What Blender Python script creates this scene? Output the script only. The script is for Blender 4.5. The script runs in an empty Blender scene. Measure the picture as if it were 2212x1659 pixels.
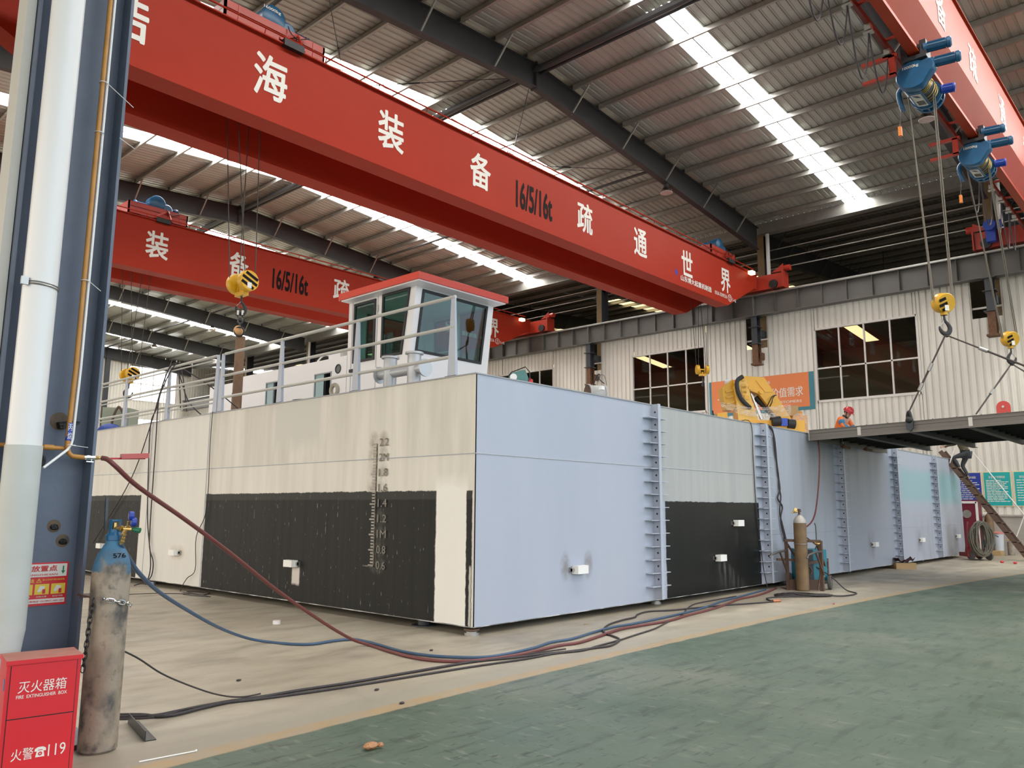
import bpy, bmesh, math, random
from mathutils import Vector, Matrix
random.seed(7)
S = bpy.context.scene
COL = S.collection
PI = math.pi

# ------------------------------------------------------------------ camera
cam_d = bpy.data.cameras.new('camera')
cam = bpy.data.objects.new('camera', cam_d)
COL.objects.link(cam)
S.camera = cam
cam_d.sensor_width = 36.0
cam_d.lens = 1715.45 / 2212 * 36.0
cam_d.clip_end = 600
YAW, PITCH, ROLL = map(math.radians, (42.28997, 8.86219, 0.33067))
fwd = Vector((math.cos(YAW)*math.cos(PITCH), math.sin(YAW)*math.cos(PITCH), math.sin(PITCH)))
rgt = Vector((math.sin(YAW), -math.cos(YAW), 0))
upv = rgt.cross(fwd)
r2 = math.cos(ROLL)*rgt + math.sin(ROLL)*upv
u2 = -math.sin(ROLL)*rgt + math.cos(ROLL)*upv
cam.matrix_world = Matrix(((r2.x, u2.x, -fwd.x, 0), (r2.y, u2.y, -fwd.y, 0), (r2.z, u2.z, -fwd.z, 1.5), (0, 0, 0, 1)))

# ------------------------------------------------------------------ sky, daylight, exposure
W = bpy.data.worlds.new('sky'); S.world = W; W.use_nodes = True
nt = W.node_tree; N = nt.nodes; L = nt.links
bg = N['Background']
tc = N.new('ShaderNodeTexCoord')
dot = N.new('ShaderNodeVectorMath'); dot.operation = 'DOT_PRODUCT'; dot.inputs[1].default_value = (-0.80, 0.60, 0.0)
L.new(tc.outputs['Generated'], dot.inputs[0])
rmp = N.new('ShaderNodeValToRGB')
rmp.color_ramp.elements[0].position = 0.0; rmp.color_ramp.elements[0].color = (0.66, 0.82, 1.0, 1)
rmp.color_ramp.elements[1].position = 0.75; rmp.color_ramp.elements[1].color = (1.0, 0.93, 0.84, 1)
mp = N.new('ShaderNodeMapRange'); mp.inputs[1].default_value = -1; mp.inputs[2].default_value = 1
L.new(dot.outputs['Value'], mp.inputs[0]); L.new(mp.outputs[0], rmp.inputs[0])
L.new(rmp.outputs[0], bg.inputs['Color'])
bg.inputs['Strength'].default_value = SKY_STRENGTH = 2.55
SKYLIGHT_STRENGTH = 21.0
S.view_settings.view_transform = 'Standard'
S.view_settings.look = 'None'
S.view_settings.gamma = 1.0
S.view_settings.use_curve_mapping = False
S.view_settings.exposure = 0.22
S.cycles.use_denoising = True
S.cycles.max_bounces = 6
S.cycles.diffuse_bounces = 4
S.cycles.glossy_bounces = 3
S.cycles.transmission_bounces = 4
S.cycles.transparent_max_bounces = 8
S.cycles.sample_clamp_indirect = 6.0
S.cycles.caustics_reflective = False
S.cycles.caustics_refractive = False

# ------------------------------------------------------------------ helpers
class MB:
    def __init__(s): s.v = []; s.f = []
    def add(s, vs, fs):
        o = len(s.v); s.v += [tuple(v) for v in vs]; s.f += [tuple(i+o for i in f) for f in fs]; return s
    def box(s, a, b):
        x0, y0, z0 = a; x1, y1, z1 = b
        return s.add([(x0,y0,z0),(x1,y0,z0),(x1,y1,z0),(x0,y1,z0),(x0,y0,z1),(x1,y0,z1),(x1,y1,z1),(x0,y1,z1)],
                     [(0,3,2,1),(4,5,6,7),(0,1,5,4),(1,2,6,5),(2,3,7,6),(3,0,4,7)])
    def cbox(s, c, d): return s.box([c[i]-d[i]/2 for i in range(3)], [c[i]+d[i]/2 for i in range(3)])
    def beam(s, p, q, w, h, up=(0,0,1)):
        p = Vector(p); q = Vector(q); d = (q-p).normalized(); u = Vector(up)
        a = d.cross(u)
        if a.length < 1e-4: a = d.cross(Vector((1,0,0)))
        a.normalize(); u = a.cross(d)
        a *= w/2; u *= h/2
        vs = [p-a-u, p+a-u, p+a+u, p-a+u, q-a-u, q+a-u, q+a+u, q-a+u]
        return s.add(vs, [(0,1,2,3),(7,6,5,4),(0,4,5,1),(1,5,6,2),(2,6,7,3),(3,7,4,0)])
    def ibeam(s, p, q, w, h, tf, tw, up=(0,0,1)):
        p = Vector(p); q = Vector(q); u = Vector(up)
        s.beam(p+u*(h-tf)/2, q+u*(h-tf)/2, w, tf, up); s.beam(p-u*(h-tf)/2, q-u*(h-tf)/2, w, tf, up)
        return s.beam(p, q, tw, h-2*tf, up)
    def cyl(s, p, q, r, n=12, rb=None, caps=True):
        p = Vector(p); q = Vector(q); d = (q-p).normalized(); rb = r if rb is None else rb
        a = d.orthogonal().normalized(); b = d.cross(a)
        vs = []
        for k in range(n):
            t = 2*PI*k/n; o = a*math.cos(t)+b*math.sin(t); vs += [p+o*r, q+o*rb]
        fs = [(2*k, 2*((k+1) % n), 2*((k+1) % n)+1, 2*k+1) for k in range(n)]
        if caps: fs += [tuple(2*k for k in range(n))[::-1], tuple(2*k+1 for k in range(n))]
        return s.add(vs, fs)
    def tube(s, pts, r, n=8, closed=False):
        pts = [Vector(p) for p in pts]; m = len(pts); vs = []; ref = None
        for i, p in enumerate(pts):
            if closed: d = pts[(i+1) % m]-pts[i-1]
            else: d = pts[min(i+1, m-1)]-pts[max(i-1, 0)]
            d.normalize()
            a = (ref - d*ref.dot(d)) if ref is not None else d.orthogonal()
            if a.length < 1e-5: a = d.orthogonal()
            a.normalize(); ref = a; b = d.cross(a)
            vs += [p+(a*math.cos(2*PI*k/n)+b*math.sin(2*PI*k/n))*r for k in range(n)]
        fs = []
        for i in range(m if closed else m-1):
            j = (i+1) % m
            fs += [(i*n+k, i*n+(k+1) % n, j*n+(k+1) % n, j*n+k) for k in range(n)]
        if not closed: fs += [tuple(range(n))[::-1], tuple((m-1)*n+k for k in range(n))]
        return s.add(vs, fs)
    def lathe(s, prof, o=(0,0,0), ax=(0,0,1), n=20):
        o = Vector(o); d = Vector(ax).normalized(); a = d.orthogonal().normalized(); b = d.cross(a); m = len(prof); vs = []
        for r, h in prof:
            vs += [o+d*h+(a*math.cos(2*PI*k/n)+b*math.sin(2*PI*k/n))*max(r, 1e-4) for k in range(n)]
        fs = [(i*n+k, i*n+(k+1) % n, (i+1)*n+(k+1) % n, (i+1)*n+k) for i in range(m-1) for k in range(n)]
        return s.add(vs, fs)
    def prism(s, poly, o, xa, ya, depth):
        """poly in the plane (xa, ya) at o, extruded by depth along xa x ya"""
        o = Vector(o); xa = Vector(xa); ya = Vector(ya); nn = xa.cross(ya).normalized()*depth; m = len(poly)
        vs = [o+xa*x+ya*y for x, y in poly]; vs += [v+nn for v in vs]
        return s.add(vs, [tuple(range(m))[::-1], tuple(range(m, 2*m))]+[(i, (i+1) % m, m+(i+1) % m, m+i) for i in range(m)])
    def ball(s, c, r, n=12, sc=(1,1,1)):
        c = Vector(c); m = n//2
        vs = []; 
        for i in range(m+1):
            t = PI*i/m
            for k in range(n):
                p = 2*PI*k/n
                vs.append((c.x+r*sc[0]*math.sin(t)*math.cos(p), c.y+r*sc[1]*math.sin(t)*math.sin(p), c.z+r*sc[2]*math.cos(t)))
        return s.add(vs, [(i*n+k, (i+1)*n+k, (i+1)*n+(k+1) % n, i*n+(k+1) % n) for i in range(m) for k in range(n)])
    def torus(s, c, ax, R, r, n=24, m=8, a0=0, a1=2*PI):
        c = Vector(c); d = Vector(ax).normalized(); a = d.orthogonal().normalized(); b = d.cross(a)
        full = abs(a1-a0-2*PI) < 1e-4
        k = n if full else n+1
        return s.tube([c+(a*math.cos(a0+(a1-a0)*i/n)+b*math.sin(a0+(a1-a0)*i/n))*R for i in range(k)], r, m, closed=full)
    def xf(s, M):
        s.v = [tuple(M @ Vector(v)) for v in s.v]; return s

def spline(pts, k=5):
    """Catmull-Rom through the points"""
    P = [Vector(p) for p in pts]; out = []
    for i in range(len(P)-1):
        a = P[max(i-1, 0)]; b = P[i]; c = P[i+1]; d = P[min(i+2, len(P)-1)]
        for j in range(k):
            t = j/k
            out.append(0.5*((2*b)+(c-a)*t+(2*a-5*b+4*c-d)*t*t+(3*b-a-3*c+d)*t**3))
    return out+[P[-1]]

ORG = {}
def org_of(parent): return ORG.get(parent.name, Vector((0,0,0)))
def mesh_of(mb, name, m, off, smooth=35):
    me = bpy.data.meshes.new(name)
    me.from_pydata([(v[0]-off[0], v[1]-off[1], v[2]-off[2]) for v in mb.v], [], mb.f)
    b = bmesh.new(); b.from_mesh(me); bmesh.ops.recalc_face_normals(b, faces=b.faces); b.to_mesh(me); b.free()
    if smooth:
        me.polygons.foreach_set('use_smooth', [True]*len(me.polygons)); me.set_sharp_from_angle(angle=math.radians(smooth))
    for x in (m if isinstance(m, (list, tuple)) else [m]): me.materials.append(x)
    return me
def thing(name, label, cat, loc, group=None, rz=0.0):
    o = bpy.data.objects.new(name, None); COL.objects.link(o); o.location = loc; o.rotation_euler = (0, 0, rz)
    o.empty_display_size = 0.1
    o['label'] = label; o['category'] = cat
    if group: o['group'] = group
    ORG[o.name] = Vector(loc) if rz == 0 else Vector((0,0,0))
    return o
def part(mb, name, m, parent, label=None, smooth=35):
    off = org_of(parent)
    o = bpy.data.objects.new(name, mesh_of(mb, name, m, off, smooth)); COL.objects.link(o); o.parent = parent
    ORG[o.name] = off
    if label: o['label'] = label
    return o
def single(mb, name, m, label, cat, group=None, smooth=35, loc=None):
    if loc is None:
        lo = [min(v[i] for v in mb.v) for i in range(3)]; hi = [max(v[i] for v in mb.v) for i in range(3)]
        loc = ((lo[0]+hi[0])/2, (lo[1]+hi[1])/2, lo[2])
    o = bpy.data.objects.new(name, mesh_of(mb, name, m, loc, smooth)); COL.objects.link(o); o.location = loc
    ORG[o.name] = Vector(loc)
    o['label'] = label; o['category'] = cat
    if group: o['group'] = group
    return o
def struct(mb, name, m, parent=None, smooth=0):
    off = org_of(parent) if parent else (0,0,0)
    o = bpy.data.objects.new(name, mesh_of(mb, name, m, off, smooth)); COL.objects.link(o)
    if parent: o.parent = parent
    else: o['kind'] = 'structure'
    return o
def dup(root, loc, label=None, group=None, rz=None):
    r = root.copy(); COL.objects.link(r); r.location = loc
    if rz is not None: r.rotation_euler = (0, 0, rz)
    if label: r['label'] = label
    if group: r['group'] = group
    for ch in list(root.children):
        c = ch.copy(); COL.objects.link(c); c.parent = r
        for g in ch.children:
            d = g.copy(); COL.objects.link(d); d.parent = c
    return r

def text_mb(txt, o, xa, ya, height=None, width=None, depth=0.004, bold=0.0, align='C', shear=0.0):
    """lettering as real geometry: centred on o in the plane (xa, ya)"""
    cu = bpy.data.curves.new('lettering', 'FONT'); cu.body = txt; cu.size = 1.0; cu.resolution_u = 3; cu.shear = shear
    ob = bpy.data.objects.new('lettering', cu); COL.objects.link(ob)
    dg = bpy.context.evaluated_depsgraph_get(); me = bpy.data.meshes.new_from_object(ob.evaluated_get(dg))
    vs = [v.co.copy() for v in me.vertices]; fs = [tuple(p.vertices) for p in me.polygons]
    bpy.data.objects.remove(ob); bpy.data.curves.remove(cu); bpy.data.meshes.remove(me)
    mb = MB()
    if not vs: return mb
    x0 = min(v.x for v in vs); x1 = max(v.x for v in vs); y0 = min(v.y for v in vs); y1 = max(v.y for v in vs)
    sy = height/(y1-y0) if height else None; sx = width/(x1-x0) if width else sy
    if sy is None: sy = sx
    xa = Vector(xa).normalized(); ya = Vector(ya).normalized(); nn = xa.cross(ya)
    ox = {'C': (x0+x1)/2, 'L': x0, 'R': x1}[align]
    o = Vector(o)
    rings = [(0.0, 0.0)] if bold <= 0 else [(bold*math.cos(PI*k/3), bold*math.sin(PI*k/3)) for k in range(6)] if bold >= 0.018 else [(-bold, 0.0), (bold, 0.0)]
    for i, (bx, by) in enumerate(rings):                 # heavier strokes: the outline laid down again a hair to each side
        mb.add([o+xa*((v.x-ox+bx)*sx)+ya*((v.y-(y0+y1)/2+by)*sy)+nn*(depth+i*1e-5) for v in vs], fs)
    return mb

# ------------------------------------------------------------------ materials
MATS = {}
def mat(name, col, rough=0.5, metal=0.0, var=0.0, scale=3.0, col2=None, bump=0.0, bscale=40.0, emit=0.0, coat=0.0, stretch=None, spec=0.5, thr=(0.35, 0.7)):
    if name in MATS: return MATS[name]
    m = bpy.data.materials.new(name); m.use_nodes = True; MATS[name] = m
    t = m.node_tree; n = t.nodes; l = t.links; b = n['Principled BSDF']
    b.inputs['Roughness'].default_value = rough; b.inputs['Metallic'].default_value = metal
    b.inputs['Specular IOR Level'].default_value = spec
    b.inputs['Coat Weight'].default_value = coat
    b.inputs['Base Color'].default_value = (*col, 1)
    if emit: b.inputs['Emission Color'].default_value = (*col, 1); b.inputs['Emission Strength'].default_value = emit
    if var or bump:
        tc = n.new('ShaderNodeTexCoord'); mpn = n.new('ShaderNodeMapping'); l.new(tc.outputs['Object'], mpn.inputs[0])
        if stretch: mpn.inputs['Scale'].default_value = stretch
    if var:
        nz = n.new('ShaderNodeTexNoise'); nz.inputs['Scale'].default_value = scale; nz.inputs['Detail'].default_value = 6
        l.new(mpn.outputs[0], nz.inputs['Vector'])
        cr = n.new('ShaderNodeMapRange'); cr.inputs[1].default_value = thr[0]; cr.inputs[2].default_value = thr[1]; cr.inputs[3].default_value = 0; cr.inputs[4].default_value = var
        l.new(nz.outputs[0], cr.inputs[0])
        mx = n.new('ShaderNodeMix'); mx.data_type = 'RGBA'; mx.inputs[6].default_value = (*col, 1)
        mx.inputs[7].default_value = (*(col2 or tuple(c*0.5 for c in col)), 1)
        l.new(cr.outputs[0], mx.inputs[0]); l.new(mx.outputs[2], b.inputs['Base Color'])
    if bump:
        n2 = n.new('ShaderNodeTexNoise'); n2.inputs['Scale'].default_value = bscale; l.new(mpn.outputs[0], n2.inputs['Vector'])
        bp = n.new('ShaderNodeBump'); bp.inputs['Strength'].default_value = bump; bp.inputs['Distance'].default_value = 0.02
        l.new(n2.outputs[0], bp.inputs['Height']); l.new(bp.outputs[0], b.inputs['Normal'])
    return m

RED = mat('crane_red', (0.36, 0.030, 0.013), 0.5, var=0.35, scale=0.6, col2=(0.30, 0.024, 0.010), spec=0.12)
RED2 = mat('crane_red_bright', (0.42, 0.032, 0.014), 0.40, var=0.25, scale=2)
ORANGE_RED = mat('girder_orange_red', (0.44, 0.055, 0.020), 0.42, var=0.25, scale=0.8, spec=0.13)
BLUE = mat('hoist_blue', (0.015, 0.11, 0.24), 0.35, var=0.4, scale=4)
DKBLUE = mat('motor_dark_blue', (0.012, 0.035, 0.10), 0.4)
MOTORBLUE = mat('motor_bright_blue', (0.02, 0.07, 0.45), 0.4)
YELLOW = mat('hook_yellow', (0.66, 0.36, 0.01), 0.4, var=0.3, scale=5)
CRANEYEL = mat('boom_yellow', (0.78, 0.41, 0.03), 0.35, var=0.15, scale=2)
BLACK = mat('black_rubber', (0.012, 0.012, 0.013), 0.55)
STEELDK = mat('dark_primer', (0.035, 0.04, 0.048), 0.45, var=0.3, scale=3)
COLUMN = mat('column_slate', (0.115, 0.137, 0.185), 0.42, var=0.45, scale=4, col2=(0.075, 0.092, 0.13), bump=0.08, bscale=25)
RAFTER = mat('rafter_dark', (0.050, 0.050, 0.052), 0.5, var=0.3, scale=1.5)
RUNWAY = mat('runway_grey', (0.112, 0.106, 0.098), 0.5, var=0.35, scale=1.2)
GALV = mat('galvanised', (0.42, 0.41, 0.38), 0.38, metal=0.55, var=0.3, scale=5)
GALVPAINT = mat('rail_grey', (0.50, 0.50, 0.47), 0.4, metal=0.3)
POSTGREY = mat('post_blue_grey', (0.42, 0.45, 0.52), 0.45)
WHITE = mat('white_paint', (0.80, 0.78, 0.77), 0.38, var=0.15, scale=2, col2=(0.70, 0.66, 0.64))
LETTER = mat('letter_white', (0.72, 0.70, 0.64), 0.5)
LETTERBLK = mat('letter_black', (0.008, 0.006, 0.006), 0.6, spec=0.1)
LETTERRED = mat('letter_red', (0.55, 0.02, 0.02), 0.5)
ROPE = mat('wire_rope', (0.045, 0.038, 0.03), 0.5, metal=0.4)
ROPEL = mat('wire_rope_light', (0.16, 0.14, 0.11), 0.5, metal=0.4)
RUST = mat('rusty_steel', (0.16, 0.075, 0.035), 0.75, var=0.7, scale=8, col2=(0.06, 0.03, 0.018))
RUSTBR = mat('rust_pipe', (0.20, 0.115, 0.065), 0.7, var=0.6, scale=6, col2=(0.10, 0.05, 0.03))
STEELBR = mat('brown_steel', (0.11, 0.062, 0.042), 0.6, var=0.5, scale=6)
FIRE = mat('fire_red', (0.60, 0.018, 0.026), 0.33, var=0.2, scale=4, col2=(0.50, 0.02, 0.03))
FIREDUST = mat('dusty_red', (0.42, 0.15, 0.12), 0.8, var=0.6, scale=9, col2=(0.40, 0.24, 0.19))
PVC = mat('white_pvc', (0.74, 0.73, 0.72), 0.32)
PVCGREY = mat('grey_pvc', (0.50, 0.52, 0.50), 0.5, var=0.5, scale=4, col2=(0.42, 0.42, 0.37))
GASPIPE = mat('ochre_pipe', (0.52, 0.24, 0.04), 0.45, var=0.5, scale=9, col2=(0.30, 0.13, 0.04))
CONDUIT = mat('white_conduit', (0.78, 0.77, 0.75), 0.4)
BRASS = mat('brass', (0.60, 0.42, 0.16), 0.3, metal=0.9)
CHROME = mat('chrome', (0.72, 0.73, 0.75), 0.15, metal=1.0)
STEEL = mat('bare_steel', (0.40, 0.39, 0.37), 0.35, metal=0.8)
HOSERED = mat('hose_red', (0.15, 0.032, 0.030), 0.5, var=0.5, scale=12, col2=(0.12, 0.04, 0.035))
HOSEBLUE = mat('hose_blue', (0.042, 0.095, 0.18), 0.5, var=0.5, scale=12, col2=(0.07, 0.09, 0.12))
CABLE = mat('cable_black', (0.025, 0.02, 0.022), 0.6, var=0.4, scale=20, col2=(0.07, 0.05, 0.05))
TEAL = mat('machine_teal', (0.012, 0.20, 0.28), 0.4, var=0.2, scale=3)
CARTON = mat('carton', (0.45, 0.30, 0.15), 0.8, var=0.2, scale=3)
CYLBROWN = mat('cylinder_brown', (0.22, 0.14, 0.065), 0.6, var=0.6, scale=4, col2=(0.085, 0.055, 0.04))
SKIN = mat('skin', (0.50, 0.28, 0.19), 0.5)
LIGHTGREY = mat('light_grey_paint', (0.52, 0.56, 0.62), 0.4)
TYREGREY = mat('tyre_grey', (0.09, 0.085, 0.08), 0.8)
class SH:
    """small shader-node builder working in world metres (object origin at the world origin unless off is given)"""
    def __init__(s, name, rough=0.5, metal=0.0, off=(0,0,0)):
        s.m = bpy.data.materials.new(name); s.m.use_nodes = True; s.t = s.m.node_tree; s.n = s.t.nodes; s.l = s.t.links; s.b = s.n['Principled BSDF']
        s.b.inputs['Roughness'].default_value = rough; s.b.inputs['Metallic'].default_value = metal
        tc = s.n.new('ShaderNodeTexCoord'); ad = s.n.new('ShaderNodeVectorMath'); ad.operation = 'ADD'; ad.inputs[1].default_value = off
        s.l.new(tc.outputs['Object'], ad.inputs[0]); s.P = ad.outputs[0]
        sp = s.n.new('ShaderNodeSeparateXYZ'); s.l.new(s.P, sp.inputs[0]); s.x, s.y, s.z = sp.outputs
    def put(s, sock, v):
        if hasattr(v, 'is_linked') or hasattr(v, 'links'): s.l.new(v, sock)
        else: sock.default_value = v
    def math(s, op, a, b=0.0, c=None, clamp=False):
        k = s.n.new('ShaderNodeMath'); k.operation = op; k.use_clamp = clamp; s.put(k.inputs[0], a); s.put(k.inputs[1], b)
        if c is not None: s.put(k.inputs[2], c)
        return k.outputs[0]
    def noise(s, scale, detail=4, stretch=None, rough=0.55):
        k = s.n.new('ShaderNodeTexNoise'); k.inputs['Scale'].default_value = scale; k.inputs['Detail'].default_value = detail; k.inputs['Roughness'].default_value = rough
        if stretch:
            q = s.n.new('ShaderNodeMapping'); q.inputs['Scale'].default_value = stretch; s.l.new(s.P, q.inputs[0]); s.l.new(q.outputs[0], k.inputs['Vector'])
        else: s.l.new(s.P, k.inputs['Vector'])
        return k.outputs[0]
    def ramp(s, v, a, b, lo=0.0, hi=1.0):
        k = s.n.new('ShaderNodeMapRange'); s.put(k.inputs[0], v)
        for i, q in enumerate((a, b, lo, hi)): k.inputs[1+i].default_value = q
        return k.outputs[0]
    def step(s, v, edge, soft=0.01): return s.ramp(v, edge-soft, edge+soft)          # 0 below, 1 above
    def band(s, v, a, b, soft=0.01): return s.math('MULTIPLY', s.step(v, a, soft), s.math('SUBTRACT', 1.0, s.step(v, b, soft)))
    def mul(s, *v):
        o = v[0]
        for q in v[1:]: o = s.math('MULTIPLY', o, q)
        return o
    def mix(s, f, a, b):
        k = s.n.new('ShaderNodeMix'); k.data_type = 'RGBA'; s.put(k.inputs[0], f)
        for i, q in ((6, a), (7, b)):
            if isinstance(q, tuple): k.inputs[i].default_value = (*q, 1)
            else: s.l.new(q, k.inputs[i])
        return k.outputs[2]
    def done(s, col, rough=None, bump=None, bs=0.2, bd=0.02):
        s.put(s.b.inputs['Base Color'], col)
        if rough is not None: s.put(s.b.inputs['Roughness'], rough)
        if bump is not None:
            k = s.n.new('ShaderNodeBump'); k.inputs['Strength'].default_value = bs; k.inputs['Distance'].default_value = bd
            s.l.new(bump, k.inputs['Height']); s.l.new(k.outputs[0], s.b.inputs['Normal'])
        return s.m

# ------------------------------------------------------------------ floor
q = SH('floor_paint')
dx = q.math('SUBTRACT', q.x, 8.5)
line = q.math('SUBTRACT', 4.92, q.mul(dx, dx, 0.0042))
wob = q.math('MULTIPLY_ADD', q.noise(3.0, 3), 0.05, -0.025)
d = q.math('SUBTRACT', q.math('ADD', q.y, wob), line)
con = q.mix(q.ramp(q.noise(0.55, 6), 0.3, 0.7), (0.36, 0.305, 0.225), (0.46, 0.41, 0.32))
con = q.mix(q.ramp(q.noise(2.2, 8, (0.5, 1.6, 1)), 0.45, 0.75), con, (0.27, 0.225, 0.165))
con = q.mix(q.mul(q.ramp(q.noise(0.8, 3), 0.55, 0.7), 0.5), con, (0.20, 0.17, 0.14))
grn = q.mix(q.ramp(q.noise(0.5, 5), 0.3, 0.7), (0.055, 0.092, 0.062), (0.09, 0.128, 0.094))
grn = q.mix(q.mul(q.ramp(q.noise(0.35, 3), 0.48, 0.68), 0.6), grn, (0.17, 0.175, 0.135))
grn = q.mix(q.ramp(q.noise(4.0, 7, (0.4, 2.4, 1)), 0.54, 0.66, 0, 0.8), grn, (0.035, 0.055, 0.04))
grn = q.mix(q.ramp(q.noise(7.0, 6, (2.0, 0.6, 1)), 0.58, 0.72, 0, 0.6), grn, (0.21, 0.225, 0.18))
grn = q.mix(q.ramp(q.noise(15.0, 3, (0.35, 1.8, 1)), 0.62, 0.66, 0, 0.8), grn, (0.024, 0.036, 0.028))
grn = q.mix(q.ramp(q.noise(12.0, 3, (1.6, 0.4, 1)), 0.64, 0.68, 0, 0.7), grn, (0.024, 0.04, 0.03))
grn = q.mix(q.mul(q.ramp(q.y, 3.2, 0.8), q.ramp(q.noise(0.9, 5), 0.35, 0.65), 0.7), grn, (0.045, 0.090, 0.048))
ora = q.mix(q.ramp(q.noise(4, 6), 0.35, 0.7), (0.37, 0.255, 0.13), (0.33, 0.27, 0.19))
dusty = q.mix(q.step(d, 0.55, 0.25), (0.31, 0.275, 0.215), con)
c = q.mix(q.step(d, 0.16, 0.03), ora, dusty)
c = q.mix(q.step(d, 0.0, 0.012), grn, c)
floor_m = q.done(c, q.ramp(q.noise(1.5, 5), 0.3, 0.7, 0.38, 0.62), q.noise(9, 8), 0.12)
mb = MB(); mb.add([(-60,-70,0),(64,-70,0),(64,120,0),(-60,120,0)], [(0,1,2,3)])
struct(mb, 'floor', floor_m)

# ------------------------------------------------------------------ roof: ribbed steel sheets with translucent strips
RX = 17.4
def zr(x): return 15.38-0.074*abs(x-RX)
BAYS = [5.97+9*k for k in range(-3, 8)]
SKYS = [(b+4.17, b+5.12) for b in BAYS[:-1]]
q = SH('roof_sheet', 0.36, 0.35)
c = q.mix(q.ramp(q.noise(0.7, 5, (0.3, 2, 1)), 0.35, 0.7), (0.51, 0.525, 0.475), (0.42, 0.43, 0.385))
seam = q.band(q.math('FRACT', q.math('DIVIDE', q.y, 0.25)), 0.0, 0.06, 0.005)
c = q.mix(q.mul(seam, 0.6), c, (0.08, 0.07, 0.062))
roof_m = q.done(c, q.ramp(q.noise(3, 4), 0.3, 0.7, 0.30, 0.42))
def roof_sheet(mb, y0, y1, xs, zf, ribs=True):
    y = y0; prof = []
    while y < y1-0.001:
        w = min(0.25, y1-y)
        prof += [(y, 0.0), (y+w*0.72, 0.0), (y+w*0.80, 0.022), (y+w*0.92, 0.022)]
        y += 0.25
    prof.append((y1, 0.0))
    m = len(prof)
    vs = [(x, py, zf(x)+pz) for x in xs for py, pz in prof]
    mb.add(vs, [(i*m+j, i*m+j+1, (i+1)*m+j+1, (i+1)*m+j) for i in range(len(xs)-1) for j in range(m-1)])
mb = MB(); xs = [1.6, RX-0.15, RX+0.15, 32.9]
ys = [BAYS[0]]+[v for a in SKYS for v in a]+[69.2]
for i in range(0, len(ys), 2): roof_sheet(mb, ys[i], ys[i+1], xs, zr)
for a, b in SKYS:
    roof_sheet(mb, a, b, [RX-0.35, RX, RX+0.35], zr)
def zl(x): return 14.2+0.074*(x+14) if x < -4 else 14.94-0.074*(x+4)
roof_sheet(mb, BAYS[0], 69.2, [-12, -4, 1.6], zl)
struct(mb, 'ceiling', roof_m)
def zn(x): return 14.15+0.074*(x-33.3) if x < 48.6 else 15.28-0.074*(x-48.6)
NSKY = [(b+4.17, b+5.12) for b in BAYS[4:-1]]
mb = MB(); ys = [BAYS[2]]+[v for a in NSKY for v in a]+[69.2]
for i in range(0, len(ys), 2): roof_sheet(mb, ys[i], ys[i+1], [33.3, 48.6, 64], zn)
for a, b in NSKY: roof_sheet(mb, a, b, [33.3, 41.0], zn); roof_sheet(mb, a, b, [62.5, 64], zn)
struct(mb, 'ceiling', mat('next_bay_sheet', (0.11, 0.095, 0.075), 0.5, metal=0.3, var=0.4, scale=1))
SKYM = mat('translucent_sheet', (1.0, 0.985, 0.95), 0.5, emit=SKYLIGHT_STRENGTH)
SKYN = mat('translucent_sheet_amber', (1.0, 0.80, 0.42), 0.5, emit=1.4)
for i, (a, b) in enumerate(SKYS):
    mb = MB()
    for x0, x1 in ((1.7, RX-0.35), (RX+0.35, 32.8)):
        mb.add([(x0,a,zr(x0)+0.03),(x1,a,zr(x1)+0.03),(x1,b,zr(x1)+0.03),(x0,b,zr(x0)+0.03)], [(0,1,2,3)])
    o = struct(mb, 'window_%d' % (i+1), SKYM)
    sm = MB()
    for x0, x1 in ((1.7, RX-0.35), (RX+0.35, 32.8)): sm.beam((x0,(a+b)/2,zr(x0)-0.0), (x1,(a+b)/2,zr(x1)-0.0), 0.04, 0.03)
    struct(sm, 'lap_seam', mat('lap_seam', (0.35,0.34,0.32), 0.6), o)
for i, (a, b) in enumerate(NSKY):
    mb = MB(); mb.add([(41,a,zn(41)),(48.6,a,zn(48.6)),(48.6,b,zn(48.6)),(41,b,zn(41)),(62.5,a,zn(62.5)),(62.5,b,zn(62.5))], [(0,1,2,3),(1,4,5,2)])
    struct(mb, 'window_%d' % (i+30), SKYN)

# purlins, one per line, running the length of the shed
ORDN = ['first','second','third','fourth','fifth','sixth','seventh','eighth','ninth','tenth','eleventh']
def zpurlin(mb, x, z, y0, y1, h=0.21):
    mb.box((x-0.004, y0, z-h/2), (x+0.004, y1, z+h/2)); mb.box((x-0.004, y0, z+h/2-0.006), (x+0.075, y1, z+h/2)); mb.box((x-0.075, y0, z-h/2), (x+0.004, y1, z-h/2+0.006))
for side in (1, -1):
    for k in range(11):
        x = RX+side*(0.42+1.425*k)
        if x < 2 or x > 32.6: continue
        mb = MB(); zpurlin(mb, x, zr(x)-0.115, BAYS[0], 69.0)
        single(mb, 'roof_purlin', GALV, 'galvanised roof purlin, %s from the ridge on the %s slope' % (ORDN[k], 'slope down to the window wall' if side > 0 else 'slate column'), 'purlin', 'galvanised roof purlins', smooth=0)
for k in range(11):
    x = 34.3+1.425*k
    mb = MB(); zpurlin(mb, x, zn(x)-0.12, BAYS[2], 69)
    single(mb, 'roof_purlin', GALV, 'dark purlin of the neighbouring bay, %s one beyond the window wall' % ORDN[k], 'purlin', 'purlins of the neighbouring bay', smooth=0)

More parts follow.
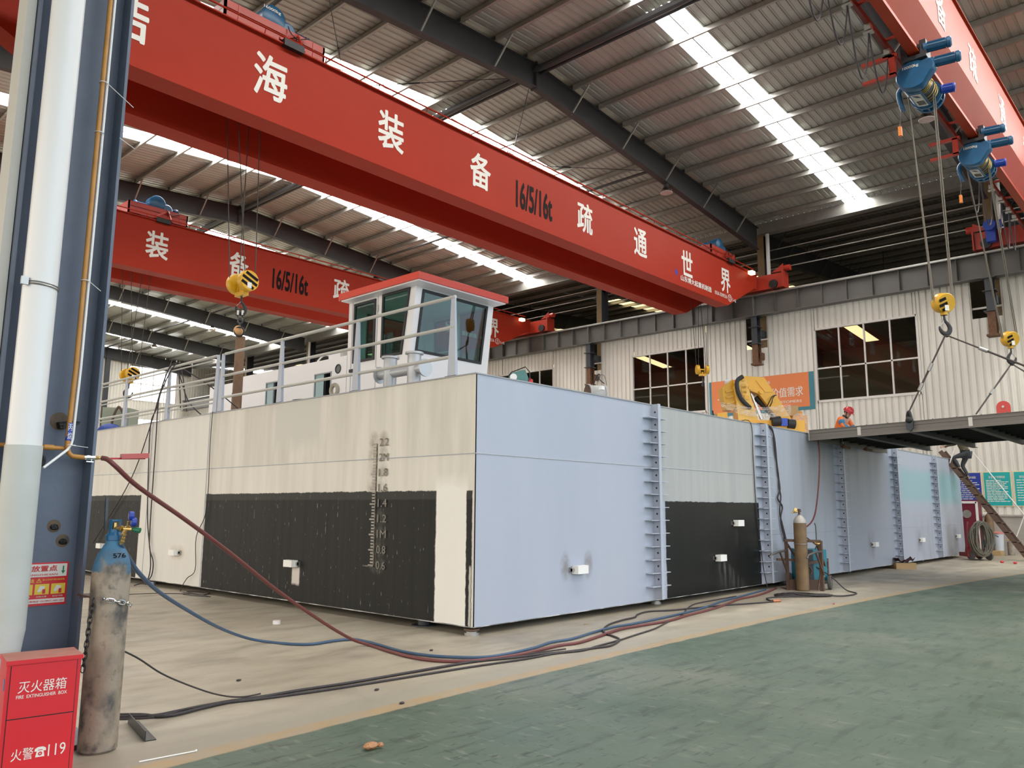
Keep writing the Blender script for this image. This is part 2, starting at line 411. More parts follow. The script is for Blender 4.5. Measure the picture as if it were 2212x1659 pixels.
# rafters
def rafter(mb, y, x0, x1, zf, d0, d1):
    p = Vector((x0, y, zf(x0)-0.22)); qv = Vector((x1, y, zf(x1)-0.22))
    for w, t, dz0, dz1 in ((0.24, 0.02, 0.0, 0.0), (0.24, 0.02, -d0, -d1)):
        mb.beam(p+Vector((0,0,dz0)), qv+Vector((0,0,dz1)), w, t)
    mb.add([(x0,y-.008,p.z),(x1,y-.008,qv.z),(x1,y-.008,qv.z-d1),(x0,y-.008,p.z-d0),(x0,y+.008,p.z),(x1,y+.008,qv.z),(x1,y+.008,qv.z-d1),(x0,y+.008,p.z-d0)],
           [(0,3,2,1),(4,5,6,7),(0,1,5,4),(2,3,7,6)])
where = {3: 'crossing above the two blue hoists', 4: 'just behind the near lettered crane girder', 5: 'beyond the near lettered crane girder', 6: 'between near and far lettered cranes', 7: 'above the far lettered crane', 8: 'under the far lettered crane girder in view', 9: 'second last before the end wall', 10: 'against the pale end wall'}
for i, y in enumerate(BAYS):
    if i < 3: continue
    r = thing('roof_rafter', 'dark steel roof rafter, %s' % {3: 'crossing above the blue hoists of the plain girder', 4: 'ending over the window wall behind the near lettered girder', 5: 'second one back, mostly hidden by the near lettered girder', 6: 'third one back, showing between the two lettered girders', 7: 'fourth one back, behind the far lettered girder', 8: 'fifth one back, just below the far lettered girder', 9: 'sixth one back, last before the end wall', 10: 'set against the pale end wall'}[i-0 if i < 11 else 10], 'rafter', (RX, y, 14.3), 'roof rafters of the main bay')
    for sgn, nm in ((1, 'rafter_half'), (-1, 'rafter_half')):
        mb = MB(); rafter(mb, y, RX, RX+sgn*15.4, zr, 0.78, 1.0)
        mb.box((RX+sgn*0.02-0.012, y-0.12, zr(RX)-1.06), (RX+sgn*0.02+0.012, y+0.12, zr(RX)-0.15))
        part(mb, nm, RAFTER, r, smooth=0)
    for sgn in (1, -1):
        for k in range(0, 10, 2):
            x = RX+sgn*(1.85+1.425*k)
            if abs(x-RX) > 15: continue
            z = zr(x)
            mb = MB(); mb.beam((x, y-0.02, z-1.0-0.014*abs(x-RX)), (x, y-0.75, z-0.24), 0.05, 0.05, (1,0,0))
            part(mb, 'knee_brace', GALV, r, smooth=0)
    for sgn in (1, -1):
        for k in range(10):
            x = RX+sgn*(0.42+1.425*k); mb = MB(); mb.box((x-0.012, y-0.09, zr(x)-0.24), (x+0.012, y+0.09, zr(x)-0.03))
            part(mb, 'purlin_cleat', RAFTER, r, smooth=0)
    if i < 10:
        for xx, rr, lab in ((RX, 0.10, 'ridge'), (25.05, 0.055, 'window wall side'), (9.75, 0.055, 'column side')):
            if i == 3 and xx > 20: continue
            mb = MB(); z = zr(xx)-0.42
            mb.cyl((xx, y+0.02, z), (xx, y+8.98, z), rr, 10)
            if xx == RX: mb.cyl((xx+0.30, y+0.02, z+0.03), (xx+0.30, y+8.98, z+0.03), 0.05, 8)
            single(mb, 'tie_beam', RAFTER, 'round dark tie tube at the %s, spanning the rafter gap %s' % (lab, {3: 'over the hoists', 4: 'behind the near lettered girder', 5: 'over the wheelhouse', 6: 'between the lettered girders', 7: 'behind the far lettered girder', 8: 'fifth along the shed', 9: 'next to the end wall'}[i]), 'tie beam', 'round tie beams between rafters', loc=(xx, y, z))
# wind bracing rods
br = []
for i, y in ((4, BAYS[4]), (9, BAYS[9])):
    for xa, xb in ((RX, 25.05), (9.75, RX)):
        br.append(((xa, y+.1, zr(xa)-.6), (xb, y+8.9, zr(xb)-.6))); br.append(((xb, y+.1, zr(xb)-.6), (xa, y+8.9, zr(xa)-.6)))
for p, qv in br:
    mb = MB(); mb.cyl(p, qv, 0.012, 6)
    m_ = (Vector(p)*0.7+Vector(qv)*0.3); dd = (Vector(qv)-Vector(p)).normalized(); mb.cyl(m_, m_+dd*0.35, 0.028, 6)
    single(mb, 'bracing_rod', STEELDK, 'thin diagonal bracing rod with turnbuckle below the roof purlins', 'bracing rod', 'roof bracing rods')

# rafters of the neighbouring bay
for i, y in enumerate(BAYS):
    if i < 3 or i > 7: continue
    mb = MB(); rafter(mb, y, 33.5, 48.6, zn, 1.15, 0.8); rafter(mb, y, 48.6, 64, zn, 0.8, 1.1)
    for k in range(9):
        x = 34.3+1.425*k; mb.beam((x, y-0.02, zn(x)-1.15), (x, y-0.75, zn(x)-0.2), 0.05, 0.04)
    single(mb, 'roof_rafter', RAFTER, 'shaded rafter of the neighbouring bay, %s from the blue hoists' % ORDN[i-3], 'rafter', 'rafters of the neighbouring bay', smooth=0)

# ------------------------------------------------------------------ side wall with windows
CLAD = SH('wall_cladding', 0.42)
c = CLAD.mix(CLAD.ramp(CLAD.noise(0.5, 5), 0.3, 0.7), (0.74, 0.715, 0.65), (0.68, 0.65, 0.59))
c = CLAD.mix(CLAD.ramp(CLAD.noise(2, 5, (1, 6, 0.25)), 0.55, 0.8, 0, 0.5), c, (0.40, 0.37, 0.31))
rib = CLAD.band(CLAD.math('FRACT', CLAD.math('DIVIDE', CLAD.math('ADD', CLAD.x, CLAD.y), 0.25)), 0.0, 0.10, 0.02)
c = CLAD.mix(CLAD.mul(rib, 0.5), c, (0.30, 0.275, 0.235))
clad_m = CLAD.done(c)
def cladding(mb, fixed, a0, a1, z0, z1, holes, pitch=0.25, sgn=-1, plane='x', rib=0.03):
    cuts = sorted({a0, a1, *[h[0] for h in holes if a0 < h[0] < a1], *[h[1] for h in holes if a0 < h[1] < a1], *[a0+pitch*k for k in range(int((a1-a0)/pitch)+1)]})
    cuts = [c for i, c in enumerate(cuts) if i == 0 or c-cuts[i-1] > 1e-4]
    P3 = (lambda a, d, z: (fixed+sgn*d, a, z)) if plane == 'x' else (lambda a, d, z: (a, fixed+sgn*d, z))
    for a, b in zip(cuts, cuts[1:]):
        mid = (a+b)/2; ivs = [(z0, z1)]
        for h in holes:
            if h[0] < mid < h[1]:
                nv = []
                for s0, s1 in ivs:
                    if h[2] > s0: nv.append((s0, min(s1, h[2])))
                    if h[3] < s1: nv.append((max(s0, h[3]), s1))
                ivs = [v for v in nv if v[1]-v[0] > 1e-3]
        w = b-a
        for s0, s1 in ivs:
            pr = [(a, 0), (a+w*0.12, 0), (a+w*0.2, rib), (a+w*0.8, rib), (a+w*0.88, 0), (b, 0)] if w > 0.15 else [(a, rib), (b, rib)]
            m = len(pr)
            mb.add([P3(p, dd, s0) for p, dd in pr]+[P3(p, dd, s1) for p, dd in pr], [(i, i+1, m+i+1, m+i) for i in range(m-1)])
WX = 33.0
WINS = [(8.67, 12.68, 5.98, 9.02), (17.83, 21.85, 5.98, 9.0), (26.95, 30.9, 5.98, 9.0), (35.9, 39.9, 5.98, 9.0), (-0.3, 3.7, 5.98, 9.0)]
NOTCH = [(b-0.2, b+0.78, 8.56, 10.1) for b in BAYS[2:8]]
mb = MB(); cladding(mb, WX, -12, 69, 1.35, 10.05, WINS+NOTCH)
wall_r = struct(mb, 'wall_side', clad_m)
mb = MB(); mb.box((32.72, -12, 0), (33.2, 69, 1.30)); mb.box((32.66, -12, 1.30), (33.2, 69, 1.36))
struct(mb, 'baseboard_side', mat('low_wall', (0.42, 0.39, 0.35), 0.8, var=0.6, scale=2.5, col2=(0.30, 0.27, 0.24)))
def glassmat(name, tint, f):
    m = bpy.data.materials.new(name); m.use_nodes = True; t = m.node_tree; n = t.nodes; l = t.links; n.remove(n['Principled BSDF'])
    tr = n.new('ShaderNodeBsdfTransparent'); tr.inputs[0].default_value = (*tint, 1); gl = n.new('ShaderNodeBsdfGlossy'); gl.inputs['Roughness'].default_value = 0.02
    lw = n.new('ShaderNodeLayerWeight'); lw.inputs[0].default_value = 0.5; pw = n.new('ShaderNodeMath'); pw.operation = 'POWER'; pw.inputs[1].default_value = 4.0
    fr = n.new('ShaderNodeMath'); fr.operation = 'MULTIPLY_ADD'; fr.inputs[1].default_value = 0.9; fr.inputs[2].default_value = ((f-1)/(f+1))**2; mx = n.new('ShaderNodeMixShader')
    l.new(lw.outputs['Facing'], pw.inputs[0]); l.new(pw.outputs[0], fr.inputs[0]); l.new(fr.outputs[0], mx.inputs[0]); l.new(tr.outputs[0], mx.inputs[1]); l.new(gl.outputs[0], mx.inputs[2]); l.new(mx.outputs[0], n['Material Output'].inputs[0])
    return m
PANE = glassmat('window_glass', (0.72, 0.74, 0.70), 1.6)
FRAME = mat('window_frame', (0.66, 0.62, 0.58), 0.45)
for i, (y0, y1, z0, z1) in enumerate(WINS):
    mb = MB(); X0_, X1_ = WX-0.07, WX+0.06
    mb.box((X0_, y0, z0-0.07), (X1_, y1, z0+0.03)); mb.box((X0_, y0, z1-0.03), (X1_, y1, z1+0.05)); mb.box((X0_, y0-0.05, z0-0.07), (X1_, y0+0.04, z1+0.05)); mb.box((X0_, y1-0.04, z0-0.07), (X1_, y1+0.05, z1+0.05))
    for k in (1, 2, 3): y = y0+(y1-y0)*k/4; mb.box((X0_+0.03, y-0.03, z0), (X1_-0.03, y+0.03, z1))
    zm = z0+(z1-z0)*0.45
    mb.box((X0_+0.03, y0, zm-0.03), (X1_-0.03, y1, zm+0.03))
    o = struct(mb, 'window_%d' % (i+12), FRAME)
    mb = MB(); mb.add([(WX,y0,z0),(WX,y1,z0),(WX,y1,z1),(WX,y0,z1)], [(0,1,2,3)])
    struct(mb, 'pane', PANE, o)

# end wall with blown-out windows
mb = MB(); GW = [(27.5, 31.6, 10.4, 13.35), (27.45, 30.6, 3.0, 8.85), (8, 14, 3.0, 8.8)]
cladding(mb, 69.2, -14, 33.0, 0, 14.6, GW, plane='y', rib=0.03)
cladding(mb, 69.3, 33.0, 64.0, 0, 14.2, [], plane='y')
struct(mb, 'wall_back', clad_m)
for i, (x0, x1, z0, z1) in enumerate(GW):
    mb = MB(); y = 69.2
    for k in range(5): x = x0+(x1-x0)*k/4; mb.box((x-0.03, y-0.05, z0), (x+0.03, y+0.05, z1))
    for z in (z0, (z0+z1)/2, z1): mb.box((x0, y-0.05, z-0.03), (x1, y+0.05, z+0.03))
    o = struct(mb, 'window_%d' % (i+20), FRAME)
    mb = MB(); mb.add([(x0,y,z0),(x1,y,z0),(x1,y,z1),(x0,y,z1)], [(0,1,2,3)]); struct(mb, 'pane', mat('daylit_pane', (1.0, 1.0, 1.0), 0.3, emit=2.5), o)
mb = MB(); mb.box((25.45, 68.9, 0), (25.8, 69.15, 14.4)); mb.box((6, 68.9, 0), (6.3, 69.15, 14.4))
struct(mb, 'trim_back', STEELDK)
mb = MB(); cladding(mb, -12.0, -12, 69, 10.4, 14.3, [], sgn=1); struct(mb, 'wall_sky_blocker', clad_m)  # unseen upper wall added to keep bright sky out of the wheelhouse panes
# far wall of the neighbouring bay closes it off
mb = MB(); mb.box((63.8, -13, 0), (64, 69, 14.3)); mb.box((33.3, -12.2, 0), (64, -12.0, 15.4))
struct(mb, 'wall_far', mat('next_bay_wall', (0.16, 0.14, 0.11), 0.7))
mb = MB(); mb.box((32.9, BAYS[0], 13.75), (33.3, 69, 14.25)); struct(mb, 'trim_eaves', GALV)

# ------------------------------------------------------------------ columns, brackets, runway
COLY = mat('column_ochre', (0.20, 0.13, 0.055), 0.6, var=0.4, scale=3)
for i, y in enumerate(BAYS):
    if i < 3 or i > 9: continue
    nm = {3: 'nearest the teal notice boards', 4: 'between the two wide side windows', 5: 'behind the wheelhouse roof', 6: 'at the far end of the near window row', 7: 'fifth along the side wall', 8: 'sixth along the side wall', 9: 'seventh along the side wall, near the end wall'}[i]
    r = thing('side_column', 'steel side column above the runway beam, %s' % nm, 'column', (33.25, y, 0), 'side wall columns')
    mb = MB(); mb.box((33.12, y-0.16, 0), (33.14, y+0.16, 13.9)); part(mb, 'front_flange', COLY, r, 'ochre flange', smooth=0)
    mb = MB(); mb.box((33.14, y-0.008, 0), (33.7, y+0.008, 14)); mb.box((33.7, y-0.16, 0), (33.72, y+0.16, 14)); part(mb, 'web', STEELDK, r, smooth=0)
    if i in (3, 4, 6, 8):
        mb = MB(); mb.cyl((33.0, y-0.40, 10.12), (33.0, y-0.40, 13.72), 0.085, 12); single(mb, 'downpipe', PVC, 'white rain downpipe beside the side column %s' % nm, 'downpipe', 'white downpipes on the side wall', loc=(33.0, y-0.40, 10.12))
    mb = MB(); mb.box((32.12, y-0.13, 8.62), (32.14, y+0.13, 9.84)); mb.box((32.46, y-0.13, 8.62), (32.48, y+0.13, 9.84)); mb.box((32.14, y-0.01, 8.62), (32.46, y+0.01, 9.84))
    for z in (8.6, 9.35, 9.82): mb.box((32.05, y-0.22, z-0.015), (32.5, y+0.22, z+0.015))
    mb.box((32.48, y-0.1, 9.0), (33.14, y+0.1, 9.3))
    part(mb, 'runway_bracket', STEELDK, r, smooth=0)
    mb = MB(); mb.box((32.12, y-0.13, 7.75), (32.14, y+0.13, 8.58)); mb.box((32.46, y-0.13, 7.75), (32.48, y+0.13, 8.58)); mb.box((32.14, y-0.01, 7.75), (32.46, y+0.01, 8.58)); mb.box((32.08, y-0.2, 7.68), (32.5, y+0.2, 7.75))
    mb.box((32.46, y-0.05, 8.0), (33.14, y+0.05, 8.3))
    part(mb, 'bracket_stub', RUST, r, 'rusty stub hanging under the runway bracket', smooth=0)
    mb = MB(); mb.box((33.06, y-0.3, 8.92), (33.10, y+0.9, 8.99)); part(mb, 'wall_girt', FRAME, r, smooth=0)
mb = MB(); mb.ibeam((32.3, -12, 10.3), (32.3, 69, 10.3), 0.40, 0.90, 0.03, 0.016)
r = single(mb, 'crane_runway_beam', RUNWAY, 'long grey crane runway beam with stiffeners above the side windows', 'runway beam', smooth=0, loc=(32.3, 6, 9.85))
for b in BAYS[2:8]:
    for k in range(9):
        mb = MB(); y = b+k
        mb.box((32.12, y-0.008 if k else y-0.03, 9.89), (32.29, y+0.008 if k else y+0.03, 10.72)); part(mb, 'web_stiffener', RUNWAY, r, smooth=0)
mb = MB(); mb.box((32.25, -12, 10.75), (32.35, 69, 10.86)); part(mb, 'crane_rail', STEEL, r, smooth=0)
mb = MB()
for z, x in ((12.35, 33.95), (12.8, 33.95), (13.25, 33.95)): mb.cyl((x, -11.5, z), (x, 68.5, z), 0.025, 6)
single(mb, 'conductor_bar', GALVPAINT, 'three thin horizontal conductor rods behind the side columns', 'conductor bar', loc=(33.95, 6, 12.35))
# runway on the near side, carried by the slate column line
mb = MB(); mb.ibeam((2.5, -12, 10.3), (2.5, 69, 10.3), 0.40, 0.90, 0.03, 0.016); mb.box((2.45, -12, 10.75), (2.55, 69, 10.86))
single(mb, 'crane_runway_beam', RUNWAY, 'grey crane runway beam over the slate column line', 'runway beam', smooth=0, loc=(2.5, 6, 9.85))
# ------------------------------------------------------------------ cranes
X_, Y_, Z_ = Vector((1,0,0)), Vector((0,1,0)), Vector((0,0,1))
FLAT = Vector((fwd.x, fwd.y, 0)).normalized()
SLOGAN = [('浩', 5.25), ('海', 8.28), ('装', 11.61), ('备', 14.76), ('疏', 19.52), ('通', 22.73), ('世', 25.92), ('界', 28.99)]
def girder_mb(y0, y1):
    prof = [(2.75, 10.95), (2.75, 11.55), (31.9, 11.55), (31.9, 10.95), (31.6, 10.90), (29.15, 9.69), (5.4, 9.69)]
    mb = MB(); mb.prism(prof, (0, y1, 0), X_, Z_, y1-y0)
    return mb
def end_truck(parent, x, ya, yb, m=RED2):
    mb = MB(); mb.box((x-0.22, ya, 10.92), (x+0.22, yb, 11.55))
    mb.box((x-0.30, ya-0.02, 10.9), (x+0.30, ya+0.03, 11.62)); mb.box((x-0.30, yb-0.03, 10.9), (x+0.30, yb+0.02, 11.62))
    et = part(mb, 'end_truck', m, parent, smooth=0)
    for y, s in ((ya, -1), (yb, 1)):
        mb = MB(); mb.prism([(0, 11.62), (0, 11.95), (0.55, 11.62)], (x-0.15, y, 0), Vector((0,-s,0)), Z_, 0.02); part(mb, 'buffer_gusset', m, et, smooth=0)
        mb = MB(); mb.cyl((x, y+s*0.0, 11.76), (x, y+s*0.24, 11.76), 0.13, 14); mb.cyl((x, y, 11.76), (x, y-s*0.12, 11.76), 0.09, 12); part(mb, 'buffer', m, et)
    for y in (ya+0.42, yb-0.42):
        mb = MB(); mb.cyl((x-0.06, y, 11.09), (x+0.06, y, 11.09), 0.225, 20); mb.cyl((x-0.30, y, 11.09), (x-0.22, y, 11.09), 0.19, 16); part(mb, 'travel_wheel', BLACK, et)
    return et

def rope(parent, p, q_, m=ROPE, r=0.011, nm='rope'):
    mb = MB(); mb.cyl(p, q_, r, 6, caps=False); return part(mb, nm, m, parent)

def hook_mb(c, s, d, side=1):
    """crane hook hanging from c, opening along d"""
    c = Vector(c); d = Vector(d).normalized()*side; mb = MB()
    pts = [(0, 0), (0, -0.12), (0.02, -0.22), (0.11, -0.33), (0.165, -0.45), (0.13, -0.58), (0.02, -0.645), (-0.10, -0.60), (-0.175, -0.50), (-0.19, -0.40)]
    rad = [0.035, 0.035, 0.045, 0.06, 0.075, 0.08, 0.078, 0.068, 0.05, 0.022]
    P_ = spline([(x, 0, z) for x, z in pts], 3); n = 10; vs = []
    for i, p in enumerate(P_):
        t = i/(len(P_)-1)*(len(rad)-1); k = min(int(t), len(rad)-2); r = rad[k]+(rad[k+1]-rad[k])*(t-k)
        a = P_[min(i+1, len(P_)-1)]-P_[max(i-1, 0)]; a.normalize(); nrm = Vector((-a.z, 0, a.x))
        for j in range(n):
            u = 2*PI*j/n; o = p+nrm*r*math.cos(u); w = r*0.75*math.sin(u)
            vs.append(c+(d*o.x+Z_*o.z)*s+d.cross(Z_)*w*s)
    fs = [(i*n+j, i*n+(j+1) % n, (i+1)*n+(j+1) % n, (i+1)*n+j) for i in range(len(P_)-1) for j in range(n)]
    fs += [tuple(range(n))[::-1], tuple((len(P_)-1)*n+j for j in range(n))]
    return mb.add(vs, fs)

def hook_block(label, c, r, ax, tops, two=True, hs=0.62, side=1, rm=ROPE, group=None, stripe=True, rope_r=0.011):
    c = Vector(c); ax = Vector(ax).normalized(); hz = ax.cross(Z_).normalized()
    t = thing('hook_block', label, 'crane hook', c, group)
    gap = r*1.0 if two else 0.0
    for s in ((-1, 1) if two else (0,)):
        o = c+ax*s*gap; w = r*(0.34 if two else 0.55)
        mb = MB(); mb.lathe([(0.0, -w), (r*0.93, -w), (r, -w*0.8), (r, w*0.8), (r*0.93, w), (0.0, w)], o, ax, 28)
        sc = part(mb, 'sheave_cover', YELLOW, t)
        if stripe and s >= 0:
            for k, (u, hw) in enumerate(((-0.5, 0.86), (0.0, 0.86), (0.5, 0.86))):
                for sg in (1, -1):
                    e1 = (hz*math.cos(0.45)+Z_*math.sin(0.45))*sg; e2 = ax.cross(e1) if sg > 0 else ax.cross(e1)
                    if not two: e1 = (hz*math.cos(-0.45)+Z_*math.sin(-0.45)); e2 = ax.cross(e1)
                    pp = o+ax*sg*(w+0.002)
                    mb = MB(); hw2 = hw*r*math.sqrt(max(0.05, 1-u*u*1.3)); vs = [pp+e1*a+e2*b for a, b in ((-hw2, (u-0.15)*r), (hw2, (u-0.15)*r), (hw2, (u+0.15)*r), (-hw2, (u+0.15)*r))]
                    mb.add(vs, [(0, 1, 2, 3)]); part(mb, 'warning_stripe', LETTERBLK, sc, smooth=0)
            for sg in (1, -1):
                mb = MB(); pp = o+ax*sg*(w+0.004)-Z_*r*0.45; e1 = hz
                mb.add([pp+e1*a*r+Z_*b*r for a, b in ((-0.2, -0.3), (0.25, -0.3), (0.25, 0.25), (-0.2, 0.25))], [(0, 1, 2, 3)]); part(mb, 'sticker', LETTER, sc, 'white maker sticker', smooth=0)
    mb = MB()
    if two:
        mb.cyl(c-ax*gap, c+ax*gap, r*0.16, 10)
        for s in (-1, 1): mb.beam(c+ax*s*gap*0.45+Z_*r*0.2, c+ax*s*gap*0.45-Z_*r*1.25, r*0.5, r*0.12, ax)
        mb.beam(c-ax*gap*0.75-Z_*r*1.15, c+ax*gap*0.75-Z_*r*1.15, r*0.6, r*0.4)
        mb.cyl(c-Z_*r*0.5, c-Z_*r*1.0, r*0.22, 12); hp = c-Z_*r*1.3
    else:
        mb.cyl(c-Z_*r*0.8, c-Z_*r*1.25, r*0.34, 12); hp = c-Z_*r*1.15
    part(mb, 'block_body', YELLOW, t)
    hk = part(hook_mb(hp, hs, hz, side), 'hook', BLACK, t, 'dark forged hook')
    mb = MB(); mb.cyl(hp-Z_*hs*0.16+hz*side*0.02, hp-Z_*hs*0.40-hz*side*0.17*hs, 0.007, 6); part(mb, 'latch', STEEL, hk)
    for bot, top in tops: rope(t, Vector(bot), Vector(top), rm, rope_r)
    return t, hp-Z_*hs*0.60

def blue_motor(parent, p, q_, r, m=BLUE, nm='motor'):
    mb = MB(); p = Vector(p); q_ = Vector(q_); d = (q_-p).normalized(); ln = (q_-p).length
    mb.lathe([(0, 0), (r*0.7, 0), (r, 0.04*ln), (r, 0.14*ln), (r*0.82, 0.16*ln), (r*0.82, 0.82*ln), (r, 0.84*ln), (r, 0.95*ln), (r*0.75, ln), (0, ln)], p, d, 16)
    a = d.orthogonal().normalized(); b = d.cross(a)
    for k in range(10):
        t = 2*PI*k/10; o = a*math.cos(t)+b*math.sin(t); mb.beam(p+d*ln*0.18+o*r*0.86, p+d*ln*0.80+o*r*0.86, 0.012, r*0.2, o)
    return part(mb, nm, m, parent)

def trolley(label, x0, x1, y, group, motors=True):
    t = thing('crane_trolley', label, 'crane trolley', ((x0+x1)/2, y+1.2, 11.72), group)
    ya, yb = y+0.22, y+2.35
    mb = MB()
    mb.box((x0, ya, 11.72), (x1, ya+0.05, 12.14)); mb.box((x0, yb-0.05, 11.72), (x1, yb, 12.14)); mb.box((x0, ya, 11.72), (x0+0.05, yb, 12.14)); mb.box((x1-0.05, ya, 11.72), (x1, yb, 12.14)); mb.box((x0, ya, 11.95), (x1, yb, 11.97))
    for x in (x0+0.32, x1-0.32): mb.box((x-0.012, ya-0.012, 11.72), (x+0.012, ya, 12.14))
    part(mb, 'trolley_frame', RED2, t, smooth=0)
    for x in (x0+0.35, x1-0.35):
        for yy in (ya+0.1, yb-0.1):
            mb = MB(); mb.cyl((x, yy-0.05, 11.74), (x, yy+0.05, 11.74), 0.13, 16); part(mb, 'wheel', BLACK, t)
    xm = x0+(x1-x0)*0.5
    mb = MB(); mb.lathe([(0, 0), (0.24, 0), (0.30, 0.04), (0.30, 0.40), (0, 0.42)], (xm, ya+0.12, 12.36), Y_, 24)
    mb.lathe([(0, 0), (0.16, 0), (0.2, 0.03), (0.2, 0.34), (0, 0.36)], (xm+0.36, ya+0.14, 12.22), Y_, 20)
    g = part(mb, 'hoist_gearbox', BLUE, t)
    mb = MB(); mb.cyl((xm, ya+0.52, 12.30), (xm, yb-0.5, 12.30), 0.26, 20); part(mb, 'rope_drum', STEELDK, t)
    blue_motor(t, (xm-0.25, ya+0.45, 12.2), (xm-0.75, ya+0.45, 12.2), 0.17)
    blue_motor(t, (x1-1.0, ya+0.35, 12.22), (x1-0.25, ya+0.35, 12.22), 0.17, DKBLUE)
    mb = MB(); mb.tube(spline([(xm+0.25, ya-0.02, 12.2), (xm+0.3, ya-0.1, 12.0), (xm+0.5, ya-0.08, 11.98), (xm+0.75, ya-0.1, 12.1)]), 0.014, 6); part(mb, 'power_cable', CABLE, t)
    mb = MB(); xb = x1-0.75; mb.beam((xb, ya-0.02, 12.1), (xb-0.5, ya-0.2, 11.72), 0.05, 0.05); mb.beam((xb, ya-0.02, 12.1), (xb+0.05, ya-0.2, 11.70), 0.05, 0.05); mb.beam((xb-0.55, ya-0.2, 11.70), (xb+0.1, ya-0.2, 11.68), 0.06, 0.05)
    part(mb, 'cable_bracket', RED2, t, smooth=0)
    mb = MB(); mb.cbox((xb-0.25, ya-0.26, 11.60), (0.5, 0.16, 0.16)); part(mb, 'collector_shoe', BLACK, t, smooth=0)
    return t

def double_crane(name_word, label, y, group):
    c = thing('overhead_crane', label, 'overhead crane', (17, y+1.25, 9.69), group)
    g1 = part(girder_mb(y, y+0.55), 'girder', RED, c, 'lettered front box girder', smooth=0)
    g2 = part(girder_mb(y+1.93, y+2.50), 'girder', RED, c, 'plain rear box girder', smooth=0)
    for g, ya, yb in ((g1, y-0.07, y+0.62), (g2, y+1.86, y+2.57)):
        mb = MB(); mb.box((2.75, ya, 11.55), (31.9, yb, 11.58)); part(mb, 'top_flange', RED, g, smooth=0)
        mb = MB(); ym = (ya+yb)/2; mb.box((3.0, ym-0.03, 11.58), (31.6, ym+0.03, 11.66)); part(mb, 'trolley_rail', RED, g, smooth=0)
    mb = MB(); mb.cyl((3.2, y-0.10, 11.70), (31.4, y-0.10, 11.70), 0.022, 8)
    for k in range(19): mb.cyl((3.4+1.55*k, y-0.10, 11.70), (3.4+1.55*k, y-0.03, 11.56), 0.012, 6)
    part(mb, 'conductor_rail', RED, g1)
    for ch, x in SLOGAN:
        part(text_mb(ch, (x, y-0.004, 10.68), X_, Z_, height=0.96, width=0.78, bold=0.02), 'slogan_character', LETTER, g1, smooth=0)
    part(text_mb('16/5/16t', (17.05, y-0.004, 10.5), X_, Z_, height=0.78, width=1.62, bold=0.03), 'capacity_lettering', LETTERBLK, g1, smooth=0)
    part(text_mb('山东博大起重机制造', (26.6, y-0.004, 10.04), X_, Z_, height=0.22, width=2.35, bold=0.02), 'maker_lettering', LETTER, g1, smooth=0)
    part(text_mb('0536-3209236', (28.55, y-0.004, 10.02), X_, Z_, height=0.15, width=1.0, bold=0.015), 'phone_lettering', LETTER, g1, smooth=0)
    mb = MB(); mb.torus((29.30, y-0.006, 10.02), Y_, 0.145, 0.012, 24, 6); mb.beam((29.30, y-0.006, 9.9), (29.30, y-0.006, 10.14), 0.02, 0.01); mb.beam((29.22, y-0.006, 10.06), (29.38, y-0.006, 10.06), 0.02, 0.01); mb.beam((29.22, y-0.006, 9.95), (29.38, y-0.006, 10.0), 0.02, 0.01)
    part(mb, 'round_mark', LETTER, g1)
    part(text_mb('5-42', (29.68, y-0.004, 10.0), X_, Z_, height=0.13, bold=0.012), 'serial_lettering', LETTER, g1, smooth=0)
    mb = MB(); mb.prism([(0.0, 0.16), (0.05, 0.05), (0.14, 0.02), (0.06, -0.05), (0.08, -0.15), (0, -0.08), (-0.08, -0.15), (-0.06, -0.05), (-0.14, 0.02), (-0.05, 0.05)], (25.12, y, 10.18), X_, Z_, 0.004)
    part(mb, 'star_mark', mat('mark_blue', (0.03, 0.03, 0.30), 0.5), g1, smooth=0)
    for x in (2.5, 32.3): end_truck(c, x, y-1.1, y+3.6)
    mb = MB(); mb.cbox((31.0, y-0.2, 11.44), (0.28, 0.2, 0.14)); part(mb, 'work_lamp', mat('lamp_glow', (1.0, 0.85, 0.5), 0.4, emit=2.0), c, smooth=0)
    return c
C1Y, C2Y = 14.65, 27.7
double_crane('near', 'near red double-girder crane, white slogan across it, passing in front of the wheelhouse', C1Y, 'lettered red overhead cranes')
double_crane('far', 'far red double-girder crane with the same slogan, half hidden behind the wheelhouse', C2Y, 'lettered red overhead cranes')
trolley('red trolley with blue hoist marked in kilograms on the near crane, beside the slate column', 7.25, 9.75, C1Y, 'crane trolleys')
part(text_mb('16000kg', (8.42, C1Y+0.335, 12.50), X_, Z_, height=0.09, width=0.42, bold=0.02), 'load_marking', LETTER, bpy.data.objects['crane_trolley'], smooth=0)
trolley('red trolley at the window-wall end of the near crane girder', 28.3, 30.4, C1Y, 'crane trolleys')
trolley('red trolley with dark blue motors on top of the far crane', 10.6, 12.75, C2Y, 'crane trolleys')

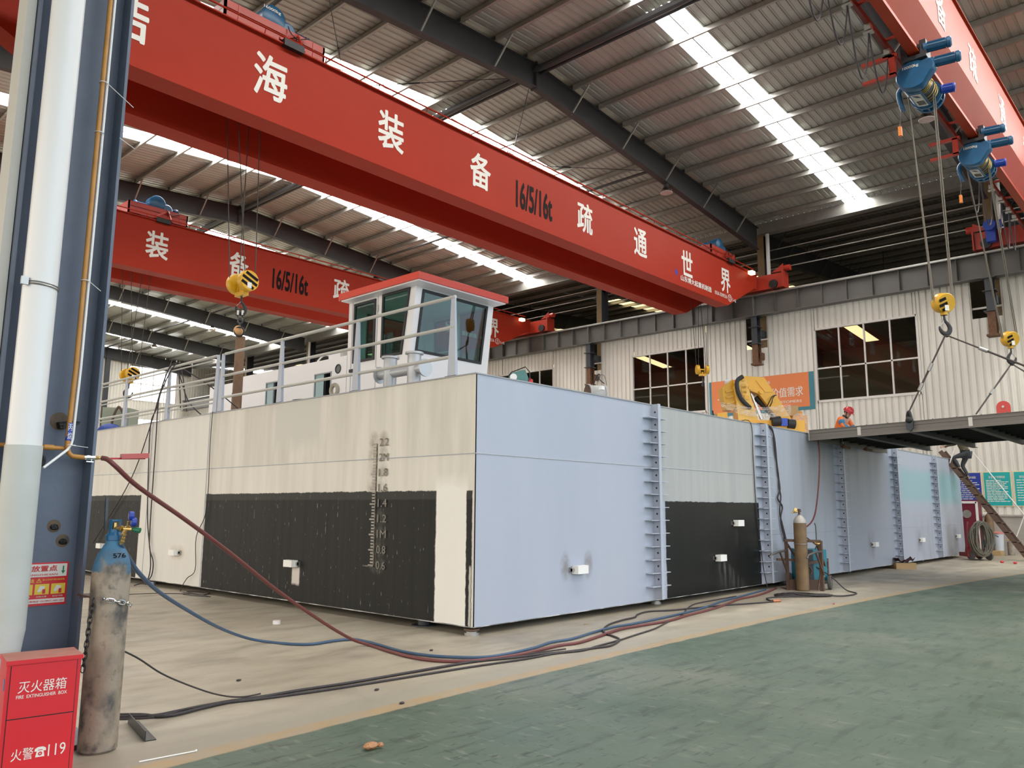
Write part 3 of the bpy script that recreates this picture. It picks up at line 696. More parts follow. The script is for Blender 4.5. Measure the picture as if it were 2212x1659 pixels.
axc = (rgt*0.76-FLAT*0.65)
axc = Vector((axc.x, axc.y, 0))
hb = Vector((8.42, 15.6, 6.30))
t1, hk1 = hook_block('big yellow twin-sheave hook block holding the rusty pipe, below the near crane', hb, 0.225, axc,
    [(hb+axc*s*0.19+axc.cross(Z_).normalized()*o*0.19, (8.3+s*0.35, 15.95+o*0.2, 12.1)) for s in (-1, 1) for o in (-1, 1)], hs=0.62, side=-1, group='hook blocks')
hb = Vector((11.5, 28.9, 6.12))
hook_block('yellow hook block hanging in front of the bright end window', hb, 0.24, axc,
    [(hb+axc*s*0.22+axc.cross(Z_).normalized()*o*0.2, (11.45+s*0.5, 28.95+o*0.3, 12.1)) for s in (-1, 1) for o in (-1, 1)], hs=0.78, side=1, group='hook blocks')
hb = Vector((28.5, 15.55, 7.05))
hook_block('small yellow hook block with black hook above the orange wall banner', hb, 0.19, rgt,
    [(hb+rgt*s*0.19+FLAT*o*0.15, (28.75+s*0.4, 15.75+o*0.25, 12.0)) for s in (-1, 1) for o in (-1, 1)], hs=0.62, side=1, group='hook blocks', stripe=False)

# ------------------------------------------------------------------ plain girder crane with two blue hoists
G3 = 4.035
c3 = thing('overhead_crane', 'orange-red single-girder crane carrying the two blue hoists', 'overhead crane', (17, G3, 10.7))
mb = MB(); mb.prism([(-0.285, 11.5), (-0.285, 13.05), (0.285, 13.05), (0.285, 11.5), (0.05, 10.90), (0.05, 10.74), (-0.05, 10.74), (-0.05, 10.90)], (32.0, G3, 0), Vector((0,1,0)), Z_, -29.2)
g3 = part(mb, 'girder', ORANGE_RED, c3, smooth=0)
mb = MB(); mb.box((2.8, G3-0.10, 10.70), (31.8, G3+0.10, 10.735)); part(mb, 'hoist_track', ORANGE_RED, g3, smooth=0)
mb = MB(); mb.box((2.8, G3-0.34, 13.05), (32.0, G3+0.34, 13.07)); part(mb, 'top_flange', ORANGE_RED, g3, smooth=0)
for ch, x in (('海', 11.4), ('装', 14.6), ('备', 17.8), ('疏', 20.6), ('通', 23.85), ('世', 27.1), ('界', 30.2)):
    part(text_mb(ch, (x, G3-0.289, 12.2), X_, Z_, height=0.82, width=0.72, bold=0.02), 'slogan_character', LETTER, g3, smooth=0)
for x in (2.5, 32.3): end_truck(c3, x, 1.7, 6.33, RED2)
mb = MB(); mb.box((31.75, 5.55, 11.05), (32.05, 5.85, 11.5)); mb.cyl((31.9, 5.9, 11.55), (31.9, 5.35, 11.7), 0.15, 14); mb.cyl((31.74, 5.7, 11.62), (31.60, 5.7, 11.62), 0.20, 16); part(mb, 'travel_drive', MOTORBLUE, c3)
FT = MB(); FT.box((4, 4.43, 10.86), (31.5, 4.51, 10.98)); ft = part(FT, 'festoon_track', mat('festoon_dark_red', (0.16, 0.02, 0.014), 0.5), c3, smooth=0)
for k in range(17):
    mb = MB(); x = 5.0+1.6*k; mb.box((x-0.03, G3+0.02, 10.98), (x+0.03, 4.5, 11.03)); part(mb, 'track_bracket', RED2, ft, smooth=0)
fx = [11.9, 12.95, 14.05, 15.2, 16.35]
fx2 = [22.6, 24.1, 25.6, 26.8, 27.9, 28.8]
for xs_, dp in ((fx, 1.15), (fx2, 1.3)):
    for x in xs_:
        mb = MB(); mb.box((x-0.07, 4.41, 10.74), (x+0.07, 4.53, 10.86)); mb.box((x-0.05, 4.38, 10.68), (x+0.05, 4.56, 10.72)); part(mb, 'cable_carrier', GALV, c3, smooth=0)
    for i_, (a, b) in enumerate(zip(xs_, xs_[1:])):
        dd = dp*(0.85+0.3*random.random())
        mb = MB(); pts = []
        for k in range(25):
            u = k/24; w = (u-0.5)*2; pts.append((a+(b-a)*(0.5+0.5*(w*abs(w)**0.35*0.9+0.1*w)), 4.47, 10.70-dd*(1-abs(w)**2.6)))
        mb.tube(pts, 0.016, 6); part(mb, 'festoon_cable', CABLE, c3)

def hoist(label, x, group):
    y, z = G3+0.05, 10.27
    t = thing('electric_hoist', label, 'hoist', (x, y, z), group)
    # gearbox end plate: rounded pear outline facing along the girder
    out = []
    for k in range(25): a = math.radians(55+(k/24)*250); out.append((0.33*math.cos(a), 0.30*math.sin(a)))
    for k in range(13): a = math.radians(-60+(k/12)*130); out.append((0.24+0.17*math.cos(a), 0.10+0.17*math.sin(a)))
    # y axis of the outline to -Y so that the bulge sits by the motors
    mb = MB(); sh = [(p[0]*0.93, p[1]*0.93) for p in out]
    m = len(out); lv = [(sh, 0.0), (out, 0.035), (out, 0.22), (sh, 0.25)]
    vs = [(x+dx_, y-px, z+pz) for o_, dx_ in lv for px, pz in o_]
    fs = [(i*m+j, i*m+(j+1) % m, (i+1)*m+(j+1) % m, (i+1)*m+j) for i in range(3) for j in range(m)]+[tuple(range(m)), tuple(3*m+j for j in range(m))]
    mb.add(vs, fs); gb = part(mb, 'gearbox', BLUE, t)
    part(text_mb('10000kg', (x-0.004, y+0.03, z+0.16), Vector((0,-1,0)), Z_, height=0.075, width=0.30, bold=0.02), 'load_marking', LETTER, gb, smooth=0)
    mb = MB(); mb.cyl((x+0.25, y+0.02, z-0.02), (x+1.05, y+0.02, z-0.02), 0.235, 24); dr = part(mb, 'rope_drum', STEELDK, t)
    for k in range(6):
        mb = MB(); mb.torus((x+0.36+0.06*k*(1 if k < 3 else 1.9), y+0.02, z-0.02), X_, 0.245, 0.012, 28, 6); part(mb, 'rope_turn', BRASS, dr)
    # half shell under the drum
    mb = MB(); n = 16; vs = []
    for xx in (x+0.24, x+1.02):
        for k in range(n+1):
            a = math.radians(150+k/n*140); 
            for rr in (0.285, 0.275): vs.append((xx, y+0.02-rr*math.cos(a), z-0.02+rr*math.sin(a)))
    w = 2*(n+1); fs = []
    for k in range(n):
        a = 2*k; fs += [(a, a+2, w+a+2, w+a), (a+1, w+a+1, w+a+3, a+3), (a, a+1, a+3, a+2), (w+a, w+a+2, w+a+3, w+a+1)]
    fs += [(0, w, w+1, 1), (2*n, 2*n+1, w+2*n+1, w+2*n)]
    mb.add(vs, fs); shp = part(mb, 'drum_shell', BLUE, t)
    a = math.radians(262); nn = Vector((0, -math.cos(a), math.sin(a))); tg = Vector((0, math.sin(a), math.cos(a)))
    pc = Vector((x+0.62, y+0.02, z-0.02))+nn*0.288
    mb = MB(); mb.add([pc+X_*u+tg*v for u, v in ((-0.3, -0.1), (0.3, -0.1), (0.3, 0.1), (-0.3, 0.1))], [(0, 1, 2, 3)]); pl = part(mb, 'name_plate', LETTER, shp, 'white name plate', smooth=0)
    for k in range(4):
        mb = MB(); p2 = pc+nn*0.003+X_*(0.05+0.055*k); mb.add([p2+X_*u+tg*v for u, v in ((-0.018, -0.07), (0.018, -0.07), (0.018, 0.08), (-0.018, 0.08))], [(0, 1, 2, 3)]); part(mb, 'plate_print', LETTERBLK, shp, smooth=0)
    mb = MB(); p2 = pc+nn*0.003-X_*0.17; mb.add([p2+X_*u+tg*v for u, v in ((-0.1, -0.08), (0.02, -0.02), (0.06, 0.07), (-0.06, 0.03))], [(0, 1, 2, 3)]); part(mb, 'plate_mark', DKBLUE, shp, smooth=0)
    mb = MB(); mb.cyl((x+1.02, y+0.02, z-0.02), (x+1.08, y+0.02, z-0.02), 0.31, 24); mb.cyl((x+1.08, y+0.02, z-0.02), (x+1.24, y+0.02, z-0.02), 0.25, 20)
    for k in range(12):
        b = 2*PI*k/12; mb.beam((x+1.08, y+0.02+0.28*math.cos(b), z-0.02+0.28*math.sin(b)), (x+1.24, y+0.02+0.28*math.cos(b), z-0.02+0.28*math.sin(b)), 0.035, 0.02)
    mb.cyl((x+1.24, y+0.02, z-0.02), (x+1.30, y+0.02, z-0.02), 0.30, 24); part(mb, 'brake_end', BLUE, t)
    blue_motor(t, (x+0.12, y-0.30, z+0.17), (x+0.22, y-0.85, z+0.17), 0.11)
    blue_motor(t, (x+0.05, y-0.20, z+0.50), (x+0.15, y-0.72, z+0.50), 0.11)
    blue_motor(t, (x+1.05, y-0.25, z-0.0), (x+1.12, y-0.52, z+0.0), 0.10, MOTORBLUE, 'limit_switch')
    mb = MB(); mb.box((x-0.02, G3-0.24, z+0.36), (x+0.30, G3-0.12, z+0.66)); mb.box((x-0.02, G3+0.12, z+0.36), (x+0.30, G3+0.24, z+0.66)); mb.box((x-0.05, G3-0.24, z+0.28), (x+0.35, G3+0.24, z+0.36)); part(mb, 'trolley_yoke', STEELDK, t, smooth=0)
    for sg in (-1, 1):
        for xx in (x+0.05, x+0.25):
            mb = MB(); mb.cyl((xx, G3+sg*0.07, z+0.53), (xx, G3+sg*0.13, z+0.53), 0.085, 16); part(mb, 'track_wheel', BLACK, t)
    mb = MB(); mb.box((x-0.25, G3+0.25, z+0.38), (x-0.15, G3+0.95, z+0.45)); mb.box((x-0.25, G3+0.30, z+0.0), (x-0.15, G3+0.42, z+0.42)); mb.box((x-0.25, G3+0.30, z-0.02), (x-0.15, G3+0.95, z+0.04)); part(mb, 'festoon_arm', RED2, t, smooth=0)
    mb = MB(); mb.tube(spline([(x+0.4, y+0.30, z+0.0), (x+0.5, y+0.42, z-0.1), (x+0.6, y+0.38, z-0.45)]), 0.05, 8); part(mb, 'rope_guide', BLUE, t)
    mb = MB(); mb.cbox((x+0.42, y+0.42, z-0.95), (0.08, 0.06, 0.20)); mb2 = part(mb, 'limit_weight', mat('limit_orange', (0.85, 0.25, 0.04), 0.5), t, smooth=0)
    for dx_ in (-0.02, 0.02): rope(t, (x+0.42+dx_, y+0.42, z-0.85), (x+0.5+dx_, y+0.38, z-0.4), ROPE, 0.006, 'limit_cord')
    return t
hoist('nearer blue electric hoist under the plain girder, high by the festoon cables', 16.55, 'blue electric hoists')
hoist('farther blue electric hoist under the plain girder, over the window wall', 21.45, 'blue electric hoists')
axf = -FLAT*0.95+rgt*0.12; axf = Vector((axf.x, axf.y, -0.25))
def hook3(label, c, x, side):
    c = Vector(c)
    tops = []
    for o in (-1, 1):
        b = c+rgt*o*0.19
        tops += [(b+FLAT*0.03, (x+0.75 if o > 0 else x+0.55, G3+(-0.12 if o > 0 else 0.30), 10.2)), (b-FLAT*0.03, (x+0.82 if o > 0 else x+0.60, G3+(-0.14 if o > 0 else 0.32), 10.2))]
    return hook_block(label, c, 0.20, axf, tops, two=False, hs=0.62, side=side, rm=ROPEL, group='striped hook blocks', rope_r=0.012)
t3, hkA = hook3('nearer yellow hook block with black stripes, its slings holding the dark deck section', (17.15, 4.0, 5.58), 16.55, -1)
t4, hkB = hook3('farther yellow hook block with black stripes, beyond the steel column bracket', (23.5, 4.0, 5.88), 21.45, 1)
# ------------------------------------------------------------------ barge hull
HX, HY, HXE, HYE, HB, HT = 6.87, 6.85, 29.7, 21.5, 0.10, 3.15
barge = thing('barge_hull', 'long pale grey box-shaped barge hull with black painted patches, propped off the floor', 'barge', (18, 14, HB))
OFFH = (18, 14, HB)
# short side, facing the slate column: off-white with black boot-topping patches
q = SH('hull_short_side', 0.42, off=OFFH)
wv = q.math('MULTIPLY_ADD', q.noise(3.0, 5), 0.10, -0.05); wf = q.math('MULTIPLY_ADD', q.noise(12.0, 4), 0.03, -0.015)
zz = q.math('ADD', q.z, q.math('ADD', wf, q.math('MULTIPLY', wv, 0.35))); yy = q.math('ADD', q.y, wf)
up = q.step(q.z, 2.16, 0.01)
streak = q.ramp(q.noise(1.0, 7, (1, 5.0, 0.35)), 0.38, 0.72)
c = q.mix(streak, (0.70, 0.67, 0.605), (0.60, 0.572, 0.51))
c = q.mix(q.mul(up, 0.35, q.ramp(q.noise(0.8, 4, (1, 3, 0.5)), 0.4, 0.6)), c, (0.44, 0.41, 0.36))
c = q.mix(q.mul(q.band(q.y, 13.6, 16.2, 0.05), 0.6), c, (0.70, 0.68, 0.645))
c = q.mix(q.mul(q.band(yy, 10.15, 11.4, 0.03), q.step(q.math('ADD', q.z, q.math('MULTIPLY', wv, 6.0)), 2.45, 0.15)), c, (0.575, 0.56, 0.51))
white = q.mul(q.band(q.math('ADD', q.y, q.math('MULTIPLY', wv, 0.7)), 6.97, 7.55, 0.03), q.math('SUBTRACT', 1.0, q.step(q.math('ADD', q.z, q.math('MULTIPLY', wv, 3.0)), 1.85, 0.1)))
c = q.mix(q.mul(white, 0.85), c, (0.82, 0.805, 0.76))
low = q.math('SUBTRACT', 1.0, q.step(zz, 1.71, 0.006))
blk = q.math('MAXIMUM', q.band(yy, 7.53, 13.55, 0.01), q.math('MAXIMUM', q.step(yy, 16.22, 0.01), q.band(yy, 6.885, 6.985, 0.006)))
blk = q.mul(blk, low)
bc = q.mix(q.ramp(q.noise(1.0, 8, (1, 9, 0.25)), 0.35, 0.75), (0.011, 0.011, 0.010), (0.021, 0.020, 0.018))
bc = q.mix(q.mul(q.ramp(q.noise(14, 6, (1, 2.5, 0.5)), 0.665, 0.70), 0.6), bc, (0.34, 0.33, 0.30))
bc = q.mix(q.mul(q.step(q.z, 1.60, 0.01), 0.35), bc, (0.075, 0.075, 0.07))
def blot(cy, cz, ry, rz):
    a = q.math('DIVIDE', q.math('SUBTRACT', q.y, cy), ry); b = q.math('DIVIDE', q.math('SUBTRACT', q.z, cz), rz)
    return q.math('SUBTRACT', 1.0, q.math('ADD', q.mul(a, a), q.mul(b, b)), clamp=True)
mk = None
for z_ in (0.73, 0.94, 1.14, 1.35):
    v = blot(8.68, z_, 0.2, 0.14); mk = v if mk is None else q.math('MAXIMUM', mk, v)
mk = q.mul(mk, q.ramp(q.noise(7, 5, (1, 3, 1)), 0.35, 0.65))
bc = q.mix(q.mul(mk, 0.55), bc, (0.16, 0.16, 0.135))
tail = q.mul(q.band(yy, 10.52, 10.72, 0.015), q.band(zz, 0.35, 0.60, 0.02)); bc = q.mix(tail, bc, (0.60, 0.55, 0.50))
c = q.mix(blk, c, bc)
corner = q.mul(q.band(yy, 6.895, 6.93, 0.004), q.math('SUBTRACT', 1.0, q.step(q.z, 0.80, 0.02))); c = q.mix(corner, c, (0.5, 0.48, 0.45))
bl2 = None
for z_ in (1.76, 1.97, 2.17, 2.38):
    for cy in (8.62, 8.84):
        v = blot(cy, z_+0.03, 0.13, 0.15); bl2 = v if bl2 is None else q.math('MAXIMUM', bl2, v)
c = q.mix(q.mul(bl2, 0.55, q.math('SUBTRACT', 1.0, blk), q.ramp(q.noise(6, 4), 0.3, 0.6)), c, (0.16, 0.11, 0.06))
an = q.math('MAXIMUM', blot(14.62, 0.66, 0.22, 0.16), blot(14.42, 0.66, 0.2, 0.16)); c = q.mix(q.mul(an, 0.35), c, (0.35, 0.22, 0.10))
q.b.inputs['Specular IOR Level'].default_value = 0.22
short_m = q.done(c, q.math('MULTIPLY_ADD', blk, 0.15, 0.42), q.noise(1.2, 2), 0.10, 0.05)
mb = MB(); mb.box((HX, HY, HB), (HX+0.02, HYE, HT)); part(mb, 'short_side_plating', short_m, barge, 'off-white side with black patches', smooth=0)

# long side, facing the green floor: blue-grey, one black patch, a painted shadow, overspray near the far end
q = SH('hull_long_side', 0.36, off=OFFH)
wf = q.math('MULTIPLY_ADD', q.noise(10.0, 4), 0.05, -0.025); xx = q.math('ADD', q.x, wf); zz = q.math('ADD', q.z, q.math('MULTIPLY', wf, 0.7))
c = q.mix(q.ramp(q.noise(0.6, 4, (2.0, 1, 0.3)), 0.3, 0.7), (0.39, 0.425, 0.515), (0.42, 0.45, 0.53))
pan = q.mul(q.band(xx, 11.06, 14.52, 0.02), q.step(zz, 1.62, 0.01))
pc_ = q.mix(q.ramp(q.noise(1.0, 6, (5, 1, 0.3)), 0.35, 0.7), (0.43, 0.44, 0.43), (0.375, 0.385, 0.385)); c = q.mix(pan, c, pc_)
p2 = q.band(xx, 15.05, 18.7, 0.05); c = q.mix(q.mul(p2, 0.75, q.ramp(q.noise(0.9, 6, (4, 1, 0.35)), 0.3, 0.7)), c, (0.30, 0.345, 0.395))
section_shadow = q.mul(q.band(q.x, 16.6, 21.5, 0.9), q.step(q.z, 2.1, 0.9)); c = q.mix(q.mul(section_shadow, 0.75, q.ramp(q.noise(0.7, 6, (3, 1, 0.35)), 0.25, 0.65)), c, (0.145, 0.155, 0.15))  # shadow of the hanging deck section, painted into the hull colour
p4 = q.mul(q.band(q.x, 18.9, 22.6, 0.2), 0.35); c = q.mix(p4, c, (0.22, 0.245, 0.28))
tl = q.mul(q.band(q.x, 22.9, 29.6, 0.7), q.band(q.z, 1.75, 2.65, 0.12)); c = q.mix(q.mul(tl, 0.62, q.ramp(q.noise(0.6, 4), 0.15, 0.45)), c, (0.22, 0.46, 0.50))
gs = q.mul(q.band(q.x, 27.2, 28.0, 0.35), q.band(q.z, 1.5, 3.0, 0.3)); c = q.mix(q.mul(gs, 0.35), c, (0.12, 0.22, 0.18))
gr = q.mul(q.step(q.x, 24.9, 1.2), q.math('SUBTRACT', 1.0, q.step(q.z, 1.4, 0.4))); c = q.mix(q.mul(gr, 0.5, q.ramp(q.noise(0.9, 6, (2.5, 1, 0.5)), 0.35, 0.65)), c, (0.23, 0.225, 0.22))
lad = None
for x_ in (10.86, 14.78, 18.82, 22.78, 26.55):
    v = q.band(xx, x_-0.26, x_+0.27, 0.015); lad = v if lad is None else q.math('MAXIMUM', lad, v)
c = q.mix(q.mul(lad, 0.9), c, (0.42, 0.455, 0.53))
bk = q.mul(q.band(xx, 11.2, 14.58, 0.012), q.math('SUBTRACT', 1.0, q.step(zz, 1.62, 0.006)))
bc = q.mix(q.ramp(q.noise(2.0, 6, (3, 1, 0.4)), 0.3, 0.8), (0.006, 0.007, 0.007), (0.011, 0.012, 0.011))
def fan(cx, cz, w, h, lean):
    t_ = q.math('DIVIDE', q.math('SUBTRACT', cz, q.z), h); u_ = q.math('SUBTRACT', q.math('SUBTRACT', q.x, cx), q.math('MULTIPLY', t_, lean))
    wdt = q.math('MULTIPLY_ADD', t_, w*1.0, w*0.5)
    inside = q.math('SUBTRACT', 1.0, q.math('ABSOLUTE', q.math('DIVIDE', u_, wdt)), clamp=True)
    return q.mul(inside, q.band(t_, 0.0, 1.0, 0.05), q.ramp(t_, 0.0, 1.1, 1.0, 0.1), q.ramp(q.noise(9, 4, (1.6, 1, 0.2)), 0.42, 0.6))
bc = q.mix(q.mul(fan(13.0, 0.60, 0.45, 0.55, 0.55), 0.30), bc, (0.35, 0.36, 0.35))
bc = q.mix(q.mul(fan(13.62, 1.16, 0.14, 0.35, 0.0), 0.10), bc, (0.30, 0.28, 0.25))
bc = q.mix(q.mul(q.ramp(q.noise(11, 4, (2.2, 1, 0.25)), 0.74, 0.78), q.band(q.x, 11.2, 11.9, 0.2), 0.4), bc, (0.4, 0.4, 0.4))
c = q.mix(bk, c, bc)
for cx in (8.62, 9.14):
    a = q.math('DIVIDE', q.math('SUBTRACT', q.x, cx), 0.12); b = q.math('DIVIDE', q.math('SUBTRACT', q.z, 0.72), 0.22)
    v = q.math('SUBTRACT', 1.0, q.math('ADD', q.mul(a, a), q.mul(b, b)), clamp=True); c = q.mix(q.mul(v, 0.6, q.ramp(q.noise(8, 4), 0.25, 0.6)), c, (0.16, 0.12, 0.075))
for cx in (20.75, 24.7, 28.6):
    a = q.math('DIVIDE', q.math('SUBTRACT', q.x, cx), 0.35); b = q.math('DIVIDE', q.math('SUBTRACT', q.z, 0.66), 0.42)
    v = q.math('SUBTRACT', 1.0, q.math('ADD', q.mul(a, a), q.mul(b, b)), clamp=True); c = q.mix(q.mul(v, 0.5, q.ramp(q.noise(5, 5, (3, 1, 0.4)), 0.35, 0.65)), c, (0.10, 0.09, 0.075))
q.b.inputs['Specular IOR Level'].default_value = 0.30
long_m = q.done(c, q.math('MULTIPLY_ADD', bk, -0.06, 0.36), q.noise(0.9, 2), 0.10, 0.05)
mb = MB(); mb.box((HX+0.0005, HY-0.0, HB), (HXE, HY+0.02, HT)); part(mb, 'long_side_plating', long_m, barge, 'blue-grey side with one black patch', smooth=0)
HULL = mat('hull_grey', (0.40, 0.42, 0.46), 0.45)
mb = MB(); mb.box((HX+0.02, HY+0.02, HT-0.06), (HXE, HYE, HT-0.0455)); part(mb, 'deck_plate', HULL, barge, smooth=0)
mb = MB(); mb.box((HX+0.02, HY+0.02, HB), (HXE, HYE, HB+0.012)); part(mb, 'bottom_plate', HULL, barge, smooth=0)
mb = MB(); mb.box((HXE-0.02, HY+0.02, HB+0.012), (HXE, HYE, HT-0.06)); mb.box((HX+0.02, HYE-0.02, HB+0.012), (HXE-0.02, HYE, HT-0.06)); part(mb, 'end_plating', HULL, barge, smooth=0)
mb = MB(); mb.box((HX-0.014, HY-0.012, HT-0.012), (HX+0.06, HYE, HT+0.004)); mb.box((HX+0.06, HY-0.012, HT-0.012), (HXE, HY+0.06, HT+0.004)); part(mb, 'deck_edge_bar', mat('edge_grey', (0.30, 0.31, 0.33), 0.45), barge, smooth=0)
mb = MB(); mb.cyl((HX-0.001, HY, 2.155), (HX-0.001, HYE, 2.155), 0.007, 6); part(mb, 'weld_seam', HULL, barge)
mb = MB(); mb.cyl((HX, HY-0.001, 2.155), (15.0, HY-0.001, 2.155), 0.007, 6); part(mb, 'weld_seam', HULL, barge)
mb = MB(); mb.cyl((15.0, HY-0.001, 1.02), (HXE, HY-0.001, 1.05), 0.005, 6); part(mb, 'weld_seam', HULL, barge)
for y_ in (13.58, 15.92):
    mb = MB(); mb.cyl((HX-0.001, y_, HB), (HX-0.001, y_, HT), 0.009, 6); part(mb, 'weld_seam', HULL, barge)
mb = MB(); mb.box((HX-0.005, HY-0.005, HB-0.004), (HX+0.02, HYE, HB+0.007)); mb.box((HX+0.02, HY-0.005, HB-0.004), (HXE, HY+0.02, HB+0.004)); part(mb, 'keel_edge', mat('edge_white', (0.60, 0.59, 0.56), 0.5, var=0.9, scale=3, col2=(0.10, 0.10, 0.09), thr=(0.4, 0.55)), barge, smooth=0)
# ladders of flat bar on the long side
LADM = mat('ladder_blue_grey', (0.43, 0.465, 0.545), 0.4)
for x_ in (10.86, 14.78, 18.82, 22.78, 26.55):
    mb = MB(); mb.box((x_-0.006, HY-0.13, HB+0.02), (x_+0.006, HY, HT)); mb.box((x_-0.035, HY-0.142, HB+0.02), (x_+0.035, HY-0.13, HT))
    ld = part(mb, 'hull_ladder', LADM, barge, smooth=0)
    for k in range(14):
        z_ = 0.32+0.2*k
        mb = MB(); mb.box((x_-0.26, HY-0.125, z_-0.006), (x_+0.26, HY, z_+0.006)); part(mb, 'rung', LADM, ld, smooth=0)
    mb = MB()
    for k in range(14): mb.cyl((x_-0.0075, HY-0.065, 0.42+0.2*k), (x_+0.0075, HY-0.065, 0.42+0.2*k), 0.016, 10)
    part(mb, 'bolt_hole', BLACK, ld)
# white anode blocks
AN = mat('anode_white', (0.82, 0.81, 0.78), 0.5)
for y_, z_ in ((14.52, 0.66), (10.68, 0.655), (17.9, 0.66)):
    mb = MB(); mb.prism([(-0.13, 0), (0.13, 0), (0.11, 0.10), (-0.11, 0.10)], (HX-0.015, y_, z_-0.05), Vector((0,1,0)), Vector((-1,0,0)), 0.10)
    a_ = part(mb, 'anode', AN, barge, 'white anode block', smooth=0)
    mb = MB(); mb.box((HX-0.05, y_-0.17, z_-0.02), (HX-0.03, y_+0.17, z_+0.02)); mb.box((HX-0.05, y_-0.17, z_-0.035), (HX, y_-0.155, z_+0.035)); mb.box((HX-0.05, y_+0.155, z_-0.035), (HX, y_+0.17, z_+0.035)); part(mb, 'anode_strap', STEEL, a_, smooth=0)
for x_, z_ in ((8.89, 0.67), (12.91, 0.66), (13.62, 1.25), (20.85, 0.66), (24.8, 0.67), (28.7, 0.69)):
    mb = MB(); mb.prism([(-0.135, 0), (0.135, 0), (0.115, 0.09), (-0.115, 0.09)], (x_, HY-0.015, z_+0.055), Vector((1,0,0)), Vector((0,-1,0)), 0.11)
    a_ = part(mb, 'anode', AN, barge, 'white anode block', smooth=0)
    mb = MB(); mb.box((x_-0.19, HY-0.05, z_-0.02), (x_+0.19, HY-0.03, z_+0.02)); mb.box((x_-0.19, HY-0.05, z_-0.035), (x_-0.175, HY, z_+0.035)); mb.box((x_+0.175, HY-0.05, z_-0.035), (x_+0.19, HY, z_+0.035)); part(mb, 'anode_strap', STEEL, a_, smooth=0)
# draft marks welded onto the short side
DM = mat('weld_bead', (0.22, 0.19, 0.15), 0.5, metal=0.5, var=0.8, scale=30, col2=(0.05, 0.045, 0.035), thr=(0.4, 0.6))
mb = MB(); mb.box((HX-0.014, 8.745, 0.70), (HX, 8.76, 2.36)); dm = part(mb, 'draft_scale', DM, barge, 'welded draft scale with numerals', smooth=0)
mb = MB(); mb.box((HX-0.012, 8.745, 0.70), (HX, 8.98, 0.715)); part(mb, 'scale_tick', DM, dm, smooth=0)
for k in range(41):
    z_ = 0.72+0.041*k; w_ = 0.11 if k % 5 == 0 else 0.065
    mb = MB(); mb.box((HX-0.012, 8.76, z_-0.010), (HX, 8.76+w_, z_+0.010)); part(mb, 'scale_tick', mat('tick_pale', (0.30, 0.285, 0.25), 0.5, metal=0.3), dm, smooth=0)
for k, s_ in enumerate(('0.6', '0.8', '1M', '1.2', '1.4', '1.6', '1.8', '2M', '2.2')):
    z_ = 0.73+0.2063*k
    part(text_mb(s_, (HX-0.012, 8.595, z_), Vector((0,-1,0)), Z_, height=0.105, width=0.19, bold=0.008), 'draft_numeral', DM if k > 4 else mat('bead_pale', (0.17, 0.155, 0.13), 0.5, metal=0.3), dm, smooth=0)
# guard rail along the short side
for k in range(8):
    y_ = 7.33+2.035*k
    dbl = (k == 3)
    for o in ((-0.09, 0.09) if dbl else (0,)):
        mb = MB(); mb.add([(HX+0.03, y_+o-0.075, HT), (HX+0.03, y_+o+0.075, HT), (HX+0.09, y_+o+0.06, HT), (HX+0.09, y_+o-0.06, HT), (HX+0.04, y_+o-0.032, HT+1.07), (HX+0.04, y_+o+0.032, HT+1.07), (HX+0.07, y_+o+0.028, HT+1.07), (HX+0.07, y_+o-0.028, HT+1.07)],
                         [(0,3,2,1),(4,5,6,7),(0,1,5,4),(1,2,6,5),(2,3,7,6),(3,0,4,7)])
        rp = part(mb, 'rail_post', POSTGREY, barge, smooth=0)
        mb = MB(); mb.box((HX+0.01, y_+o-0.10, HT+0.004), (HX+0.12, y_+o+0.10, HT+0.016)); part(mb, 'post_foot', BLACK, rp, smooth=0)
yl = 7.33+2.035*7+0.6
for z_ in (0.27, 0.66, 1.06):
    mb = MB(); mb.cyl((HX+0.055, 7.30, HT+z_), (HX+0.055, 13.28, HT+z_), 0.024, 10); part(mb, 'guard_rail', GALVPAINT, barge)
    mb = MB(); mb.cyl((HX+0.055, 13.58, HT+z_), (HX+0.055, yl, HT+z_), 0.024, 10); part(mb, 'guard_rail', GALVPAINT, barge)
    mb = MB(); mb.cyl((HX+0.055, 13.66, HT+z_-0.075), (HX+0.055, yl, HT+z_-0.075), 0.015, 8); part(mb, 'guard_rail', GALVPAINT, barge)

# stands under the hull
def jack(label, x, y, kind):
    if kind:
        t = thing('jack_stand', label, 'jack', (x, y, 0), 'stands under the hull')
        mb = MB(); mb.lathe([(0, 0), (0.09, 0), (0.09, 0.035), (0.07, 0.035), (0.07, 0.05), (0, 0.05)], (x, y, 0), n=16); part(mb, 'jack_base', STEEL, t)
        mb = MB(); mb.lathe([(0, 0.05), (0.075, 0.05), (0.095, 0.06), (0.095, 0.078), (0, 0.078)], (x, y, 0), n=16); part(mb, 'jack_head', STEELBR, t)
    else:
        mb = MB(); mb.lathe([(0, 0), (0.16, 0), (0.16, 0.01), (0.08, 0.012), (0.08, 0.079), (0, 0.079)], (x, y, 0), n=16); single(mb, 'jack_stand', STEELDK, label, 'jack', 'stands under the hull', loc=(x, y, 0))
jack('stacked steel jack under the hull corner nearest the viewer', 6.93, 6.93, True)
jack('dark round stand under the white strip beside the near hull corner', 7.08, 7.95, False)
jack('low stand under the hull at the first flat-bar ladder', 11.22, 7.08, True)
jack('low stand under the hull behind the brown gas cylinder cart', 15.9, 7.06, False)
jack('small stand under the hull between the two black patches of the short side', 7.02, 15.75, True)
for x, y in ((20, 7.2), (26, 7.2), (12, 14), (20, 14), (27, 14), (7.2, 20)): jack('round steel stand in the shade under the hull', x, y, False)

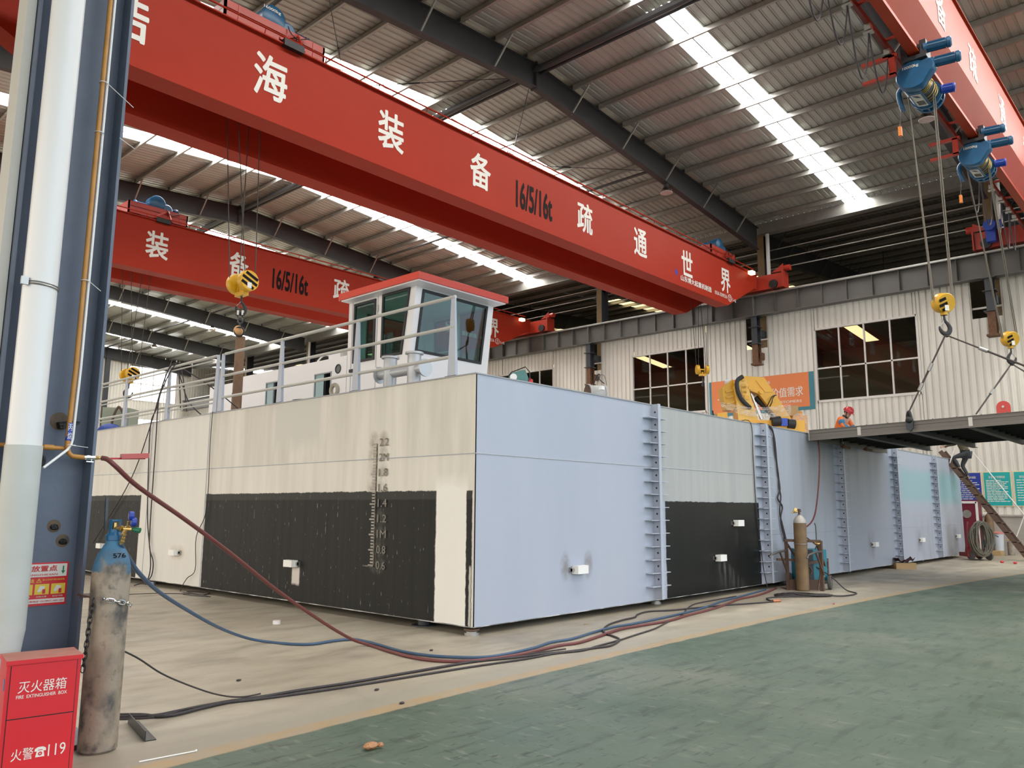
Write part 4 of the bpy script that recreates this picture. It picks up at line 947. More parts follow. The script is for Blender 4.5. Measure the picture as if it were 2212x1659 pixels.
# ------------------------------------------------------------------ wheelhouse and deck cabin
DK = HT-0.045
wh = thing('wheelhouse', 'white wheelhouse with red roof slab and slanted tinted windows on the barge deck', 'wheelhouse', (10.3, 11.7, DK))
XW, XR2 = 9.25, 11.30
def yf(z): return 10.79+(5.59-z)*0.1192          # leaning front
mb = MB(); mb.box((9.0, 10.45, 5.54), (11.37, 12.85, 5.67)); part(mb, 'roof_slab', mat('roof_red', (0.62, 0.055, 0.028), 0.4), wh, smooth=0)
mb = MB(); mb.box((10.0, 10.62, 5.67), (10.5, 10.9, 5.74)); part(mb, 'roof_hatch', WHITE, wh, smooth=0)
mb = MB(); mb.box((9.04, 10.49, 5.515), (11.33, 12.81, 5.54)); part(mb, 'eave_soffit', WHITE, wh, smooth=0)
def panel(mb, P3, poly, hole_list):
    """flat wall polygon with quadrilateral windows cut out (filled as triangles)"""
    bm = bmesh.new(); loops = [poly]+hole_list; ed = []
    for lp in loops:
        vs = [bm.verts.new((p[0], p[1], 0)) for p in lp]
        for i in range(len(vs)): ed.append(bm.edges.new((vs[i], vs[(i+1) % len(vs)])))
    bmesh.ops.triangle_fill(bm, use_beauty=True, use_dissolve=False, edges=ed)
    bm.verts.index_update(); mb.add([P3(v.co.x, v.co.y) for v in bm.verts], [tuple(v.index for v in f.verts) for f in bm.faces]); bm.free()
side_w = [[(11.75, 5.53-0.03), (10.965, 5.50), (11.165, 4.29), (11.75, 4.30)], [(12.63, 5.46), (11.975, 5.46), (11.975, 4.29), (12.63, 4.29)]]
front_w = [[(9.42, 5.47), (11.12, 5.47), (11.08, 4.33), (9.385, 4.33)]]
inner = lambda d: (lambda a, b: (a, b))
def frontP(off=0.0): return lambda x, z: (x, yf(z)-off, z)
def sideP(off=0.0, X=XW, s=1): return lambda y, z: (X-s*off, y, z)
ybt = yf(DK)
mb = MB(); panel(mb, sideP(), [(10.795, 5.52), (12.83, 5.52), (12.83, DK), (ybt, DK)], side_w); part(mb, 'side_wall', WHITE, wh, smooth=0)
mb = MB(); panel(mb, frontP(), [(XW, 5.52), (XR2, 5.52), (XR2, DK), (XW, DK)], front_w); part(mb, 'front_wall', WHITE, wh, smooth=0)
far_w = [[(11.75, 5.50), (10.965, 5.50), (11.165, 4.29), (11.75, 4.30)], [(12.55, 5.46), (11.95, 5.46), (11.95, 4.29), (12.55, 4.29)]]
mb = MB(); panel(mb, sideP(0, XR2), [(10.795, 5.52), (12.83, 5.52), (12.83, DK), (ybt, DK)], far_w); part(mb, 'side_wall', WHITE, wh, smooth=0)
back_w = [[(9.7, 5.40), (10.9, 5.40), (10.9, 4.45), (9.7, 4.45)]]
mb = MB(); panel(mb, lambda x, z: (x, 12.83, z), [(XW, 5.52), (XR2, 5.52), (XR2, DK), (XW, DK)], back_w); part(mb, 'rear_wall', WHITE, wh, smooth=0)
TINT = glassmat('tinted_glass', (0.30, 0.52, 0.46), 1.6)
def gasket(mb, P3o, quad, w, P3i):
    cx = sum(p[0] for p in quad)/4; cz = sum(p[1] for p in quad)/4
    ins = []
    for p in quad:
        dx_, dz_ = cx-p[0], cz-p[1]; ins.append((p[0]+math.copysign(w, dx_), p[1]+math.copysign(w, dz_)))
    outq = [(p[0]-math.copysign(w*0.4, cx-p[0]), p[1]-math.copysign(w*0.4, cz-p[1])) for p in quad]
    o = [P3o(*p) for p in outq]; i_ = [P3o(*p) for p in ins]; b = [P3i(*p) for p in ins]; ob = [P3i(*p) for p in outq]
    mb.add(o+i_+b+ob, [(k, (k+1) % 4, 4+(k+1) % 4, 4+k) for k in range(4)]+[(4+k, 4+(k+1) % 4, 8+(k+1) % 4, 8+k) for k in range(4)]+[(12+k, 12+(k+1) % 4, (k+1) % 4, k) for k in range(4)])
    return ins
wins_ = [(sideP(0.022), sideP(-0.01), sideP(0.0), qd) for qd in side_w]+[(frontP(0.022), frontP(-0.01), frontP(0.0), front_w[0])]
wins_ += [(sideP(-0.022, XR2), sideP(0.01, XR2), sideP(0.0, XR2), qd) for qd in far_w]+[(lambda x, z: (x, 12.852, z), lambda x, z: (x, 12.82, z), lambda x, z: (x, 12.83, z), back_w[0])]
for po, pi_, pg, qd in wins_:
    mb = MB(); gasket(mb, po, qd, 0.035, pi_); gk = part(mb, 'window_gasket', BLACK, wh, smooth=0)
    mb = MB(); mb.add([pg(*p) for p in qd], [(0, 1, 2, 3)]); part(mb, 'window_pane', TINT, gk, 'green tinted pane', smooth=0)
mb = MB()
for a, b in (((12.70, 4.0), (12.70, 5.53)), ((12.70, 5.53), (11.905, 5.53)), ((11.905, 5.53), (11.915, 4.0)), ((11.915, DK), (11.915, 4.0)), ((12.70, DK), (12.70, 4.0))):
    mb.beam((XW-0.004, a[0], a[1]), (XW-0.004, b[0], b[1]), 0.012, 0.012)
part(mb, 'door_seam', mat('seam_grey', (0.45, 0.44, 0.44), 0.5), wh, smooth=0)
mb = MB(); mb.box((XW-0.05, 12.55, 4.10), (XW, 12.70, 4.16)); part(mb, 'door_handle', BLACK, wh, smooth=0)
for z_ in (5.2, 4.0):
    mb = MB(); mb.cyl((XW-0.012, 11.90, z_), (XW-0.012, 11.90, z_+0.14), 0.014, 8); part(mb, 'door_hinge', STEEL, wh)
mb = MB(); mb.box((XW, ybt, DK), (XR2, 12.83, DK+0.02)); mb.box((9.7, 11.1, DK+0.02), (11.0, 11.4, 4.15)); part(mb, 'console', mat('console_grey', (0.35, 0.36, 0.36), 0.6), wh, smooth=0)

cab = thing('deck_cabin', 'long low white cabin stretching behind the wheelhouse on the barge deck', 'cabin', (10.3, 15.5, DK))
cw = [[(13.92, 4.19), (13.35, 4.19), (13.35, DK+0.4), (13.92, DK+0.4)], [(15.80, 4.205), (15.29, 4.205), (15.29, DK+0.4), (15.80, DK+0.4)]]
mb = MB(); panel(mb, sideP(), [(12.84, 4.47), (13.18, 4.47), (17.0, 4.47), (17.0, DK), (12.84, DK)], cw); part(mb, 'side_wall', WHITE, cab, smooth=0)
mb = MB(); mb.box((XW+0.002, 12.84, 4.45), (11.3, 17.0, 4.47)); mb.box((XW+0.002, 16.98, DK), (11.3, 17.0, 4.45)); part(mb, 'cabin_roof', WHITE, cab, smooth=0)
mb = MB(); mb.box((XW+0.25, 17.0, DK), (11.0, 18.9, 4.45)); part(mb, 'aft_cabin', WHITE, cab, smooth=0)
mb = MB(); mb.box((XW+0.23, 17.35, DK), (XW+0.25, 17.75, 4.2)); part(mb, 'doorway_shade_sheet', BLACK, cab, 'black sheet for the shade in the doorway', smooth=0)  # black sheet stands in for the shade inside the doorway
CABGL = mat('cabin_glass', (0.10, 0.22, 0.23), 0.08)
for qd in cw:
    y0, y1 = qd[1][0], qd[0][0]; z0, z1 = DK+0.4, qd[0][1]
    mb = MB(); mb.box((XW-0.012, y0-0.015, z1-0.01), (XW+0.02, y1+0.015, z1+0.015)); mb.box((XW-0.012, y0-0.015, z0), (XW+0.02, y0+0.012, z1)); mb.box((XW-0.012, y1-0.012, z0), (XW+0.02, y1+0.015, z1)); wf_ = part(mb, 'cabin_window', mat('alu_grey', (0.30, 0.31, 0.32), 0.4, metal=0.4), cab, smooth=0)
    mb = MB(); ym = y0+(y1-y0)*0.46; mb.box((XW+0.004, ym, z0), (XW+0.008, y1, z1)); part(mb, 'sliding_pane', CABGL, wf_, smooth=0)
    mb = MB(); mb.box((XW+0.03, ym-0.02, z0), (XW+0.04, ym, z1)); mb.box((XW+0.4, y0-0.2, z0-0.2), (XW+0.41, y1+0.3, z1+0.1)); part(mb, 'interior_shade_sheet', mat('cabin_shade', (0.03, 0.03, 0.03), 0.8), wf_, smooth=0)  # near-black sheet behind the pane stands in for the unlit cabin inside
mb = MB(); mb.torus((XW-0.005, 13.12, 4.23), X_, 0.085, 0.014, 24, 6); ph = part(mb, 'porthole', STEELDK, cab)
mb = MB(); mb.cyl((XW-0.004, 13.12, 4.23), (XW+0.002, 13.12, 4.23), 0.08, 20); part(mb, 'porthole_glass', mat('porthole_dark', (0.05, 0.055, 0.05), 0.2), ph)
mb = MB(); mb.box((XW+0.02, 13.1, 4.47), (XW+0.4, 13.4, 4.62)); mb.cyl((XW+0.15, 13.6, 4.47), (XW+0.15, 13.6, 4.60), 0.05, 10); mb.tube(spline([(XW+0.15, 13.6, 4.58), (XW+0.1, 13.8, 4.6), (XW+0.1, 14.0, 4.5)]), 0.02, 6); part(mb, 'roof_fitting', WHITE, cab)

bo = thing('mooring_bollard', 'twin grey mooring bollard with cross tube below the wheelhouse windows', 'bollard', (7.5, 9.05, DK))
BOL = mat('bollard_grey', (0.48, 0.49, 0.50), 0.4, metal=0.3)
for y_ in (9.31, 8.76):
    mb = MB(); mb.lathe([(0, 0), (0.10, 0), (0.10, 0.60), (0.135, 0.60), (0.135, 0.63), (0, 0.63)], (7.5, y_, DK+0.01), n=24); part(mb, 'bollard_post', BOL, bo)
mb = MB(); mb.cyl((7.5, 9.55, 3.49), (7.5, 8.52, 3.49), 0.072, 20); mb.cyl((7.5, 9.56, 3.49), (7.5, 9.54, 3.49), 0.13, 20); mb.cyl((7.5, 8.53, 3.49), (7.5, 8.50, 3.49), 0.13, 24); part(mb, 'cross_tube', BOL, bo)
mb = MB(); mb.box((7.25, 8.45, DK), (7.75, 9.62, DK+0.012)); part(mb, 'base_plate', RUST, bo, smooth=0)
mb = MB(); mb.torus((7.1, 10.15, 3.27), X_, 0.085, 0.032, 24, 10); mb.box((7.06, 10.07, DK), (7.14, 10.23, 3.19)); single(mb, 'mooring_ring', mat('ring_beige', (0.36, 0.32, 0.25), 0.6), 'round beige mooring ring standing at the deck edge near the cabin window', 'mooring ring', loc=(7.1, 10.15, DK))
mb = MB(); mb.lathe([(0.2, 0), (0.24, 0.0), (0.24, 0.10), (0.2, 0.10)], (7.25, 11.1, DK), n=20); mb.cyl((7.25, 11.1, DK), (7.25, 11.1, DK+0.04), 0.2, 20); single(mb, 'hatch_coaming', STEELDK, 'dark round hatch rim peeping over the deck edge by a rail post', 'hatch', loc=(7.25, 11.1, DK))

# hanging pipe with chain hoist below the near hook
pp = thing('steel_pipe', 'rusty upright steel pipe hung from the big yellow hook, behind the guard rail', 'pipe', (8.38, 15.5, DK))
mb = MB(); n = 20; mb.lathe([(0.088, 0), (0.10, 0), (0.10, 1.97), (0.088, 1.97), (0.088, 0)], (8.40, 15.5, DK+0.01), n=20); part(mb, 'pipe_body', RUSTBR, pp)
ch = thing('chain_hoist', 'small ochre chain hoist between black slings and the rusty pipe', 'chain hoist', (8.36, 15.5, 5.1))
mb = MB(); mb.ball((8.34, 15.5, 5.20), 0.12, 14, (0.9, 0.7, 1.0)); part(mb, 'hoist_body', mat('hoist_ochre', (0.55, 0.30, 0.12), 0.5), ch)
mb = MB(); mb.torus((8.32, 15.42, 5.17), FLAT, 0.10, 0.02, 20, 6); part(mb, 'hand_wheel', BLACK, ch)
mb = MB(); mb.torus((8.37, 15.5, 5.43), FLAT, 0.055, 0.016, 16, 6); mb.torus((8.37, 15.5, 5.34), rgt, 0.035, 0.012, 12, 6); part(mb, 'top_shackle', STEELDK, ch)
sl = thing('wire_sling', 'short black twin wire sling on the big yellow hook, above the chain hoist', 'sling', (8.4, 15.55, 5.45))
for s_ in (-1, 1):
    mb = MB(); a = Vector((8.37, 15.52, 5.50))+rgt*0.05*s_; b = Vector(hk1)+Vector((0, 0, 0.0))
    mb.tube(spline([a, a+Z_*0.10+rgt*0.02*s_, (a+b)/2+rgt*0.06*s_, b+rgt*0.05*s_-Z_*0.03, b+FLAT*0.03]), 0.014, 6); mb.tube(spline([a, a+Z_*0.12-rgt*0.01*s_, (a+b)/2-rgt*0.02*s_, b+rgt*0.0*s_-Z_*0.03]), 0.014, 6); sp_ = part(mb, 'sling_leg', BLACK, sl)
    mb = MB(); mb.cyl(a+Z_*0.06, a+Z_*0.16, 0.025, 10); part(mb, 'ferrule', mat('ferrule_white', (0.6, 0.58, 0.52), 0.4, metal=0.5), sp_)
def loc_frame(o):
    """points (across, up, deeper) around a spot, seen square-on"""
    o = Vector((o[0], o[1], 0))
    return lambda u, z, d=0.0: o+rgt*u+FLAT*d+Z_*z
def plate(mb, Lf, poly, d0, d1):
    m = len(poly); vs = [Lf(u, z, d0) for u, z in poly]+[Lf(u, z, d1) for u, z in poly]
    mb.add(vs, [tuple(range(m)), tuple(range(m, 2*m))[::-1]]+[(i, (i+1) % m, m+(i+1) % m, m+i) for i in range(m)])
    return mb
# ------------------------------------------------------------------ folded crane and packages on the deck
Lf = loc_frame((18.9, 8.6))
kb = thing('folding_deck_crane', 'yellow folded deck crane partly wrapped in clear film, in front of the orange banner', 'deck crane', (18.9, 8.6, DK))
mb = MB(); plate(mb, Lf, [(-0.46,4.83),(0.02,4.80),(0.31,4.34),(0.85,3.43),(0.84,DK+0.35),(0.5,DK+0.35),(0.59,3.42),(0.11,4.04),(-0.12,4.37),(-0.35,4.46),(-0.41,4.6)], 0.05, 0.45); bm_ = part(mb, 'outer_boom', CRANEYEL, kb, smooth=0)
for u, z in ((-0.35, 4.52), (-0.08, 4.42), (-0.52, 4.74)):
    mb = MB(); mb.cyl(Lf(u, z, -0.02), Lf(u, z, 0.48), 0.055, 14); part(mb, 'pivot_pin', CRANEYEL, bm_)
mb = MB(); plate(mb, Lf, [(-0.2,4.72),(0.05,4.70),(0.22,4.42),(0.02,4.42)], 0.03, 0.05); part(mb, 'stiffening_plate', CRANEYEL, bm_, smooth=0)
mb = MB(); plate(mb, Lf, [(-0.66,4.72),(-0.48,4.83),(-0.40,4.57),(-0.33,4.19),(-0.16,3.64),(-0.16,DK+0.3),(-0.68,DK+0.3),(-0.68,3.64),(-0.71,4.08),(-0.76,4.53)], 0.0, 0.42); ib = part(mb, 'inner_boom', mat('boom_pale_yellow', (0.80, 0.50, 0.10), 0.4), kb, smooth=0)
mb = MB(); 
for z in (4.38, 4.56): mb.cyl(Lf(-0.52, z, -0.012), Lf(-0.52, z, 0.0), 0.065, 16)
plate(mb, Lf, [(-0.585,4.38),(-0.455,4.38),(-0.455,4.56),(-0.585,4.56)], -0.012, 0.0); part(mb, 'slot_plate', CRANEYEL, ib)
mb = MB(); plate(mb, Lf, [(-0.52,4.22),(-0.40,4.22),(-0.40,4.32),(-0.52,4.32)], -0.02, 0.0); part(mb, 'slot_plate', CRANEYEL, ib, smooth=0)
mb = MB(); plate(mb, Lf, [(-1.03,4.53),(-0.88,4.66),(-0.76,4.75),(-0.67,4.46),(-0.68,4.08),(-0.78,3.95),(-0.95,3.98),(-1.01,4.26)], 0.1, 0.5); lb = part(mb, 'winch_housing', YELLOW, kb, smooth=0)
for z in (4.1, 4.25, 4.4): 
    mb = MB(); plate(mb, Lf, [(-0.95,z),(-0.75,z+0.05),(-0.75,z+0.10),(-0.95,z+0.05)], 0.06, 0.1); part(mb, 'housing_rib', YELLOW, lb, smooth=0)
mb = MB(); mb.ball(Lf(-0.83, 4.70, 0.3), 0.085, 14, (1, 1, 1)); part(mb, 'end_cap', LIGHTGREY, kb)
mb = MB(); mb.tube(spline([Lf(-0.55,4.80,-0.05), Lf(-0.70,4.68,-0.07), Lf(-0.70,4.44,-0.08), Lf(-0.61,4.22,-0.07), Lf(-0.46,4.06,-0.06), Lf(-0.39,4.02,0.0)]), 0.055, 10); part(mb, 'hose_bundle', BLACK, kb)
mb = MB(); mb.cyl(Lf(-0.28,4.40,0.2), Lf(-0.05,3.75,0.2), 0.035, 12); mb.cyl(Lf(-0.21,4.40,0.3), Lf(0.02,3.75,0.3), 0.03, 12); part(mb, 'piston_rod', CHROME, kb)
mb = MB(); mb.cyl(Lf(-0.15,4.32,0.26), Lf(0.42,3.70,0.26), 0.075, 14); part(mb, 'lift_cylinder', BLACK, kb)
for a in (0.0, 0.07):
    mb = MB(); mb.tube(spline([Lf(0.30-a*0.5,4.34,0.02), Lf(0.18,4.30-a,-0.03), Lf(0.10+a,4.16,-0.02), Lf(0.06+a,4.05,0.05)]), 0.012, 6); part(mb, 'hydraulic_hose', BLACK, kb)
mb = MB(); mb.cyl(Lf(0.12,3.66,-0.05), Lf(0.34,3.68,-0.05), 0.13, 18); mb.cyl(Lf(0.52,3.62,-0.05), Lf(0.70,3.60,-0.05), 0.12, 16); part(mb, 'slew_motor', BLACK, kb)
mb = MB(); plate(mb, Lf, [(0.34,3.55),(0.50,3.55),(0.50,3.74),(0.34,3.74)], -0.14, 0.1); part(mb, 'valve_block', MOTORBLUE, kb, smooth=0)
mb = MB(); plate(mb, Lf, [(-1.22,3.70),(-0.94,3.70),(-0.96,3.90),(-1.20,3.87)], 0.0, 0.3); part(mb, 'control_stand', CRANEYEL, kb, smooth=0)
mb = MB(); mb.cyl(Lf(-1.28,3.78,0.1), Lf(-1.30,3.95,0.1), 0.02, 8); mb.cyl(Lf(-1.28,3.78,0.1), Lf(-1.18,3.80,0.1), 0.03, 8); part(mb, 'control_lever', BLACK, kb)
mb = MB(); mb.cyl(Lf(-0.25, DK, 0.25), Lf(-0.25, DK+0.4, 0.25), 0.5, 20); mb.cyl(Lf(-0.25, DK, 0.25), Lf(-0.25, DK+0.08, 0.25), 0.75, 20); mb.beam(Lf(-1.2, DK+0.42, 0.25), Lf(0.95, DK+0.42, 0.25), 0.6, 0.35); part(mb, 'crane_base', CRANEYEL, kb)
FILM = bpy.data.materials.new('clear_film'); FILM.use_nodes = True
_n = FILM.node_tree.nodes; _l = FILM.node_tree.links; _p = _n['Principled BSDF']; _tr = _n.new('ShaderNodeBsdfTransparent'); _mx = _n.new('ShaderNodeMixShader'); _nz = _n.new('ShaderNodeTexNoise'); _nz.inputs['Scale'].default_value = 9; _nz.inputs['Detail'].default_value = 5; _nz.inputs['Distortion'].default_value = 2.0
_mr = _n.new('ShaderNodeMapRange'); _mr.inputs[1].default_value = 0.42; _mr.inputs[2].default_value = 0.68; _mr.inputs[3].default_value = 0.08; _mr.inputs[4].default_value = 0.65
_p.inputs['Base Color'].default_value = (0.75, 0.72, 0.68, 1); _p.inputs['Roughness'].default_value = 0.2
_l.new(_nz.outputs[0], _mr.inputs[0]); _l.new(_mr.outputs[0], _mx.inputs[0]); _l.new(_tr.outputs[0], _mx.inputs[1]); _l.new(_p.outputs[0], _mx.inputs[2]); _l.new(_mx.outputs[0], _n['Material Output'].inputs[0])
def film(pts, d):
    mb = MB(); vs = []
    for i, (u, z0, z1) in enumerate(pts):
        for k in range(6):
            t = k/5; vs.append(Lf(u+random.uniform(-.015, .015), z0+(z1-z0)*t+random.uniform(-.01, .01), d+random.uniform(-.03, .03)))
    return mb.add(vs, [(i*6+k, i*6+k+1, (i+1)*6+k+1, (i+1)*6+k) for i in range(len(pts)-1) for k in range(5)])
part(film([(-1.15,4.05,4.14),(-1.0,3.95,4.12),(-0.85,3.93,4.10),(-0.7,3.84,4.06),(-0.5,3.82,4.03),(-0.3,3.78,4.0),(-0.1,3.75,4.02),(0.1,3.76,4.03),(0.3,3.76,4.06),(0.5,3.80,4.09),(0.6,3.82,4.08)], -0.11), 'wrapping_film', FILM, kb, 'wrinkled clear film')
mb = MB(); plate(mb, Lf, [(0.70,3.86),(0.96,3.86),(0.95,4.13),(0.71,4.11)], 0.35, 0.6); single(mb, 'carton', CARTON, 'brown carton standing on top of the wrapped package by the deck crane', 'box', smooth=0, loc=Lf(0.82, 3.86, 0.47))
mb = MB(); plate(mb, Lf, [(0.80,DK),(1.17,DK),(1.16,3.86),(0.80,3.86)], 0.30, 0.62); plate(mb, Lf, [(0.96,3.86),(1.08,3.86),(1.06,3.98),(0.96,3.99)], 0.38, 0.58); wb = single(mb, 'wrapped_package', mat('carton_orange', (0.62, 0.30, 0.06), 0.6), 'orange-brown wrapped package beside the yellow deck crane', 'package', smooth=0, loc=Lf(0.98, DK, 0.46))
part(film([(0.74,3.45,3.80),(0.84,3.35,3.90),(0.95,3.35,3.92),(1.06,3.35,3.9),(1.18,3.35,3.8)], 0.27), 'wrapping_film', FILM, wb)

Lg = loc_frame((8.5, 7.5))
wm = thing('wire_feeder', 'small teal machine with frame handles at the hull edge below the side window', 'machine', (8.5, 7.5, DK))
mb = MB(); plate(mb, Lg, [(-0.22,DK),(0.06,DK),(0.06,3.36),(0.02,3.47),(-0.05,3.46),(-0.20,3.41),(-0.22,3.38)], -0.05, 0.15); part(mb, 'machine_case', mat('machine_green', (0.08, 0.22, 0.21), 0.5, var=0.4, scale=10), wm, smooth=0)
mb = MB(); mb.tube([Lg(-0.22,3.38,-0.05), Lg(-0.18,3.43,-0.05), Lg(0.02,3.51,-0.05), Lg(0.08,3.44,-0.05), Lg(0.09,3.32,-0.05)], 0.009, 6); part(mb, 'carry_frame', BLACK, wm)
mb = MB(); mb.cyl(Lg(-0.15,3.36,-0.07), Lg(-0.15,3.36,-0.04), 0.05, 16); part(mb, 'wire_reel', PVC, wm)
mb = MB(); plate(mb, Lg, [(0.07,DK),(0.14,DK),(0.13,3.33),(0.07,3.36)], -0.02, 0.1); part(mb, 'red_cover', FIRE, wm, 'red cover', smooth=0)
Lh = loc_frame((10.5, 7.6))
sp = thing('exhaust_blower', 'grey drum-shaped blower with wire handle standing at the hull edge', 'blower', (10.5, 7.6, DK))
mb = MB(); mb.lathe([(0.15, 0), (0.16, 0.01), (0.16, 0.03), (0.145, 0.04), (0.145, 0.27), (0.16, 0.28), (0.16, 0.30), (0.0, 0.30)], Lh(-0.20, 3.37, 0.1), rgt+FLAT*0.35, 24); part(mb, 'drum', mat('drum_grey', (0.42, 0.42, 0.40), 0.5, var=0.5, scale=6), sp)
mb = MB(); mb.cyl(Lh(-0.19, 3.37, 0.1), Lh(-0.17, 3.37, 0.11), 0.14, 20); part(mb, 'fan_grille', STEELBR, sp)
mb = MB(); mb.tube(spline([Lh(-0.1,3.50,0.05), Lh(-0.06,3.62,0.05), Lh(-0.02,3.69,0.05), Lh(0.01,3.66,0.05), Lh(-0.03,3.60,0.05), Lh(-0.05,3.66,0.05), Lh(0.02,3.58,0.05), Lh(0.08,3.53,0.05)]), 0.008, 6); mb.tube(spline([Lh(-0.02,3.68,0.05), Lh(0.08,3.66,0.05), Lh(0.12,3.5,0.05)]), 0.004, 5); part(mb, 'cable_loop', BLACK, sp)
mb = MB(); plate(mb, Lh, [(-0.12,DK),(0.11,DK),(0.11,3.24),(-0.12,3.24)], 0.0, 0.2); part(mb, 'stand', STEELDK, sp, smooth=0)
mb = MB(); mb.cbox(Lh(0.02, 3.44, -0.08), (0.08, 0.06, 0.06)); part(mb, 'switch_box', WHITE, sp, smooth=0)
Lk = loc_frame((8.0, 19.6))
mb = MB(); plate(mb, Lk, [(-0.9,DK),(-0.24,DK),(-0.24,3.86),(-0.9,3.88)], 0.2, 0.7); single(mb, 'equipment_box', mat('sage_green', (0.30, 0.33, 0.25), 0.6), 'sage green equipment box on the far deck beside the slate column', 'equipment box', smooth=0, loc=Lk(-0.5, DK, 0.4))
mb = MB(); mb.tube(spline([Lk(-0.60,3.15,0.05), Lk(-0.55,3.60,0.05), Lk(-0.46,3.84,0.05), Lk(-0.40,3.84,0.05), Lk(-0.28,3.62,0.05), Lk(-0.22,3.3,0.05)]), 0.03, 8); single(mb, 'lifting_strap', STEELBR, 'dark brown lifting strap arched over the sage green box', 'strap', loc=Lk(-0.4, DK, 0.05))
mb = MB(); mb.ball(Lk(-0.5, DK+0.10, -0.12), 0.32, 14, (1.0, 0.6, 0.75)); mb.ball(Lk(-0.25, DK+0.06, -0.12), 0.2, 12, (1.1, 0.6, 0.8)); single(mb, 'tarpaulin', mat('tarp_blue', (0.02, 0.06, 0.30), 0.5, bump=0.9, bscale=6), 'bundled blue tarpaulin at the deck edge beside the slate column', 'tarpaulin', loc=Lk(-0.4, DK, -0.12))

# ------------------------------------------------------------------ hanging stiffened deck section
PX0, PX1, PYA, PYB = 17.0, 22.1, 0.2, 6.77
PZ = lambda y: 2.97+(6.77-y)*0.028
def pz(mb): mb.v = [(x, y, z+PZ(y)) for x, y, z in mb.v]; return mb
PST = mat('panel_grey', (0.17, 0.155, 0.14), 0.45, metal=0.2, var=0.5, scale=2, col2=(0.12, 0.105, 0.09), stretch=(1, 0.2, 6))
PUN = mat('panel_underside', (0.035, 0.034, 0.032), 0.6)
sec = thing('deck_section', 'flat dark steel deck section hanging level from four wire slings beside the hull', 'steel section', (19.5, 3.5, 2.97))
mb = MB(); mb.box((PX0+0.03, PYA, 0.19), (PX1, PYB-0.02, 0.205)); part(pz(mb), 'deck_plate', PUN, sec, smooth=0)
mb = MB(); 
for z0, d0 in ((0.0, 0.0), (0.075, 0.012), (0.15, 0.0)): mb.box((PX0+d0, PYA, z0), (PX0+0.03, PYB, z0+0.072))
mb.box((PX0-0.02, PYA, 0.215), (PX0+0.1, PYB, 0.225)); part(pz(mb), 'edge_beam', PST, sec, smooth=0)
mb = MB(); mb.box((PX0+0.03, PYB-0.02, 0.0), (PX1, PYB, 0.2)); part(pz(mb), 'end_beam', PST, sec, smooth=0)
mb = MB(); mb.box((PX0-0.015, PYB-0.005, 0.0), (PX0+0.03, PYB+0.006, 0.225)); part(pz(mb), 'end_cap', mat('fresh_cut', (0.55, 0.54, 0.52), 0.4, metal=0.5), sec, 'bright ground corner', smooth=0)
for k in range(1, 9):
    mb = MB(); x = PX0+0.6*k; mb.box((x-0.005, PYA, 0.09), (x+0.005, PYB-0.02, 0.19)); part(pz(mb), 'stiffener', PUN, sec, smooth=0)
for y in (5.72, 4.7, 3.66, 2.6, 1.6, 0.6):
    mb = MB(); mb.box((PX0+0.03, y-0.006, 0.0), (PX1, y+0.006, 0.19)); mb.box((PX0+0.03, y-0.06, -0.008), (PX1, y+0.06, 0.0)); part(pz(mb), 'cross_beam', PUN, sec, smooth=0)
    mb = MB(); mb.box((PX0-0.004, y-0.035, 0.03), (PX0, y+0.035, 0.2)); part(pz(mb), 'clip_plate', STEEL, sec, smooth=0)
for k in range(14):
    mb = MB(); mb.ball((PX0+0.04, PYB-0.35-0.42*k, 0.23), 0.016, 8); part(pz(mb), 'weld_stud', PST, sec)
mb = MB(); mb.prism([(-0.115, 0.0)]+[(0.115*math.cos(a), 0.12+0.115*math.sin(a)) for a in [PI*(1-k/12) for k in range(13)]]+[(0.115, 0.0)], (17.09, 3.11, 0.22), Vector((0,-1,0)), Z_, 0.04)
lg = part(pz(mb), 'lifting_lug', mat('lug_red', (0.60, 0.06, 0.05), 0.45), sec, 'red rounded lifting lug', smooth=0)
mb = MB(); mb.cyl((17.03, 3.11, 0.345), (17.10, 3.11, 0.345), 0.022, 12); part(pz(mb), 'lug_pin', STEEL, lg)
for y, x in ((6.6, 18.4), (6.5, 19.6)):
    mb = MB(); mb.cyl((x, y, -0.05), (x+0.5, y, -0.06), 0.03, 8); mb.cyl((x, y-0.05, -0.10), (x, y-0.05, 0.0), 0.03, 8); part(pz(mb), 'spare_shackle', RUST, sec)
SLG = mat('sling_rope', (0.06, 0.05, 0.042), 0.6, metal=0.3)
def wire_sling(label, top, bot, marks):
    t = thing('wire_sling', label, 'sling', tuple(top), 'slings of the hanging deck section'); top = Vector(top); bot = Vector(bot); d = bot-top
    side = d.cross(Z_).normalized()*0.018
    mb = MB(); mb.tube([top, top+d*marks[0]*0.5+side, top+d*marks[0]], 0.015, 7); mb.tube([top+side*0.3, top+d*marks[0]*0.5-side, top+d*marks[0]], 0.015, 7); mb.cyl(top+d*marks[0], top+d*marks[1], 0.02, 7)
    mb.tube([top+d*marks[1], top+d*(marks[1]+1)/2+side*0.8, bot], 0.014, 7); mb.tube([top+d*marks[1], top+d*(marks[1]+1)/2-side*0.8, bot], 0.014, 7); part(mb, 'rope_legs', SLG, t)
    dn = d.normalized()
    for f in marks:
        mb = MB(); mb.cyl(top+d*f-dn*0.08, top+d*f+dn*0.08, 0.036, 10); part(mb, 'ferrule', STEEL, t)
    mb = MB(); mb.torus(top, FLAT, 0.03, 0.014, 12, 6); part(mb, 'eye', SLG, t)
    return t
cl1 = (PX0-0.03, 4.72, 3.45)
wire_sling('near wire sling from the nearer hook down to the shackle on the facing panel edge', (17.13, 4.0, 4.93), cl1, (0.42, 0.68))
